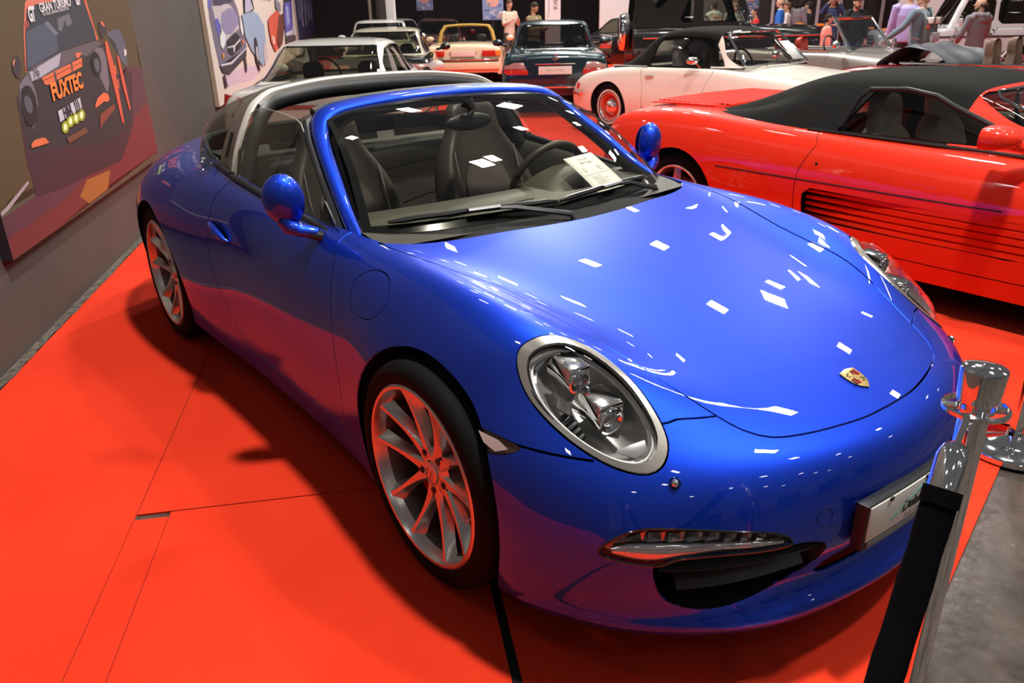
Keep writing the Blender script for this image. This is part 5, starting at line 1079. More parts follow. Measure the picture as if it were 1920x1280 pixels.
t=empty('instrument_hood'); t.parent=CARP
g=MB(); g.grid([[(x,.36+y,.89+h*(1-(abs(y)/.24)**2.5)) for y in (-.24,-.18,-.09,0,.09,.18,.24)] for x,h in ((-.60,-.01),(-.66,.035),(-.74,.065),(-.80,.068),(-.82,.05),(-.80,-.02))],4,4); g.build('hood_cover',mat('dashboard_vinyl',(.05,.045,.035),.5),t,angle=60)
# steering wheel (far side)
t=empty('steering_wheel',(-.93,.35,.865)); t.parent=CARP; t.rotation_euler=(0,R(-66),0)
g=MB(); g.tube([(.178*math.cos(a),.182*math.sin(a),0) for a in np.linspace(0,2*PI,41)[:-1]],.0155,12,closed=True); g.build('wheel_rim',LEATHER,t)
g=MB(); g.sphere((0,0,-.005),(.062,.070,.028),20,10); g.build('airbag_cover',LEATHER,t)
for a in (0,180,270):
    A=R(a+0); g=MB(); g.tube([(math.sin(A)*.05,math.cos(A)*.05,-.012),(math.sin(A)*.168,math.cos(A)*.168,-.003)] if a!=270 else [(-.05,0,-.012),(-.168,0,-.003)],[.022,.013],8,sq=.35); g.build('spoke',mat('satin_spoke',(.55,.54,.52),.25,.8),t)
def seat(cx,cy,name='front_seat'):
    t=empty(name); t.parent=CARP
    def X(pts): return [[(cx+a,cy+b,c) for a,b,c in row] for row in pts]
    # backrest: grid over height, wraps from side to side
    def prof(w,zc,xf,dep,bol):
        return [(xf-dep,-w*.80,zc),(xf-dep*.45,-w,zc),(xf+bol,-w*.90,zc),(xf+.0,-w*.62,zc),(xf-.005,-w*.3,zc),(xf-.008,0,zc),(xf-.005,w*.3,zc),(xf+.0,w*.62,zc),(xf+bol,w*.90,zc),(xf-dep*.45,w,zc),(xf-dep,w*.80,zc),(xf-dep*1.1,0,zc),(xf-dep,-w*.80,zc)]
    rows=[prof(.21,.42,.02,.13,.05),prof(.25,.52,-.02,.14,.085),prof(.265,.64,-.06,.14,.09),prof(.262,.76,-.105,.13,.075),prof(.235,.87,-.145,.12,.05),prof(.190,.96,-.175,.10,.025),prof(.145,1.03,-.195,.09,.012),prof(.135,1.09,-.205,.085,.006),prof(.120,1.135,-.215,.075,.0),prof(.07,1.160,-.235,.045,-.01),prof(.01,1.165,-.245,.01,-.01)]
    g=MB(); g.grid(X(rows),4,4,.8); g.build('backrest',LEATHER,t,angle=80)
    g=MB(); g.grid(X([[(.012-.0*z,-.125*w,z),(.004,-.06,z),(.002,0,z),(.004,.06,z),(.012,.125*w,z)] for z,w in ((.50,1),(.60,1.05),(.72,1.05),(.82,.95),(.875,.7))]),3,3)
    # slanted insert
    g.V=[(x-(z-.42)*.36+.018,y,z) for x,y,z in g.V]; g.build('fabric_insert',FABRIC,t,angle=80)
    rows=[[(x,-w,z-.09),(x,-w,z+.01),(x,-w*.86,z+.055),(x,-w*.6,z+.015),(x,0,z),(x,w*.6,z+.015),(x,w*.86,z+.055),(x,w,z+.01),(x,w,z-.09)] for x,w,z in ((.0,.22,.44),(.10,.25,.44),(.28,.26,.46),(.42,.25,.49),(.50,.22,.48),(.52,.18,.42))]
    g=MB(); g.grid(X(rows),4,4); g.build('cushion',LEATHER,t,angle=80)
    g=MB(); 
    for s2 in (-1,1): g.tube([(cx+.012+.0-(z-.42)*.36+.050-.045*((z-.6)/.3)**2*0,cy+s2*(.155+.02*math.sin((z-.5)*5)),z) for z in np.linspace(.5,.95,10)],.0025,5)
    g.build('piping',mat('grey_piping',(.25,.24,.23),.6),t)
    return t
seat(-1.28,-.37); seat(-1.28,.37)
g=MB(); g.box((-1.15,0,.42),(.9,.20,.24)); g.build('centre_console',INN,CARP,bevel=.02)
# rear bench back and shelf
rows=[[(x,y,z) for y in (-.60,-.56,-.32,-.28,-.05,.05,.28,.32,.56,.60)] for x,z in ((-1.74,.50),(-1.78,.62),(-1.83,.78),(-1.86,.90),(-1.89,.945),(-1.94,.955),(-2.0,.94))]
for r_ in rows:
    for k,q in enumerate(r_):
        if k in (0,9): r_[k]=(q[0]-.05,q[1],q[2]-.02)
        if k in (4,5): r_[k]=(q[0]-.025,q[1],q[2]-.015)
g=MB(); g.grid(rows,4,4); g.build('rear_seat_back',LEATHER,CARP,angle=80)
g=MB(); 
for z,x in ((.86,-1.838),(.70,-1.795)):
    for y0,y1 in ((-.54,-.10),(.10,.54)): g.tube([(x,y0,z),(x,(y0+y1)/2,z),(x,y1,z)],.0022,5)
g.build('stitching',mat('dark_seam',(.01,.01,.01),.8),CARP)
g=MB(); g.box((-2.15,0,.93),(.34,1.28,.03)); g.build('parcel_shelf',INN,CARP,bevel=.01)
g=MB(); g.box((-1.93,-.20,1.02),(.02,.55,.10),(0,R(-15),0)); g.box((-1.93,.38,1.02),(.02,.40,.10),(0,R(-15),0)); g.build('wind_deflector',glass_mat('smoked_glass',(.3,.3,.28)),CARP)
# seat belt
g=MB(); g.tube([(-1.62,-.63,1.0),(-1.60,-.615,.8),(-1.55,-.60,.5)],.022,4,sq=.1); g.build('seat_belt',BLACK,CARP)
# price sheet on the dashboard
PAPER=mat('white_paper',(.88,.87,.88),.6); INK=mat('grey_ink',(.25,.25,.27),.7)
sh=empty('price_sheet',(0,0,0),0,'white A4 information sheet propped inside the blue car behind the windscreen','paper sheet')
A=Vector((-.690,.235,1.000)); B=Vector((-.735,.425,1.000)); D=Vector((-.455,.215,.900)); 
Ca=Vector((-.490,.400,.900)); V=[];F=[]
for i in range(7):
    u=i/6
    for j in range(5):
        v=j/4; p=A.lerp(B,v).lerp(D.lerp(Ca,v),u); p+=Vector((.3,0,.9))*.004*math.sin(PI*u); V.append(p)
for i in range(6):
    for j in range(4): F.append((i*5+j,i*5+j+1,(i+1)*5+j+1,(i+1)*5+j))
o=MB().add(V,F,True).build('sheet',PAPER,sh,solid=.0008)
xx=(B-A).normalized(); yy=(A-D).normalized(); nn=xx.cross(yy).normalized()
def on_sheet(u,v,d=.0055): return A.lerp(B,v).lerp(D.lerp(Ca,v),u)+nn*(d if nn.z>0 else -d)
for body,u,v,sz in (('Porsche',.13,.50,.017),('991 Targa',.23,.50,.017)):
    p=on_sheet(u,v); text('heading',body,sz,INK,sh,basis(p,xx,yy),.0001)
g=MB(); rr=random.Random(3)
for k in range(17):
    u=.36+k*.035; v0=.16; v1=.84
    if k in (0,1,2,3): 
        for a,b in ((.18,.18+rr.uniform(.08,.16)),(.66,.66+rr.uniform(.08,.18))): g.add([on_sheet(u,a),on_sheet(u,b),on_sheet(u+.007,b),on_sheet(u+.007,a)],[(0,1,2,3)])
    elif k==5: g.add([on_sheet(u,.1),on_sheet(u,.9),on_sheet(u+.006,.9),on_sheet(u+.006,.1)],[(0,1,2,3)])
    elif k>6: 
        a=.22;b=a+rr.uniform(.3,.5); g.add([on_sheet(u,a),on_sheet(u,b),on_sheet(u+.006,b),on_sheet(u+.006,a)],[(0,1,2,3)])
o=g.build('small_print',INK,sh); o['kind']='stuff'
# ---------- hood badge ----------
p,n=body_pt(.739,0); n=Vector((n.x,0,n.z)).normalized(); up=Vector((-n.z,0,n.x)); xr=up.cross(n)
Mb=Matrix((xr,up,n)).transposed().to_4x4(); Mb.translation=p+n*.001
crest(CARP,Mb,.060)
# number plate -------------------------------------------------------
t=empty('plate_carrier'); t.parent=CARP
V=[];F=[]; n_=14
def plate_grid(w,h,x0,th,zc,nm,m,par,cur=.10,dx=0):
    V=[];F=[]
    for k in range(n_+1):
        y=-w/2+w*k/n_; x=x0-cur*y*y+dx
        for (a,b) in ((x,zc+h/2),(x,zc-h/2),(x-th,zc-h/2),(x-th,zc+h/2)): V.append((a,y,b))
    for k in range(n_):
        for j in range(4): F.append((k*4+j,k*4+(j+1)%4,(k+1)*4+(j+1)%4,(k+1)*4+j))
    F+=[(0,3,2,1),(n_*4,n_*4+1,n_*4+2,n_*4+3)]
    return MB().add(V,F,True).build(nm,m,par,bevel=.002,angle=40)
plate_grid(.535,.124,.966,.030,.415,'plate_frame',BLACK,t,.14)
plate_grid(.518,.096,.969,.004,.424,'plate_sheet',mat('plate_cream',(.80,.77,.70),.45),t,.14)
plate_grid(.500,.016,.969,.004,.363,'dealer_strip',mat('grey_strip',(.20,.20,.21),.4),t,.14)
PX=lambda y:.969-.14*y*y+.0006
def ptxt(body,y,z,sz,m,sh_=0,sp=1,bold=0):
    # letters bent along the plate
    cu=bpy.data.curves.new('t','FONT'); cu.body=body; cu.size=sz; cu.align_x='CENTER'; cu.align_y='CENTER'; cu.extrude=.0005; cu.shear=sh_; cu.space_character=sp; cu.offset=bold
    tt=bpy.data.objects.new('t',cu); COL.objects.link(tt); me=bpy.data.meshes.new_from_object(tt.evaluated_get(bpy.context.evaluated_depsgraph_get())); bpy.data.objects.remove(tt)
    for v in me.vertices: Y=y+v.co.x; v.co=Vector((PX(Y)+v.co.z,Y,z+v.co.y))
    link('plate_lettering',me,m,t)
ptxt('Delalic & Kiefer',.0,.418,.040,mat('black_ink',(.02,.02,.02),.5),.25,.95,.0006)
ptxt('Automobile GmbH',.0,.390,.020,mat('grey_print',(.38,.38,.38),.5),.1,1.35)
ptxt('www.delalic-kiefer.de',.03,.363,.014,mat('pale_print',(.75,.75,.75),.5),.1,1.1)
g=MB(); g.tube([(PX(y),y,z) for y,z in ((-.165,.405),(-.12,.425),(-.07,.442),(-.02,.458),(.05,.462),(.11,.448),(.16,.437))],.0018,5); g.tube([(PX(y),y,z) for y,z in ((-.07,.442),(-.03,.446),(.0,.452),(.06,.452),(.10,.442))],.0013,5); g.build('logo_line',mat('teal_print',(.10,.35,.30),.5),t)
for y in (-.18,.18,-.02):
    g=MB(); g.box((PX(y)+.001,y,.470),(.005,.012,.008)); g.build('clip',BLACK,t)
# tow-hook cover disc on the bumper
for y,rr in ((-.335,.022),(-.262,.013)):
    d=(V0[:,1]-y)**2+(V0[:,2]-.455)**2+np.where(V0[:,0]<.6,9,0); i=np.argmin(d); p=Vector(V0[i]); nq=Vector(N0[i]); Mq=nq.to_track_quat('Z','Y').to_matrix().to_4x4(); Mq.translation=p
    g=MB(); g.lathe([(rr-.0009,-.0005),(rr-.0009,.0008),(rr+.0009,.0008),(rr+.0009,-.0005)],28,Mq); g.build('cover_ring',mat('dark_blue_line',(.004,.015,.12),.5),CARP)
# =====================================================================
#  other cars: shared builder (local frame: rear axle at the origin, +x forward, +y left)
# =====================================================================
def body_net(rows):
    """rows: (x, z_centre, y_shoulder, z_shoulder, y_widest, z_bottom[, z_widest])"""
    net=[]
    for r in rows:
        x,zc,yb,zb,ym,zs=r[:6]; zw=r[6] if len(r)>6 else zs+(zb-zs)*.62
        net.append([(x,0,zc),(x,yb*.45,zc+(zb-zc)*.12),(x,yb*.80,zc+(zb-zc)*.75),(x,yb*.96,zb+.004),(x,yb+(ym-yb)*.55,zb-(zb-zw)*.22),(x,ym,zw),(x,ym*.995,zs+(zw-zs)*.45),(x,ym*.965,zs)])
    return net
def roof_net(rows):
    """rows: (x, y_base, z_base, y_roof, z_roof)"""
    net=[]
    for x,yb,zb,yr,zr in rows:
        h=zr-zb; net.append([(x,0,zr),(x,yr*.5,zr-.004),(x,yr*.85,zr-.025*min(1,h*4)),(x,yr+.01,zr-.30*h if h<.12 else zr-.085),(x,yr+(yb-yr)*.5,zb+(h)*.42),(x,yb,zb)])
    return net
def orient(M):
    V,N,F=M; i=np.argmax(V[:,2]); 
    if N[i][2]<0: N=-N; F=[f[::-1] for f in F]
    return (V,N,F)
def simple_wheels(root,axles,rr,tr,wd,halfw,style,y_in=0.0):
    for ax in axles:
        for s in (-1,1):
            w=make_wheel('w',root,(ax,s*(halfw-.025),tr),rr,tr,wd,0,s)
            if style=='star':
                for k in range(5):
                    A=R(90+72*k); c,sn=math.cos(A),math.sin(A); g=MB()
                    g.prism([(.05*c-.045*sn,.05*sn+.045*c),(.05*c+.045*sn,.05*sn-.045*c),((rr-.015)*c+.028*sn,(rr-.015)*sn-.028*c),((rr-.015)*c-.028*sn,(rr-.015)*sn+.028*c)],.03,Matrix.Translation((0,0,-.045)))
                    g.build('spoke',SATIN,w,bevel=.006)
                g=MB(); g.lathe([(0,-.010),(.03,-.010),(.075,-.025),(.08,-.06),(0,-.06)],24); g.build('hub',SATIN,w)
                g=MB(); g.lathe([(.06,-.08),(.15,-.08),(.15,-.1)],24); g.build('brake_disc',mat('cast_iron',(.35,.33,.32),.35,.8),w)
            elif style=='steel':
                g=MB(); g.lathe([(rr-.02,-.02),(rr-.045,-.030),(rr-.06,-.055),(.11,-.035),(.10,-.03)],36); g.build('steel_disc',mat('red_wheel_paint',(.60,.05,.02),.3,0,.5),w)
                g=MB(); g.lathe([(0,.0),(.04,-.001),(.075,-.008),(.10,-.028),(.105,-.032)],28); g.build('hub_cap',CHROME,w)
                for k in range(8):
                    A=2*PI*k/8; g=MB(); g.sphere((.075*math.cos(A),.075*math.sin(A),-.022),(.017,.017,.016),8,6); g.build('cap_lobe',CHROME,w)
                g=MB(); g.lathe([(rr+.012,.0105),(rr+.016,.0125),(rr+.034,.0115),(rr+.038,.0095)],48); g.build('whitewall',mat('whitewall',(.72,.66,.60),.6),w)
            else:
                g=MB(); g.lathe([(0,-.01),(.06,-.012),(.10,-.02),(rr-.05,-.012),(rr-.02,-.03)],36); g.build('wheel_disc',SATIN if style=='disc' else mat('dark_wheel',(.10,.10,.10),.35,.6),w)
                for k in range(10):
                    A=2*PI*k/10; g=MB(); g.lathe([(0,-.0155),(.012,-.0165)],8,Matrix.Translation((math.cos(A)*.12,math.sin(A)*.12,.0))); g.build('vent_hole',BLACK,w)
SEATC={}
def car_seat(root,cx,cy,m,scale=1,h=1.0):
    g=MB(); rows=[]
    for w,zc,xf,dep in ((.20,.40,.05,.10),(.235,.52,.0,.13),(.24,.66,-.05,.12),(.21,.80,-.09,.10),(.12,.86*h,-.11,.08),(.12,.90*h,-.115,.08),(.125,1.0*h,-.13,.07),(.07,1.045*h,-.14,.03),(.01,1.05*h,-.145,.005)):
        rows.append([(cx+xf-dep,cy-w*.8,zc),(cx+xf-dep*.4,cy-w,zc),(cx+xf+.04,cy-w*.85,zc),(cx+xf,cy-w*.5,zc),(cx+xf-.005,cy,zc),(cx+xf,cy+w*.5,zc),(cx+xf+.04,cy+w*.85,zc),(cx+xf-dep*.4,cy+w,zc),(cx+xf-dep,cy+w*.8,zc),(cx+xf-dep,cy,zc),(cx+xf-dep,cy-w*.8,zc)])
    g.grid(rows,3,3); o=g.build('seat_back',m,root,angle=80)
    g=MB(); g.grid([[(cx+x,cy-.22,z-.12),(cx+x,cy-.22,z),(cx+x,cy-.16,z+.03),(cx+x,cy,z),(cx+x,cy+.16,z+.03),(cx+x,cy+.22,z),(cx+x,cy+.22,z-.12)] for x,z in ((.03,.40),(.2,.40),(.42,.43),(.48,.36))],3,3); g.build('seat_cushion',m,root,angle=80)
def build_car(name,label,cat,loc,rz,rows,axles,arch_r,wheel,paintm,roof=None,roofm=None,glassm=None,side_polys=(),front=None,rear=None,doors=(),cabin=None,seatm=None,bottom=.2,res=(6,4),holes=(),seats=True,pillar_from=None,group=None,sharp=.8):
    root=empty(name,loc,rz,label,cat,group)
    M=orient(grid_surf(mirror_net(body_net(rows)),res[0],res[1],sharp)); BV,BN,_=M
    rr,tr,wd,hw,style=wheel
    for ax in axles:
        _,M=cut(M,lambda V,ax=ax:np.where(np.abs(V[:,1])>.35,np.maximum(np.hypot(V[:,0]-ax,V[:,2]-tr)-arch_r,-9),1.0))
    # open the cabin
    if cabin:
        cx0,cx1,cy=cabin; _,M=cut(M,lambda V:np.where(V[:,2]>bottom+.32,np.maximum(np.abs(V[:,1])-cy,np.maximum(cx0-V[:,0],V[:,0]-cx1)),1.0))
    for h in holes: ins,M=cut(M,h)
    for nm,poly,yc in doors:
        for s in (-1,1):
            gd=lambda V:np.where(V[:,1]*s>yc,poly_sd(poly,V[:,[0,2]]),1.0)
            D,M=cut(M,lambda V:gd(V)+.0025); _,M=cut(M,lambda V:gd(V)-.0025)
            if D: panel(nm,D,paintm,root,.02)
    panel('body_shell',M,paintm,root,.02)
    # floor pan + wheel houses
    x0=min(r[0] for r in rows)+.15; x1=max(r[0] for r in rows)-.2
    g=MB(); g.box(((x0+x1)/2,0,bottom+.05),(x1-x0,hw*1.2,.08)); g.box(((axles[0]+axles[1])/2,0,bottom+.07),(axles[1]-axles[0]-2*arch_r,hw*1.86,.1)); g.build('floor_pan',DARKIN,root)
    for ax in axles:
        for s in (-1,1):
            V=[];F=[];n=20
            for k in range(n+1):
                A=R(-20)+R(220)*k/n
                x=ax+arch_r*math.cos(A); z=tr+arch_r*math.sin(A); d=(BV[:,0]-x)**2+(BV[:,2]-max(z,bottom+.02))**2+np.where(BV[:,1]*s<.35,9,0); yb=abs(BV[np.argmin(d),1])
                for y,q in ((yb-.012,1.003),(yb-.06,1.03),(hw-.34,1.03),(hw-.34,.1)): V.append((ax+q*arch_r*math.cos(A),s*y,tr+q*arch_r*math.sin(A)))
            for k in range(n):
                for j in range(3): F.append((k*4+j,k*4+j+1,(k+1)*4+j+1,(k+1)*4+j))
            MB().add(V,F,True).build('wheel_house',DARKIN,root)
    simple_wheels(root,axles,rr,tr,wd,hw,style)
    if roof:
        T=orient(grid_surf(mirror_net(roof_net(roof)),res[0],res[1],.9)); panes=[]
        for poly in side_polys:
            for s in (-1,1):
                P,T=cut(T,lambda V:np.where(V[:,1]*s>.25,poly_sd(poly,V[:,[0,2]]),1.0)); panes.append(P)
        for spec in (front,rear):
            if spec:
                xa,xb,ylo,yhi,zlo,zhi=spec   # half widths at zlo and zhi
                def gg(V):
                    hwid=ylo+(yhi-ylo)*np.clip((V[:,2]-zlo)/(zhi-zlo),0,1); return np.maximum.reduce([np.abs(V[:,1])-hwid,zlo-V[:,2],V[:,2]-zhi,xa-V[:,0],V[:,0]-xb])
                P,T=cut(T,gg); panes.append(P)
        for P in panes:
            if P: panel('window_pane',P,glassm,root,0,off=-.006)
        if pillar_from is not None and roofm is not paintm:
            fr,T=cut(T,lambda V:pillar_from-V[:,0]); 
            if fr: panel('windscreen_surround',fr,paintm,root,.02)
        if T: panel('soft_top' if roofm is not paintm else 'roof',T,roofm,root,.02)
    if cabin:
        zz=[r for r in rows if r[0]>=cabin[0]]; zb=zz[0][3]
        g=MB(); cy=cabin[2]; x0,x1=cabin[0],cabin[1]
        g.grid([[(x,y,z) for y,z in ((-cy-.02,zb),(-cy+.04,zb-.08),(-cy+.06,.45),(-cy+.1,.32),(0,.32),(cy-.1,.32),(cy-.06,.45),(cy-.04,zb-.08),(cy+.02,zb))] for x in (x0,x0+(x1-x0)*.3,x0+(x1-x0)*.7,x1)],3,3); g.build('cabin_tub',mat('cabin_dark',(.09,.08,.07),.7),root,angle=80)
        g=MB(); g.grid([[(x,y,z) for y in (-cy,-cy*.5,0,cy*.5,cy)] for x,z in ((x1+.06,zb-.02),(x1-.1,zb-.0),(x1-.28,zb-.02),(x1-.33,zb-.1),(x1-.3,.45))],3,3); g.build('dashboard',mat('dash_dark',(.03,.028,.026),.6),root,angle=80)
        if seats:
            sx=(x1-.95)
            for s in (-1,1): car_seat(root,sx,s*cy*.48,seatm or LEATHER,1,1.22 if 'dark_red' in name else 1.0)
            g=MB(); g.tube([(x1-.55+.05*math.cos(a)*0-.08*math.sin(a)*.9,cy*.48+.18*math.cos(a),zb+.02+.17*math.sin(a)) for a in np.linspace(0,2*PI,25)[:-1]],.013,8,closed=True); g.build('steering_wheel',BLACK,root)
    root['_h']=1; del root['_h']
    return root,(BV,BN)
def on_side(B,x,z,s,off=.0):
    BV,BN=B; d=(BV[:,0]-x)**2+(BV[:,2]-z)**2+np.where(BV[:,1]*s<.3,9,0); i=np.argmin(d); n=BN[i]; y=BV[i,1]-(n[0]*(x-BV[i,0])+n[2]*(z-BV[i,2]))/n[1]
    return Vector((x,y,z))+Vector(n)*off,Vector(n)
def strip(B,pts,s,r_,m,root,name,off=.004,sq=None):
    g=MB(); g.tube([on_side(B,x,z,s,off)[0] for x,z in pts],r_,6,sq=sq); return g.build(name,m,root)
def side_mirror(root,c,s,m,size=(.05,.09,.06),foot=(.05,-.06,-.08)):
    g=MB(); g.sphere(c,size,16,10); g.build('door_mirror',m,root)
    g=MB(); g.tube([c,(c[0]+foot[0],c[1]+s*foot[1],c[2]+foot[2])],[.018,.02],8); g.build('mirror_stalk',m,root)
def lamp_box(root,pts,m,name='tail_lamp',depth=.02,dirx=-1):
    """pts: (x,y,z) outline"""
    P=[Vector(p) for p in pts]; n=len(P); V=P+[p+Vector((dirx*depth,0,0)) for p in P]; MB().add(V,[tuple(range(n)),tuple(range(2*n-1,n-1,-1))]+[(i,(i+1)%n,n+(i+1)%n,n+i) for i in range(n)]).build(name,m,root,bevel=.004)
def end_plate(root,x,y,z,w,h,m,label_lines=(),tilt=0,face=-1,ink=None):
    M=Matrix(((0,0,face,x),(face*1.0,0,0,y),(0,1,0,z),(0,0,0,1)))@Matrix.Rotation(tilt,4,'X'); g=MB(); g.prism([(-w/2,-h/2),(w/2,-h/2),(w/2,h/2),(-w/2,h/2)],.008,M); o=g.build('number_plate',m,root,bevel=.002)
    for b_,sz,dz in label_lines: text('plate_lettering',b_,sz,ink or mat('print_grey',(.35,.33,.33),.5),root,M@Matrix.Translation((0,dz,.009)),.0004)
    return o
REDL=mat('red_lamp_lens',(.55,.02,.012),.12,0,.8); AMB=mat('amber_lamp_lens',(.85,.25,.03),.15,0,.8); CLRL=mat('clear_lamp_lens',(.6,.58,.58),.12,.3,.8)
# ------------------ the red low sports car on the right ------------------
FRED=mat('red_car_paint',(.80,.026,.006),.5,0,1.0,.02,spec=.15)
TOP=noise_bump(mat('black_canvas_top',(.011,.0105,.010),.9,spec=.12),500,.4,.001)
rows=[(-.80,.32,.60,.32,.70,.24,.30),(-.80,.52,.66,.52,.78,.24,.40),(-.775,.74,.70,.70,.83,.24,.50),(-.72,.86,.74,.815,.88,.23,.58),(-.45,.905,.77,.875,.925,.20,.60),(-.1,.915,.80,.905,.947,.18,.61),(.3,.91,.81,.895,.947,.17,.61),(.8,.87,.81,.868,.947,.165,.61),(1.3,.84,.81,.852,.945,.16,.605),(1.8,.82,.80,.838,.943,.16,.60),(2.25,.80,.79,.825,.935,.16,.59),(2.6,.775,.77,.80,.93,.16,.58),(3.0,.72,.73,.75,.91,.16,.55),(3.4,.60,.64,.60,.84,.16,.46),(3.6,.48,.56,.48,.74,.16,.36),(3.68,.34,.50,.34,.66,.17,.28),(3.66,.2,.46,.2,.60,.17,.19)]
roof=[(.02,.80,.885,.62,.895),(.12,.80,.885,.60,.915),(.40,.80,.875,.60,1.01),(.70,.80,.866,.60,1.13),(.92,.795,.862,.59,1.165),(1.25,.79,.855,.585,1.175),(1.55,.785,.85,.575,1.155),(1.70,.78,.845,.565,1.115),(1.90,.765,.838,.58,1.035),(2.15,.75,.83,.62,.93),(2.36,.74,.82,.70,.84),(2.44,.73,.81,.72,.812)]
dp=smooth_poly([(1.04,.90),(1.02,.80),(.965,.68),(.945,.58),(.965,.30),(1.0,.265),(1.4,.262),(2.25,.262),(2.27,.30),(2.28,.60),(2.30,.84),(2.0,.90)],3)
INTK=smooth_poly([(1.005,.55),(1.0,.50),(1.01,.42),(1.03,.385),(1.4,.375),(2.0,.375),(2.24,.385),(2.24,.545),(2.0,.552),(1.4,.556),(1.03,.562)],2)
hole=[]
for s in (-1,1): hole.append(lambda V,s=s:np.where(V[:,1]*s>.6,poly_sd(INTK,V[:,[0,2]]),1.0))
wp1=[(1.07,.875),(1.10,.93),(1.165,1.075),(1.21,1.098),(1.42,1.09),(1.56,1.065),(1.62,1.03),(2.12,.862),(1.6,.865)]
FER,FB=build_car('red_sports_car','low red sports car with a black fabric roof, parked right behind the blue car','car',(-1.93,3.245,0),0,rows,(0,2.80),.355,(.232,.318,.235,.93,'star'),FRED,roof,TOP,glass_mat('red_car_glass',(.72,.70,.66)),[wp1],(1.70,2.5,.635,.50,.835,1.10),(-.1,.75,.50,.44,.93,1.10),[('door',dp,.5)],(.75,2.2,.72),mat('grey_leather',(.75,.70,.64),.5),.16,(8,6),hole,True,1.69)
# side strakes over a dark intake
for s in (-1,1):
    V=[];F=[]
    for x in np.linspace(.98,2.27,9):
        for z in (.365,.57): V.append((x,s*.84,z))
    for k in range(8): F.append((2*k,2*k+1,2*k+3,2*k+2))
    MB().add(V,F).build('intake_well',DARKIN,FER)
    for k in range(5):
        z0=.379+k*.037; V=[];F=[]
        for x in np.linspace(1.0,2.243,14):
            u=(x-1.0)/1.24; p,n=on_side(FB,x,z0+.015,s); yo=abs(p.y)-.050*max(0,1-u*1.7)**1.5-.001
            ht=.018+.0175*min(1,u*2.2)
            for dy,dz in ((-.05,.004),(.0,0),(.0,ht*.75),(-.02,ht)): V.append((x,s*(yo+dy),z0+dz))
        for k2 in range(13):
            for j in range(3): F.append((k2*4+j,k2*4+j+1,(k2+1)*4+j+1,(k2+1)*4+j))
        MB().add(V,F,True).build('strake',FRED,FER,angle=30)
    strip(FB,[(x,.600+.0*x) for x in np.linspace(.36,2.08,18)],s,.0042,BLACK,FER,'side_groove',-.001)
    p,n=on_side(FB,1.06,.70,s); g=MB(); g.sphere(p,(.010,.004,.010),10,6); g.build('door_lock',BLACK,FER)
    # black window seal and windscreen pillar edge
    g=MB(); g.tube([(x,s*y,z) for x,y,z in ((.90,.800,.866),(1.4,.797,.858),(1.9,.785,.848),(2.30,.765,.832))],.009,6); g.build('belt_seal',BLACK,FER)
    g=MB(); g.tube([(x,s*y,z) for x,y,z in ((1.10,.795,.90),(1.16,.735,1.06),(1.20,.705,1.10),(1.4,.695,1.11),(1.56,.69,1.085),(1.66,.695,1.04),(1.84,.715,.975),(2.02,.74,.91),(2.16,.765,.855))],.014,8); g.build('window_seal',BLACK,FER)
    # body coloured wing mirror on a long foot
    g=MB(); c=(2.02,s*1.02,.955)
    g.grid([[(2.02+a,s*(1.02+b_*q),.950+cc*q2) for b_,cc in ((-.10,-.045),(-.10,.04),(-.04,.055),(.05,.052),(.09,.03),(.095,-.03),(.04,-.05),(-.10,-.045))] for a,q,q2 in ((-.045,1,1),(0,1,1),(.05,.85,.85),(.09,.5,.5),(.105,.05,.05))],3,3); g.build('wing_mirror',FRED,FER,angle=60)
    g=MB(); g.tube([(2.03,s*.96,.925),(2.13,s*.88,.895),(2.24,s*.80,.86),(2.34,s*.765,.835)],[.045,.036,.028,.02],10,sq=.75); g.build('mirror_foot',FRED,FER)
    g=MB(); g.add([(1.973,s*.93,.91),(1.973,s*1.105,.92),(1.973,s*1.105,.985),(1.973,s*.93,.99)],[(0,1,2,3)]); g.build('mirror_glass',mat('mirror',(.6,.6,.6),.02,1),FER)
    lamp_box(FER,[(-.81,s*.30,.62),(-.81,s*.70,.62),(-.79,s*.70,.72),(-.79,s*.30,.72)],REDL)
# chrome edge round the windscreen
g=MB(); 
for s in (-1,1): pass
pts=[(2.38,-.635,.842),(2.15,-.60,.94),(1.92,-.54,1.035),(1.79,-.50,1.082)]+[(1.76,y,1.108) for y in np.linspace(-.46,.46,7)]+[(1.79,.50,1.082),(1.92,.54,1.035),(2.15,.60,.94),(2.38,.635,.842)]
g.tube(pts,.007,6); g.build('windscreen_trim',CHROME,FER)
# rear bonnet louvres
for k in range(13):
    x=-.50+k*.047; g=MB(); V=[];F=[]
    w=.56 if k<11 else .5
    for y in np.linspace(-w,w,9):
        z=.912+.012*(1-(y/.7)**2)
        for dx,dz in ((-.004,-.004),(.010,.010),(.030,.006),(.034,-.004)): V.append((x+dx,y,z+dz))
    for q in range(8):
        for j in range(3): F.append((q*4+j,q*4+j+1,(q+1)*4+j+1,(q+1)*4+j))
    g.add(V,F,True).build('bonnet_louvre',FRED,FER,angle=25)

for s in (-1,1):
    g=MB(); g.tube([(-.54,s*.575,.905),(-.3,s*.582,.914),(.0,s*.58,.918),(.12,s*.575,.918)],.012,8,sq=.6); g.build('bonnet_edge',FRED,FER)
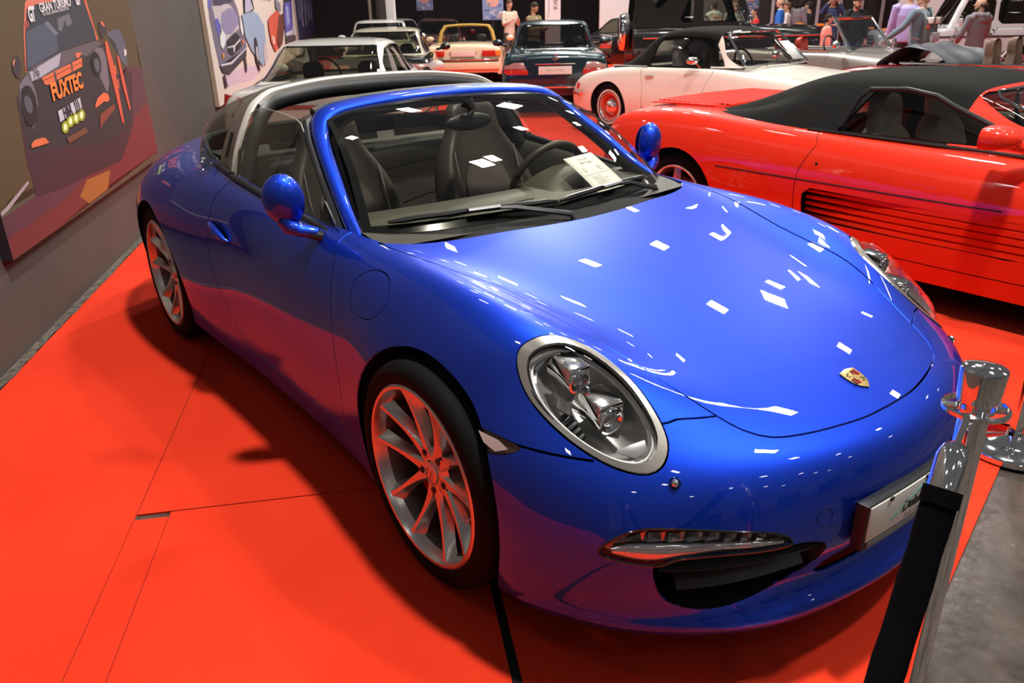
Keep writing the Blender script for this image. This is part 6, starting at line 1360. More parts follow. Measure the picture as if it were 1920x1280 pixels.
# ------------------ cream 1960s convertible ------------------
CREAM=mat('cream_paint',(.90,.82,.72),.4,0,.8,.03)
rows=[(-.80,.30,.50,.30,.60,.24,.28),(-.82,.52,.56,.52,.68,.24,.42),(-.74,.70,.60,.66,.74,.24,.50),(-.5,.79,.66,.74,.80,.24,.55),(-.15,.83,.70,.795,.82,.24,.56),(.2,.845,.705,.83,.82,.24,.55),(.6,.85,.70,.845,.80,.24,.52),(1.1,.86,.70,.855,.79,.24,.50),(1.5,.88,.70,.86,.79,.24,.50),(1.9,.90,.69,.85,.80,.24,.52),(2.3,.86,.69,.82,.81,.24,.55),(2.7,.80,.67,.79,.80,.24,.55),(3.0,.72,.62,.74,.76,.24,.52),(3.2,.60,.52,.66,.68,.25,.48),(3.28,.45,.42,.48,.56,.26,.38),(3.26,.3,.35,.3,.48,.26,.28)]
roof=[(-.10,.60,.83,.40,.84),(.05,.64,.84,.46,.89),(.30,.67,.845,.50,1.06),(.55,.68,.85,.52,1.22),(.85,.685,.855,.53,1.305),(1.2,.685,.86,.53,1.32),(1.5,.68,.865,.52,1.30),(1.66,.67,.87,.51,1.24),(1.80,.66,.875,.52,1.12),(1.95,.65,.88,.56,.98),(2.05,.63,.885,.60,.90)]
gp_=[(.62,.87),(.66,1.12),(.75,1.20),(1.0,1.215),(1.45,1.20),(1.56,1.17),(1.80,.89)]
dp=smooth_poly([(.60,.90),(.62,.60),(.62,.36),(.66,.33),(1.50,.33),(1.55,.36),(1.58,.60),(1.62,.90)],3)
GH,GB=build_car('cream_convertible','cream sixties convertible with a black soft top, red wheels and whitewall tyres','car',(-6.3,6.72,0),0,rows,(0,2.40),.335,(.19,.315,.16,.79,'steel'),CREAM,roof,TOP,glass_mat('clear_car_glass',(.75,.75,.70)),[gp_],(1.60,2.1,.62,.48,.90,1.255),(-.1,.6,.40,.34,.93,1.16),[('door',dp,.5)],(.5,1.9,.63),mat('grey_vinyl_seat',(.20,.19,.17),.6),.24,(7,5),(),True,1.60)
for s in (-1,1):
    strip(GB,[(x,.30) for x in np.linspace(.42,1.98,12)],s,.007,CHROME,GH,'sill_trim')
    p,n=on_side(GB,-.62,.56,s,.004); g=MB(); g.sphere(p,(.035,.018,.045),16,10); g.build('tail_lamp',REDL,GH)
    p,n=on_side(GB,.72,.74,s,.012); g=MB(); g.tube([p+Vector((-.07,0,0)),p+Vector((-.04,s*.012,0)),p+Vector((.03,s*.012,0)),p+Vector((.07,0,0))],[.007,.011,.011,.007],8); g.build('door_handle',CHROME,GH)
    g=MB(); g.sphere((1.45,s*.82,.955),(.05,.085,.045),14,8,(0,0,s*.4)); g.build('door_mirror',CHROME,GH); g=MB(); g.tube([(1.47,s*.80,.94),(1.52,s*.76,.875)],.008,6); g.build('mirror_stalk',CHROME,GH)
    g=MB(); g.tube([(-.83,s*.25,.46),(-.84,s*.55,.46),(-.76,s*.72,.46),(-.5,s*.83,.46)],[.028]*4,8); g.build('bumper',CHROME,GH)
    g=MB(); g.sphere((-.88,s*.50,.47),(.03,.03,.06),10,8); g.build('overrider',CHROME,GH)
    g=MB(); g.tube([(-.10,s*.60,.843),(.05,s*.65,.85),(.30,s*.68,.855),(.60,s*.69,.86)],.008,6); g.build('hood_trim',CHROME,GH)
pts=[(2.06,-.62,.90),(1.86,-.55,1.08),(1.70,-.50,1.23)]+[(1.685+.04*(1-(y/.5)**2),y,1.262) for y in np.linspace(-.42,.42,6)]+[(1.70,.50,1.23),(1.86,.55,1.08),(2.06,.62,.90)]
g=MB(); g.tube(pts,.016,8); g.tube([(2.06,-.62,.90),(2.13,-.3,.905),(2.15,0,.905),(2.13,.3,.905),(2.06,.62,.90)],.011,6); g.build('windscreen_frame',CHROME,GH)
for y0 in (-.35,.10):
    g=MB(); g.tube([(2.16,y0,.90),(2.11,y0+.1,.935),(2.10,y0+.42,.935)],.007,6); g.build('wiper',BLACK,GH)
g=MB(); g.add([(2.045,.34,.93),(2.045,.55,.93),(1.86,.46,1.14),(1.86,.27,1.14)],[(0,1,2,3)]); ob=g.build('info_sheet',PAPER,GH,solid=.002)
# ------------------ Mercedes-type saloons & coupes ------------------
def coupe(label,loc,rz,pm,scale=(1,1,1),glass=(.35,.37,.36),badge=None,plate=None,tails='wide',kind='car',open_top=False,name='coupe',roofpaint=None,rl=.98):
    sx,sy,sz=scale
    rows=[(-1.02,.30,.66,.30,.76,.26,.29),(-1.04,.55,.70,.55,.80,.25,.42),(-1.02,.80,.73,.78,.83,.24,.58),(-.96,.94,.74,.90,.84,.24,.64),(-.6,.965,.76,.925,.86,.22,.64),(-.2,.97,.77,.935,.87,.20,.64),(.4,.97,.77,.935,.87,.19,.62),(1.0,.96,.77,.93,.87,.19,.60),(1.8,.94,.76,.91,.87,.19,.60),(2.2,.93,.75,.89,.87,.19,.60),(2.7,.88,.73,.85,.86,.19,.60),(3.1,.82,.71,.79,.84,.20,.58),(3.4,.72,.68,.70,.80,.22,.52),(3.47,.5,.62,.5,.74,.24,.4),(3.44,.3,.58,.3,.70,.24,.28)]
    rows=[(r[0]*sx,r[1]*sz,r[2]*sy,r[3]*sz,r[4]*sy,r[5],r[6]*sz) for r in rows]
    roof=[(-.45,.68,.94,.55,.955),(-.30,.70,.945,.57,1.01),(.05,.72,.945,.58,1.22),(.35,.73,.94,.58,1.365),(.8,.735,.935,.58,1.40),(1.25,.735,.93,.575,1.39),(1.50,.73,.925,.57,1.34),(1.75,.72,.92,.60,1.19),(2.0,.71,.915,.65,1.03),(2.18,.70,.91,.68,.93)]
    roof=[(r[0]*sx,r[1]*sy,r[2]*sz,r[3]*sy,r[4]*sz) for r in roof]
    wq=[(x*sx,z*sz) for x,z in ((-.05,.97),(.12,1.15),(.38,1.285),(.8,1.32),(1.25,1.31),(1.48,1.27),(1.95,.97))]
    dp=smooth_poly([(x*sx,z*sz) for x,z in ((.45,.96),(.43,.60),(.45,.32),(.5,.28),(1.75,.28),(1.8,.32),(1.85,.6),(1.9,.96))],3)
    rt,B=build_car(name,label,kind,loc,rz,rows,(0,2.70*sx),.345,(.205,.315,.205,.855*sy,'disc'),pm,None if open_top else roof,None if open_top else (roofpaint or pm),glass_mat('tinted_glass_%02d'%int(glass[0]*99),glass),[] if open_top else [wq],(1.52*sx,2.3*sx,.66*sy,.52*sy,.95*sz,1.335*sz),(-.5*sx,.36*sx,.64*sy,.52*sy,.975*sz,1.33*sz),[('door',dp,.5)],(.2*sx,1.95*sx,.68*sy),LEATHER,.2,(6,4),(),True,None)
    xr=-1.045*sx
    for s in (-1,1):
        if tails=='wide':
            lamp_box(rt,[(xr+.005,s*.42*sy,.62),(xr+.01,s*.76*sy,.62),(xr+.03,s*.81*sy,.66),(xr+.04,s*.80*sy,.70),(xr+.012,s*.44*sy,.70)],REDL)
            lamp_box(rt,[(xr+.01,s*.45*sy,.705),(xr+.03,s*.80*sy,.705),(xr+.06,s*.79*sy,.80),(xr+.03,s*.50*sy,.80)],mat('rose_lamp_lens',(.42,.20,.18),.2,0,.8),'turn_lamp')
        elif tails=='tri':
            lamp_box(rt,[(xr+.045,s*.62*sy,.80),(xr+.01,s*.60*sy,.66),(xr+.0,s*.66*sy,.52),(xr+.05,s*.80*sy,.56),(xr+.16,s*.86*sy,.70),(xr+.13,s*.82*sy,.84)],REDL,depth=.03)
            lamp_box(rt,[(xr+.0,s*.63*sy,.655),(xr+.0,s*.64*sy,.60),(xr+.08,s*.835*sy,.62),(xr+.10,s*.845*sy,.67)],mat('rose_lamp_lens',(.42,.20,.18),.2,0,.8),'turn_lamp',depth=.034)
        g=MB(); g.sphere((1.72*sx,s*1.0*sy,1.0*sz),(.055,.10,.062),16,10); g.build('door_mirror',pm,rt); g=MB(); g.tube([(1.74*sx,s*.93*sy,.97*sz),(1.80*sx,s*.83*sy,.95*sz)],.022,8); g.build('mirror_stalk',BLACK,rt)
        strip(B,[(x*sx,.40) for x in np.linspace(-.55,2.3,14) if abs(x)>.36],s,.012,CHROME if tails!='tri' else BLACK,rt,'side_strip',.002) if not open_top else None
        p,n=on_side(B,.62*sx,.76*sz,s,.01); g=MB(); g.tube([p-Vector((.08,0,0)),p+Vector((.08,0,0))],.012,6); g.build('door_handle',pm,rt)
    g=MB(); g.box((xr-.02,0,.42),(.06,1.5*sy,.07)); g.build('rear_bumper',pm,rt,bevel=.015)
    g=MB(); g.box((xr-.052,0,.43),(.01,1.45*sy,.018)); g.build('bumper_trim',CHROME,rt)
    if plate: end_plate(rt,xr-.005,0,.68,.52,.12,mat('plate_cream',(.80,.77,.70),.45),plate,0,-1)
    if badge:
        Mx=Matrix(((0,0,-1,xr+.02),(-1,0,0,0),(0,1,0,.865*sz),(0,0,0,1))); g=MB(); g.tube([Mx@Vector((.042*math.cos(a),.042*math.sin(a),.02)) for a in np.linspace(0,2*PI,21)[:-1]],.005,6,closed=True)
        for k in range(3): A=R(90+120*k); g.tube([Mx@Vector((0,0,.02)),Mx@Vector((.042*math.cos(A),.042*math.sin(A),.02))],[.008,.002],5)
        g.build('star_badge',CHROME,rt)
        if badge!='*': text('model_badge',badge,.055,CHROME,rt,Matrix(((0,0,-1,xr+.005),(-1,0,0,.52),(0,1,0,.855*sz),(0,0,0,1))),.002)
    g=MB(); g.box((xr-.0,0,.775*sz),(.02,.62,.018)); g.build('boot_handle',CHROME,rt,bevel=.004)
    return rt,B
DGRN=mat('dark_petrol_paint',(.008,.028,.038),.25,.3,1,.03)
p_=fl(13.9,.80); yaw0=YAW-.03
coupe('dark petrol-green coupe seen from behind, to the left of the cream convertible',(p_.x,p_.y,0),yaw0,DGRN,(1,1.0,1.0),badge='E 320',plate=(('Delalic & Kiefer',.045,.005),),name='dark_coupe')
SILV=mat('pale_silver_paint',(.66,.63,.59),.45,.15,1,.03)
coupe('silver-white hardtop roadster with triangular red tail lamp, just behind the hoop of the blue car',(-6.67,2.03,0),R(140),SILV,(.90,1.0,.93),glass=(.7,.7,.58),tails='tri',name='silver_roadster')
coupe('black coupe with many ceiling reflections, in the row behind the silver roadster',(-10.9,5.1,0),R(146),mat('black_car_paint',(.006,.006,.007),.2,0,1,.02),(.97,1,.95),glass=(.5,.5,.40),tails='wide',name='black_coupe',roofpaint=mat('sand_roof_paint',(.50,.45,.34),.3,.2,.8))
coupe('light silver saloon farthest along the dark wall, only its roof showing',(-15.6,7.6,0),R(150),SILV,(1,1,1.02),glass=(.3,.3,.28),name='silver_saloon')
p_=fl(24.5,-1.95); coupe('maroon-brown coupe with dark number plate, far back left of the cream roadster',(p_.x,p_.y,0),YAW+.05,mat('maroon_paint',(.09,.020,.018),.28,.3,1),(1,1,1.0),glass=(.40,.42,.34),badge='*',tails='wide',name='maroon_coupe')
p_=fl(29,-3.6); coupe('white saloon mostly hidden behind the maroon coupe',(p_.x,p_.y,0),YAW+.3,mat('white_paint',(.75,.72,.68),.3,0,1),(1,1,1),name='white_saloon')
# pale yellow open roadster
p_=fl(19.6,-.93)
CY=mat('pale_yellow_paint',(.80,.60,.40),.35,0,.8)
rt,B=coupe('pale yellow open roadster with a rigid hoop and long red-amber tail lamps',(p_.x,p_.y,0),YAW-.02,CY,(.96,1.02,.93),open_top=True,tails=None,name='yellow_roadster')
xr=-1.045*.96
for s in (-1,1):
    lamp_box(rt,[(xr-.01,s*.42,.64),(xr-.01,s*.72,.64),(xr-.01,s*.72,.75),(xr-.01,s*.42,.75)],REDL); lamp_box(rt,[(xr-.01,s*.725,.64),(xr+.01,s*.84,.64),(xr+.01,s*.84,.75),(xr-.01,s*.725,.75)],AMB,'turn_lamp')
    g=MB(); g.tube([(.42,s*.66,.86),(.50,s*.60,1.12),(.56,s*.52,1.23)],[.05,.045,.04],8); g.build('hoop_pillar',mat('ochre_canvas',(.45,.27,.05),.7),rt)
    g=MB(); g.tube([(1.95,s*.64,.86),(1.62,s*.56,1.22)],.018,8); g.build('screen_pillar',BLACK,rt)
end_plate(rt,xr-.012,0,.69,.55,.125,mat('rose_plate',(.80,.62,.55),.5))
g=MB(); g.tube([(.58,y,1.235+.03*(1-(y/.55)**2)) for y in np.linspace(-.55,.55,9)],.05,8,sq=.6); g.build('hoop_bar',mat('ochre_canvas',(.45,.27,.05),.7),rt)
g=MB(); g.tube([(1.62,y,1.225) for y in np.linspace(-.56,.56,5)],.018,8); g.build('screen_header',BLACK,rt)
g=MB(); g.box((xr-.03,0,.56),(.06,1.6,.03)); g.build('chrome_bumper',CHROME,rt,bevel=.01)
g=MB(); g.box((xr-.02,0,.43),(.08,1.62,.16)); g.build('rear_apron',CY,rt,bevel=.03)
# ------------------ dark red classic convertible behind the red sports car ------------------
DRED=mat('dark_red_paint',(.20,.008,.010),.22,.1,1,.02)
rows=[(-1.2,.30,.55,.30,.66,.28,.29),(-1.22,.50,.60,.50,.72,.28,.40),(-1.12,.70,.64,.70,.78,.28,.50),(-.7,.84,.68,.86,.84,.28,.60),(-.2,.90,.70,.94,.87,.28,.62),(.4,.93,.70,.96,.88,.28,.60),(1.0,.94,.71,.965,.88,.28,.58),(1.8,.96,.71,.97,.88,.28,.58),(2.3,.98,.71,.975,.88,.28,.58),(2.8,.95,.68,.96,.88,.28,.60),(3.3,.90,.63,.93,.87,.28,.60),(3.7,.80,.58,.84,.82,.30,.56),(3.85,.6,.50,.62,.72,.30,.48),(3.84,.35,.42,.35,.6,.30,.33)]
DC,DB=build_car('dark_red_convertible','dark red classic convertible with chrome side trim, standing behind the black-roofed red car','car',(-3.5,8.45,0),0,rows,(0,2.85),.36,(.20,.335,.18,.86,'disc'),DRED,doors=[('door',smooth_poly([(.65,.99),(.62,.6),(.66,.34),(1.9,.34),(1.98,.6),(2.0,1.0)],3),.5)],cabin=(.15,2.25,.66),seatm=mat('brown_leather',(.17,.10,.07),.5),bottom=.28)
for s in (-1,1):
    strip(DB,[(x,.62-.02*x) for x in np.linspace(.42,2.45,14)],s,.012,CHROME,DC,'side_trim',.004); strip(DB,[(x,.56-.02*x) for x in np.linspace(.42,2.45,14)],s,.010,CHROME,DC,'side_trim',.004)
    strip(DB,[(x,.36) for x in np.linspace(.42,2.42,12)],s,.026,mat('ivory_trim',(.65,.62,.56),.4),DC,'sill_board',.012)
    g=MB(); g.tube([(.2,s*.70,.985),(1.0,s*.712,.99),(2.3,s*.715,.995)],.016,8); g.build('belt_chrome',CHROME,DC)
    g=MB(); g.tube([(2.30,s*.68,.99),(2.08,s*.60,1.35)],.022,8); g.build('screen_post',CHROME,DC)
    g=MB(); V=[];F=[]
    g.tube([(.36*math.cos(a),s*.873,.335+.36*math.sin(a)) for a in np.linspace(.05,PI-.05,17)],.014,6); g.build('arch_chrome',CHROME,DC)
g=MB(); g.tube([(2.06,y,1.35) for y in np.linspace(-.60,.60,5)],.020,8); g.build('screen_header',CHROME,DC)
g=MB(); g.add([(2.30,-.66,.99),(2.30,.66,.99),(2.08,.59,1.34),(2.08,-.59,1.34)],[(0,1,2,3)]); g.build('windscreen',glass_mat('clear_car_glass',(.75,.75,.70)),DC)
g=MB(); g.grid([[(x+.05*math.sin(y*9),y,z+.03*math.sin(y*13+x*8)) for y in (-.68,-.62,-.45,-.2,0,.2,.45,.62,.68)] for x,z in ((-.15,.93),(-.10,1.0),(.06,1.13),(.22,1.20),(.42,1.14),(.62,1.09),(.80,1.0),(.84,.94))],4,3); g.build('folded_hood_cover',mat('slate_hood_cover',(.075,.08,.095),.45),DC,angle=80)
DC.scale=(.9,.9,.9)
# ------------------ grey fifties roadster ------------------
GREY=mat('grey_beige_paint',(.25,.225,.20),.3,.3,1,.03)
rows=[(-1.1,.30,.50,.30,.60,.26,.29),(-1.12,.48,.54,.48,.66,.26,.38),(-1.0,.66,.60,.66,.72,.26,.50),(-.6,.80,.66,.82,.80,.26,.58),(-.1,.86,.68,.89,.84,.26,.58),(.5,.88,.68,.88,.83,.26,.55),(1.1,.90,.67,.87,.80,.26,.52),(1.6,.93,.65,.88,.80,.26,.52),(2.0,.93,.60,.87,.81,.26,.54),(2.5,.88,.55,.86,.82,.26,.56),(2.9,.82,.52,.83,.80,.27,.55),(3.2,.72,.48,.74,.76,.28,.52),(3.36,.55,.42,.56,.66,.30,.45),(3.34,.35,.35,.35,.55,.3,.33)]
GR,GRB=build_car('grey_roadster','grey-beige open roadster with raked chrome windscreen, behind the cream convertible','car',(-6.95,10.3,0),0,rows,(0,2.4),.35,(.19,.33,.17,.80,'disc'),GREY,doors=[('door',smooth_poly([(.62,.92),(.6,.6),(.64,.36),(1.45,.36),(1.5,.6),(1.52,.92)],3),.5)],cabin=(.2,1.55,.60),seatm=mat('red_leather',(.42,.05,.03),.5),bottom=.26)
for s in (-1,1):
    g=MB(); g.tube([(1.86,s*.60,.90),(1.50,s*.52,1.34)],.022,8); g.build('screen_post',CHROME,GR)
    g=MB(); g.tube([(x,s*(.675-.004*x),.893) for x in np.linspace(.1,1.55,8)],.012,6); g.build('belt_chrome',CHROME,GR)
    strip(GRB,[(x,.56) for x in np.linspace(.42,2.0,10)],s,.008,CHROME,GR,'side_trim',.004)
g=MB(); g.tube([(1.50,y,1.345) for y in np.linspace(-.52,.52,5)],.022,8); g.build('screen_header',CHROME,GR)
g=MB(); g.add([(1.86,-.59,.90),(1.86,.59,.90),(1.50,.52,1.33),(1.50,-.52,1.33)],[(0,1,2,3)]); g.build('windscreen',glass_mat('blue_glass',(.45,.52,.55),1.0,0,1.9),GR)
g=MB(); g.sphere((1.75,-.80,.99),(.05,.08,.06),12,8); g.build('door_mirror',CHROME,GR)
g=MB(); g.sphere((2.45,-.42,.905),(.09,.012,.014),10,6); g.build('bonnet_spear',CHROME,GR)
# ------------------ boxy off-roaders ------------------
def boxy(name,label,loc,rz,pm,roofm,soft=False,wh='disc'):
    rows=[(-.78,.40,.74,.40,.80,.38,.39),(-.80,.70,.78,.70,.83,.38,.60),(-.80,1.12,.80,1.10,.84,.38,.75),(-.74,1.18,.80,1.16,.85,.38,.78),(-.3,1.19,.80,1.17,.86,.38,.80),(.8,1.19,.80,1.17,.86,.38,.80),(1.6,1.19,.80,1.17,.86,.38,.80),(1.75,1.20,.78,1.17,.86,.38,.80),(2.1,1.20,.76,1.15,.86,.38,.80),(2.6,1.18,.74,1.13,.86,.38,.80),(3.0,1.15,.72,1.10,.85,.38,.78),(3.14,1.08,.70,1.02,.83,.40,.72),(3.16,.8,.68,.8,.80,.42,.65),(3.15,.45,.62,.45,.72,.42,.44)]
    roof=[(-.79,.79,1.17,.60,1.18),(-.77,.79,1.17,.68,1.5),(-.74,.79,1.17,.68,1.88),(-.66,.79,1.17,.68,1.95),(-.2,.79,1.17,.68,1.965),(.5,.79,1.17,.68,1.965),(1.2,.79,1.17,.68,1.95),(1.36,.79,1.17,.67,1.91),(1.50,.785,1.17,.68,1.62),(1.62,.78,1.17,.70,1.33),(1.68,.77,1.17,.74,1.19)]
    sp=[[(-.62,1.24),(-.62,1.80),(-.05,1.82),(-.05,1.24)],[(.03,1.24),(.03,1.82),(.62,1.82),(.62,1.24)],[(.70,1.24),(.70,1.82),(1.27,1.82),(1.50,1.24)]]
    if soft: sp=[[(-.45,1.72),(-.30,1.50),(.05,1.86),(-.0,1.88),(-.42,1.86)],[(.12,1.26),(.40,1.26),(.44,1.74),(.32,1.74)],[(.62,1.26),(.60,1.82),(1.22,1.82),(1.48,1.26)]]
    rt,B=build_car(name,label,'off-roader',loc,rz,rows,(0,2.40),.43,(.215,.365,.26,.87,wh),pm,roof,roofm,glass_mat('offroad_glass',(.62,.66,.62)) if soft else glass_mat('dark_car_glass',(.14,.11,.06)),sp,(1.38,1.72,.69,.60,1.24,1.86),(-.80,-.72,.55,.55,1.3,1.8),[('door',[(.66,1.17),(.66,.50),(1.5,.50),(1.5,1.17)],.5),('rear_door',[(-.02,1.17),(.40,.60),(.62,.50),(.64,1.17)],.5)] if not soft else [('door',[(.55,1.17),(.55,.50),(1.5,.50),(1.5,1.17)],.5)],(-.6,1.5,.70),LEATHER,.38,(5,4),(),True,1.34 if soft else None)
    for s in (-1,1):
        strip(B,[(x,.98) for x in np.linspace(-.6,3.0,12)],s,.020,BLACK if not soft else CHROME,rt,'side_moulding',.006)
        g=MB(); g.tube([(ax+.445*math.cos(a),s*.885,.365+.445*math.sin(a)) for ax in (2.4,) for a in np.linspace(-.1,PI+.1,15)],.045,8,sq=.6); g.build('arch_flare',pm,rt)
        g=MB(); g.tube([(0+.445*math.cos(a),s*.885,.365+.445*math.sin(a)) for a in np.linspace(-.1,PI+.1,15)],.045,8,sq=.6); g.build('arch_flare',pm,rt)
        g=MB(); g.box((1.50,s*1.02,1.30),(.08,.20,.17)); g.build('door_mirror',CHROME if soft else pm,rt,bevel=.025)
        g=MB(); g.box((.78,s*.885,1.03),(.12,.03,.03)); g.build('door_handle',BLACK,rt,bevel=.008)
        g=MB(); g.lathe([(0,.03),(.06,.025),(.095,.0),(.10,-.02)],20,Matrix(((0,0,1,3.17),(1,0,0,s*.52),(0,1,0,.86),(0,0,0,1)))); g.build('headlamp',CHROME,rt)
        # lamp guard bars
        for k in range(5): q=MB(); q.box((3.20,s*.52,.77+k*.045),(.012,.24,.008)); q.build('lamp_guard_bar',CHROME,rt)
        g=MB(); g.box((3.0,s*.70,1.16),(.12,.10,.05)); g.build('turn_lamp',AMB,rt,bevel=.01)
        g=MB(); g.tube([(.45,s*.93,.40),(1.95,s*.93,.40)],.035,8); g.build('side_step',CHROME,rt)
    g=MB(); g.box((3.22,0,.52),(.16,1.72,.17)); g.build('front_bumper',pm,rt,bevel=.02)
    g=MB(); g.box((3.165,0,.88),(.02,.66,.26)); g.build('radiator_grille',BLACK,rt,bevel=.005)
    for k in range(3): g=MB(); g.box((3.18,0,.80+k*.08),(.02,.62,.02)); g.build('grille_bar',pm,rt)
    sp_=MB(); Mx=Matrix(((0,0,-1,-.86),(1,0,0,.05),(0,1,0,1.08),(0,0,0,1)))
    sp_.lathe([(.0,.165),(.12,.165),(.28,.16),(.355,.13),(.37,.09),(.37,-.02),(.34,-.04),(0,-.04)],44,Mx); o=sp_.build('spare_wheel_cover',CHROME,rt)
    g=MB(); g.lathe([(.372,.05),(.380,.05),(.380,-.03),(.30,-.05)],44,Mx); g.build('spare_tyre_rim',BLACK,rt)
    return rt,B
BK=mat('black_car_paint',(.006,.006,.007),.2,0,1,.02)
rt,_B=boxy('black_off_roader','black open-top off-roader with raised fabric roof and mirror-chrome spare wheel cover',(fp(1266,17.9).x,fp(1266,17.9).y,0),R(50.5),BK,TOP,True)
rt,_B=boxy('silver_off_roader','boxy silver-white off-roader on the right behind the two walking men',(fp(1652,18.2).x+2.1,fp(1652,18.2).y+1.9,0),R(222),mat('silver_white_paint',(.60,.59,.60),.3,.3,1),mat('silver_white_paint',(.60,.59,.60),.3,.3,1)); rt.scale=(.89,.89,.89)
# dark car beyond the dark coupe
p_=fl(22.5,3.0); coupe('black car with blue-tinted mirror, half hidden between the dark coupe and the black off-roader',(p_.x,p_.y,0),YAW-.9,BK,(1,1,.98),glass=(.4,.42,.40),name='black_saloon')
p_=fl(16.5,7.2); 
rt,B=coupe('black vintage car with much chrome and an orange lamp, at the far right edge',(.9,12.6,0),PI,BK,(1,1,1.0),glass=(.4,.4,.4),name='vintage_car')
# =====================================================================
#  visitors
# =====================================================================
def cloth(name,c,r_=.85): return noise_bump(mat(name,c,r_),60,.25,.004) if name not in _mc else _mc[name]
SKINS={'light':(.62,.36,.26),'tan':(.50,.28,.19),'dark':(.12,.055,.035)}
def remesh(o,vox,sm=4):
    m=o.modifiers.new('skin','REMESH'); m.mode='VOXEL'; m.voxel_size=vox; m.use_smooth_shade=True
    s=o.modifiers.new('soften','SMOOTH'); s.iterations=sm; s.factor=.5
def person(label,pos,face,h=1.78,skin='light',top=(.3,.3,.3),trouser=(.05,.06,.10),hair=(.10,.06,.035),hairstyle='short',arms=None,build=1.0,head_turn=0,head_tilt=0,vox=.013,hood=False,collar=None,open_front=None,legs=(0,0),cap=None,beard=False):
    k=h/1.78; t=empty('person',(pos[0],pos[1],0),face,label,'person','visitors in the hall'); t.scale=(k,k,k)
    sm=mat('skin_'+skin,SKINS[skin],.5)
    b=MB(); w=build
    SH={1:Vector((0,.185*w,1.435)),-1:Vector((0,-.185*w,1.435))}
    arms=arms or {}
    A={s:arms.get(s,((.02,.25,1.16),(.07,.27,.90))) for s in (1,-1)}
    hd=Vector((.02,0,1.655)); rot=Matrix.Rotation(head_turn,3,'Z')@Matrix.Rotation(head_tilt,3,'Y')
    H=lambda x,y,z: hd+rot@Vector((x,y,z))
    # head with face
    b.sphere(H(0,0,.02),(.096,.076,.098),18,12); b.sphere(H(.018,0,-.045),(.070,.060,.070),14,10); b.sphere(H(.052,0,-.085),(.030,.032,.024),10,8)
    b.tube([H(.086,0,.012),H(.108,0,-.022)],[.010,.016],8); b.sphere(H(.082,.030,-.012),(.016,.020,.012),8,6); b.sphere(H(.082,-.030,-.012),(.016,.020,.012),8,6)
    b.tube([H(.082,-.022,-.058),H(.090,0,-.056),H(.082,.022,-.058)],.008,6)
    for s in (1,-1): b.sphere(H(-.005,s*.076,-.008),(.022,.010,.032),8,6)
    b.tube([(-.015,0,1.44),(-.005,0,1.50),H(-.015,0,-.06)],[.066,.056,.056],12)
    b.tube([(0,0,.90),(0,0,1.02),(.005,0,1.15),(.0,0,1.30),(-.005,0,1.42),(-.005,0,1.46)],[.150*w,.140*w,.135*w,.155*w,.130*w,.07],16,sq=.66)
    hands=[]
    for s in (1,-1):
        e,wr=[Vector((p[0],s*abs(p[1]) if len(p)<4 else p[1],p[2])) for p in A[s]]
        b.tube([SH[s]*1.0-Vector((0,s*.03,0)),SH[s],SH[s].lerp(e,.5),e,e.lerp(wr,.3),wr],[.055,.056,.046,.038,.036,.026],10)
        lx=legs[0] if s>0 else legs[1]
        b.tube([(0,s*.085,.95),(.01+lx*.25,s*.095,.72),(.02+lx*.5,s*.10,.50),(lx*.75-.01,s*.105,.30),(lx-.01,s*.105,.09)],[.085,.075,.055,.050,.038],12)
        b.sphere((lx+.05,s*.11,.045),(.12,.045,.04),12,8)
        # hand: palm, four fingers, thumb
        d=(wr-e).normalized(); side=d.cross(Vector((1,0,0))); 
        if side.length<.2: side=d.cross(Vector((0,0,1)))
        side.normalize(); nrm=side.cross(d)
        b.tube([wr-d*.01,wr+d*.045,wr+d*.085],[.024,.036,.034],10,sq=.5)
        for q,(o_,l_) in enumerate(((-.027,.062),(-.009,.072),(.009,.068),(.026,.052))):
            p0=wr+d*.080+nrm*o_; b.tube([p0,p0+d*l_*.5+side*(-.006*s),p0+d*l_*.85+side*(-.022*s)],[.0095,.009,.0075],6)
        b.tube([wr+d*.02+nrm*-.028,wr+d*.055+nrm*-.052,wr+d*.085+nrm*-.058],[.013,.011,.009],6)
    bd=b.build('body',sm,t); remesh(bd,min(vox,.0085),2)
    eye=mat('eye_dark',(.02,.015,.012),.2)
    for s in (1,-1): g=MB(); g.sphere(H(.090,s*.031,.004),(.009,.013,.007),8,6); g.build('eye',eye,t)
    # top
    g=MB(); tc=cloth('cloth_'+'_'.join('%03d'%int(q*255) for q in top),top)
    g.tube([(0,0,.86),(0,0,.97),(.005,0,1.12),(.0,0,1.30),(-.005,0,1.42),(-.005,0,1.485)],[.172*w,.170*w,.162*w,.180*w,.152*w,.078],18,sq=.70)
    for s in (1,-1):
        e,wr=[Vector((p[0],s*abs(p[1]) if len(p)<4 else p[1],p[2])) for p in A[s]]
        g.tube([SH[s]-Vector((0,s*.05,-.005)),SH[s],SH[s].lerp(e,.5),e,e.lerp(wr,.5),e.lerp(wr,.90)],[.070,.078,.064,.056,.052,.042],12)
    if hood: g.tube([(.05,.10,1.50),(-.04,.115,1.49),(-.115,.06,1.475),(-.125,0,1.455),(-.115,-.06,1.475),(-.04,-.115,1.49),(.05,-.10,1.50)],[.035,.045,.055,.06,.055,.045,.035],10); g.sphere((-.125,0,1.41),(.055,.11,.07),12,8)
    o=g.build('top_garment',tc,t); remesh(o,vox,5)
    if collar: g=MB(); g.tube([(.06*math.cos(a)-.005,.075*math.sin(a),1.495) for a in np.linspace(0,2*PI,17)[:-1]],.018,8,closed=True); g.build('collar',cloth('collar_'+'_'.join('%03d'%int(q*255) for q in collar),collar),t)
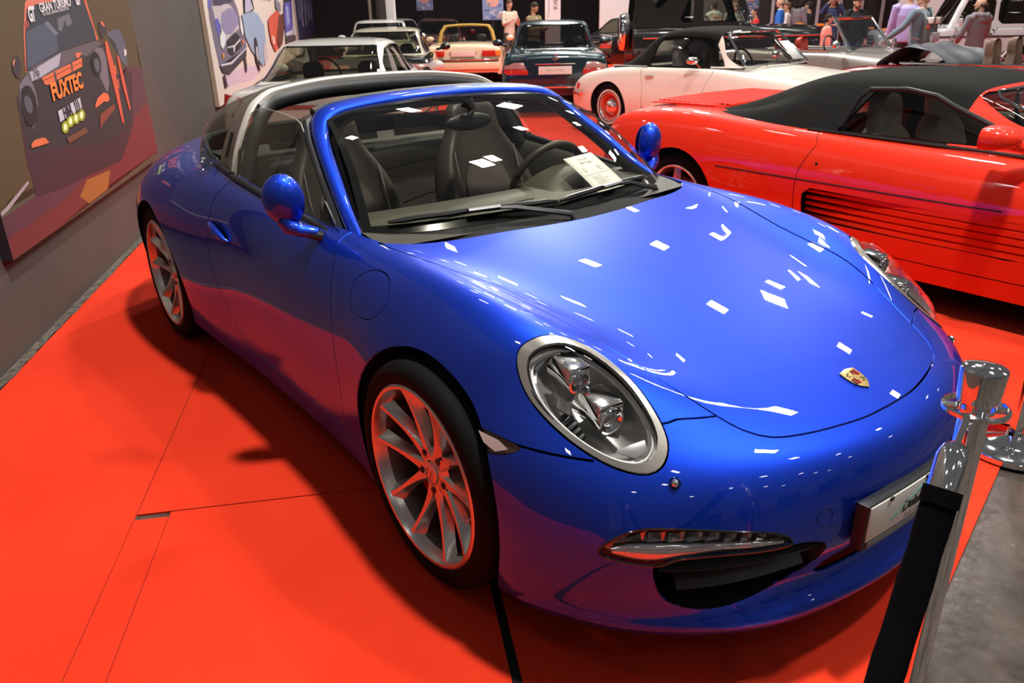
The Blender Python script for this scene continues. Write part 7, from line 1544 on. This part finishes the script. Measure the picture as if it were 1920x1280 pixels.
    if open_front:
        g=MB(); g.grid([[(.10+.035*z_,y,z) for y in (-.055,-.02,.02,.055)] for z,z_ in ((.95,.2),(1.15,.4),(1.32,.9),(1.45,.1))],3,3); o=g.build('shirt_front',cloth('shirt_'+'_'.join('%03d'%int(q*255) for q in open_front),open_front),t,solid=.02)
    g=MB(); g.tube([(0,0,1.00),(0,0,.92),(0,0,.86)],[.158*w,.164*w,.150*w],16,sq=.70)
    for s in (1,-1):
        lx=legs[0] if s>0 else legs[1]; g.tube([(0,s*.085,.93),(.01+lx*.25,s*.098,.72),(.02+lx*.5,s*.102,.50),(lx*.75-.01,s*.106,.30),(lx-.01,s*.106,.07)],[.102,.092,.074,.066,.058],12)
    o=g.build('trousers',cloth('trouser_'+'_'.join('%03d'%int(q*255) for q in trouser),trouser),t); remesh(o,vox,3)
    for s in (1,-1):
        lx=legs[0] if s>0 else legs[1]; g=MB(); g.sphere((lx+.05,s*.11,.045),(.135,.052,.045),14,8); g.build('shoe',mat('shoe_dark',(.03,.03,.03),.5),t)
    # hair
    hm=cloth('hair_'+'_'.join('%03d'%int(q*255) for q in hair),hair)
    g=MB()
    if hairstyle in('short','long','thin'):
        g.sphere(H(-.012,0,.042),(.098,.083,.092),18,12); g.sphere(H(-.045,0,-.01),(.065,.076,.080),14,10)
        if hairstyle=='long':
            g.sphere(H(-.07,.03,-.06),(.09,.10,.13),14,10); g.sphere(H(-.05,.075,-.07),(.075,.06,.12),12,8); g.sphere(H(-.05,-.075,-.07),(.075,.06,.12),12,8); g.sphere(H(-.10,0,.01),(.08,.09,.10),12,8)
    elif hairstyle=='bald': 
        g.tube([H(-.005,.078,-.005),H(-.06,.066,-.01),H(-.094,.0,-.015),H(-.06,-.066,-.01),H(-.005,-.078,-.005)],[.022,.034,.040,.034,.022],10)
    o=g.build('hair',hm,t); remesh(o,.010,2)
    if beard:
        g=MB(); g.tube([H(.01,.070,-.045),H(.050,.052,-.085),H(.072,0,-.102),H(.050,-.052,-.085),H(.01,-.070,-.045)],[.014,.022,.026,.022,.014],8); g.build('beard',hm,t)
    if cap:
        g=MB(); g.sphere(H(-.005,0,.058),(.104,.088,.075),16,10); g.sphere(H(.105,0,.055),(.06,.065,.010),12,6,(0,.15,0)); g.build('cap',cloth('cap_'+'_'.join('%03d'%int(q*255) for q in cap),cap),t)
    return t
TOCAM=YAW+PI   # facing the camera
RIGHT=YAW-PI/2 # walking towards the right of the picture
LEFT=YAW+PI/2
AWAY=YAW
person('visitor in a beige shirt looking at his phone, right of the pale yellow roadster',fp(968,24),TOCAM+.6,1.85,'light',(.62,.50,.40),(.10,.09,.08),(.09,.05,.03),'short',{1:((.08,.24,1.16),(.28,.10,1.28)),-1:((.08,.24,1.16),(.28,.10,1.26))},head_tilt=.35)
person('visitor in an olive jacket bowing his dark-haired head, behind the dark coupe',fp(1014,19),TOCAM+.9,1.72,'tan',(.28,.22,.11),(.06,.06,.06),(.03,.02,.015),'short',{1:((.10,.24,1.18),(.30,.12,1.22)),-1:((.10,.24,1.18),(.30,.12,1.22))},head_tilt=.45)
person('balding man in a bright blue jacket seen in profile near the striped partition',fp(1478,21.0),LEFT-.3,1.72,'light',(.03,.15,.55),(.05,.05,.07),(.30,.20,.14),'bald',collar=(.7,.7,.72))
person('visitor in white with brown hair half hidden behind the man in the blue jacket',fp(1492,22),LEFT-.4,1.62,'tan',(.70,.66,.64),(.06,.06,.08),(.12,.06,.03),'short')
person('woman with big dark curly hair, grey coat and brown sweater, walking right',fp(1513,20.6),RIGHT+.3,1.78,'dark',(.17,.14,.16),(.03,.03,.04),(.015,.012,.012),'long',open_front=(.32,.17,.09),head_turn=.1)
person('person in black with dark hair just behind the woman in the grey coat',fp(1532,21.3),LEFT-.8,1.62,'tan',(.02,.02,.022),(.03,.03,.03),(.02,.015,.012),'short',{1:((.10,.25,1.15),(.25,.20,1.12)),-1:((.02,.25,1.16),(.07,.27,.90))})
person('visitor in a navy parka raising both hands to take a picture',fp(1576,20.4),TOCAM-.3,1.76,'tan',(.03,.04,.11),(.04,.05,.10),(.06,.04,.03),'short',{1:((.16,.27,1.36),(.17,.11,1.60)),-1:((.16,.27,1.36),(.17,.11,1.60))},collar=(.35,.22,.12))
person('dark-haired visitor in a pink shirt behind the raked windscreen of the grey roadster',fp(1570,16.2),RIGHT-.2,1.38,'tan',(.75,.28,.22),(.05,.06,.1),(.02,.014,.01),'short',build=1.1)
person('bearded man in black hooded top, cap and jeans, facing the camera by the partition',fp(1620,17.3),TOCAM+.15,1.68,'light',(.010,.010,.012),(.05,.10,.22),(.09,.05,.03),'short',{1:((.02,.27,1.16),(.07,.28,.90)),-1:((.06,.30,1.24),(.16,.52,1.22))},cap=(.06,.045,.03),beard=True,hood=True,build=1.08)
person('man in a lilac shirt seen from behind, in front of the silver-white off-roader',fp(1720,15.1),AWAY-.2,1.82,'light',(.42,.36,.68),(.05,.05,.08),(.30,.18,.10),'short',build=1.12,head_turn=-.2)
bp_=person('fair-haired man in a blue-grey sweater carrying a grey backpack, walking left',fp(1746,13.9),AWAY+.55,1.72,'light',(.17,.22,.27),(.03,.035,.06),(.38,.22,.11),'short',{1:((.10,.34,1.20),(.30,.44,1.02)),-1:((.02,.25,1.16),(.07,.27,.90))},vox=.010,head_turn=.5,build=1.08)
# the backpack rests on his back: a thing of its own
q=fp(1746,13.9); K=1.72/1.78
bk=empty('backpack',(q.x,q.y,0),AWAY+.55,'grey canvas backpack with white top flap, worn by the man in the blue-grey sweater','backpack'); bk.scale=(K,K,K)
g=MB(); g.grid([[(-.125-dx,y,z) for y,dx in ((-.14,0),(-.15,.06*f),(-.12,.13*f),(0,.15*f),(.12,.13*f),(.15,.06*f),(.14,0))] for z,f in ((.92,.3),(.94,.9),(1.05,1.1),(1.2,1.0),(1.32,.85),(1.36,.3))],3,3); g.build('main_bag',cloth('canvas_grey',(.13,.13,.14)),bk,angle=70)
g=MB(); g.box((-.30,0,1.05),(.06,.20,.15)); g.build('front_pocket',cloth('canvas_pale',(.38,.40,.43)),bk,bevel=.015)
g=MB(); g.box((-.235,0,1.31),(.14,.27,.10)); g.build('top_flap',cloth('flap_white',(.75,.73,.66)),bk,bevel=.02)
g=MB(); g.box((-.31,.09,1.30),(.012,.03,.16)); g.build('buckle_strap',cloth('canvas_grey',(.13,.13,.14)),bk); g=MB(); g.box((-.31,-.09,1.30),(.012,.03,.16)); g.build('buckle_strap',cloth('canvas_grey',(.13,.13,.14)),bk)
g=MB(); g.box((-.24,.145,1.21),(.05,.02,.05)); g.build('red_tag',mat('red_tag',(.6,.05,.02),.6),bk)
for s in (1,-1): g=MB(); g.tube([(-.15,s*.10,1.36),(-.09,s*.13,1.51),(.04,s*.14,1.50),(.13,s*.13,1.38),(.13,s*.16,1.2),(.0,s*.19,1.05),(-.12,s*.14,1.0)],.022,6,sq=.35); g.build('shoulder_strap',cloth('strap_pale',(.45,.50,.46)),bk)
person('bald bearded man in a grey hooded sweatshirt, at the right by the off-roader',fp(1856,13.6),AWAY+.25,1.60,'light',(.20,.18,.20),(.03,.035,.06),(.06,.04,.03),'bald',{1:((.06,.28,1.16),(.16,.24,1.02)),-1:((.06,.28,1.16),(.16,.24,1.02))},hood=True,vox=.010,head_turn=.6,beard=True,build=1.05)
person('visitor in a pale green hooded top, seen through the window of the black off-roader',fp(1353,22),AWAY+.4,1.68,'light',(.62,.68,.55),(.10,.12,.2),(.06,.04,.03),'short',hood=True)
person('visitor in grey jacket and white shirt, seen through the black off-roader windscreen',fp(1393,20),TOCAM-.4,1.68,'light',(.33,.33,.30),(.06,.06,.09),(.2,.12,.08),'short',open_front=(.75,.75,.75))
person('child in a red jacket beside the windscreen of the black off-roader',fp(1432,20.5),LEFT,1.50,'tan',(.60,.03,.03),(.05,.05,.1),(.03,.02,.02),'short')
rope((1.222,-.590,.925),(1.50,-1.75,.925),.55,'black velvet rope hanging steeply from the nearest stanchion')
stanchion(1.512,-1.800,'chrome rope stanchion below the camera, holding the free end of the near rope')
a=fp(1812,14.6); b_=fp(1712,16.4); rope((a.x,a.y,.93),(b_.x,b_.y,.93),.45,'dark rope sagging in front of the off-roader door')
stanchion(b_.x,b_.y,'dark rope stanchion at the far end of the rope by the off-roader')
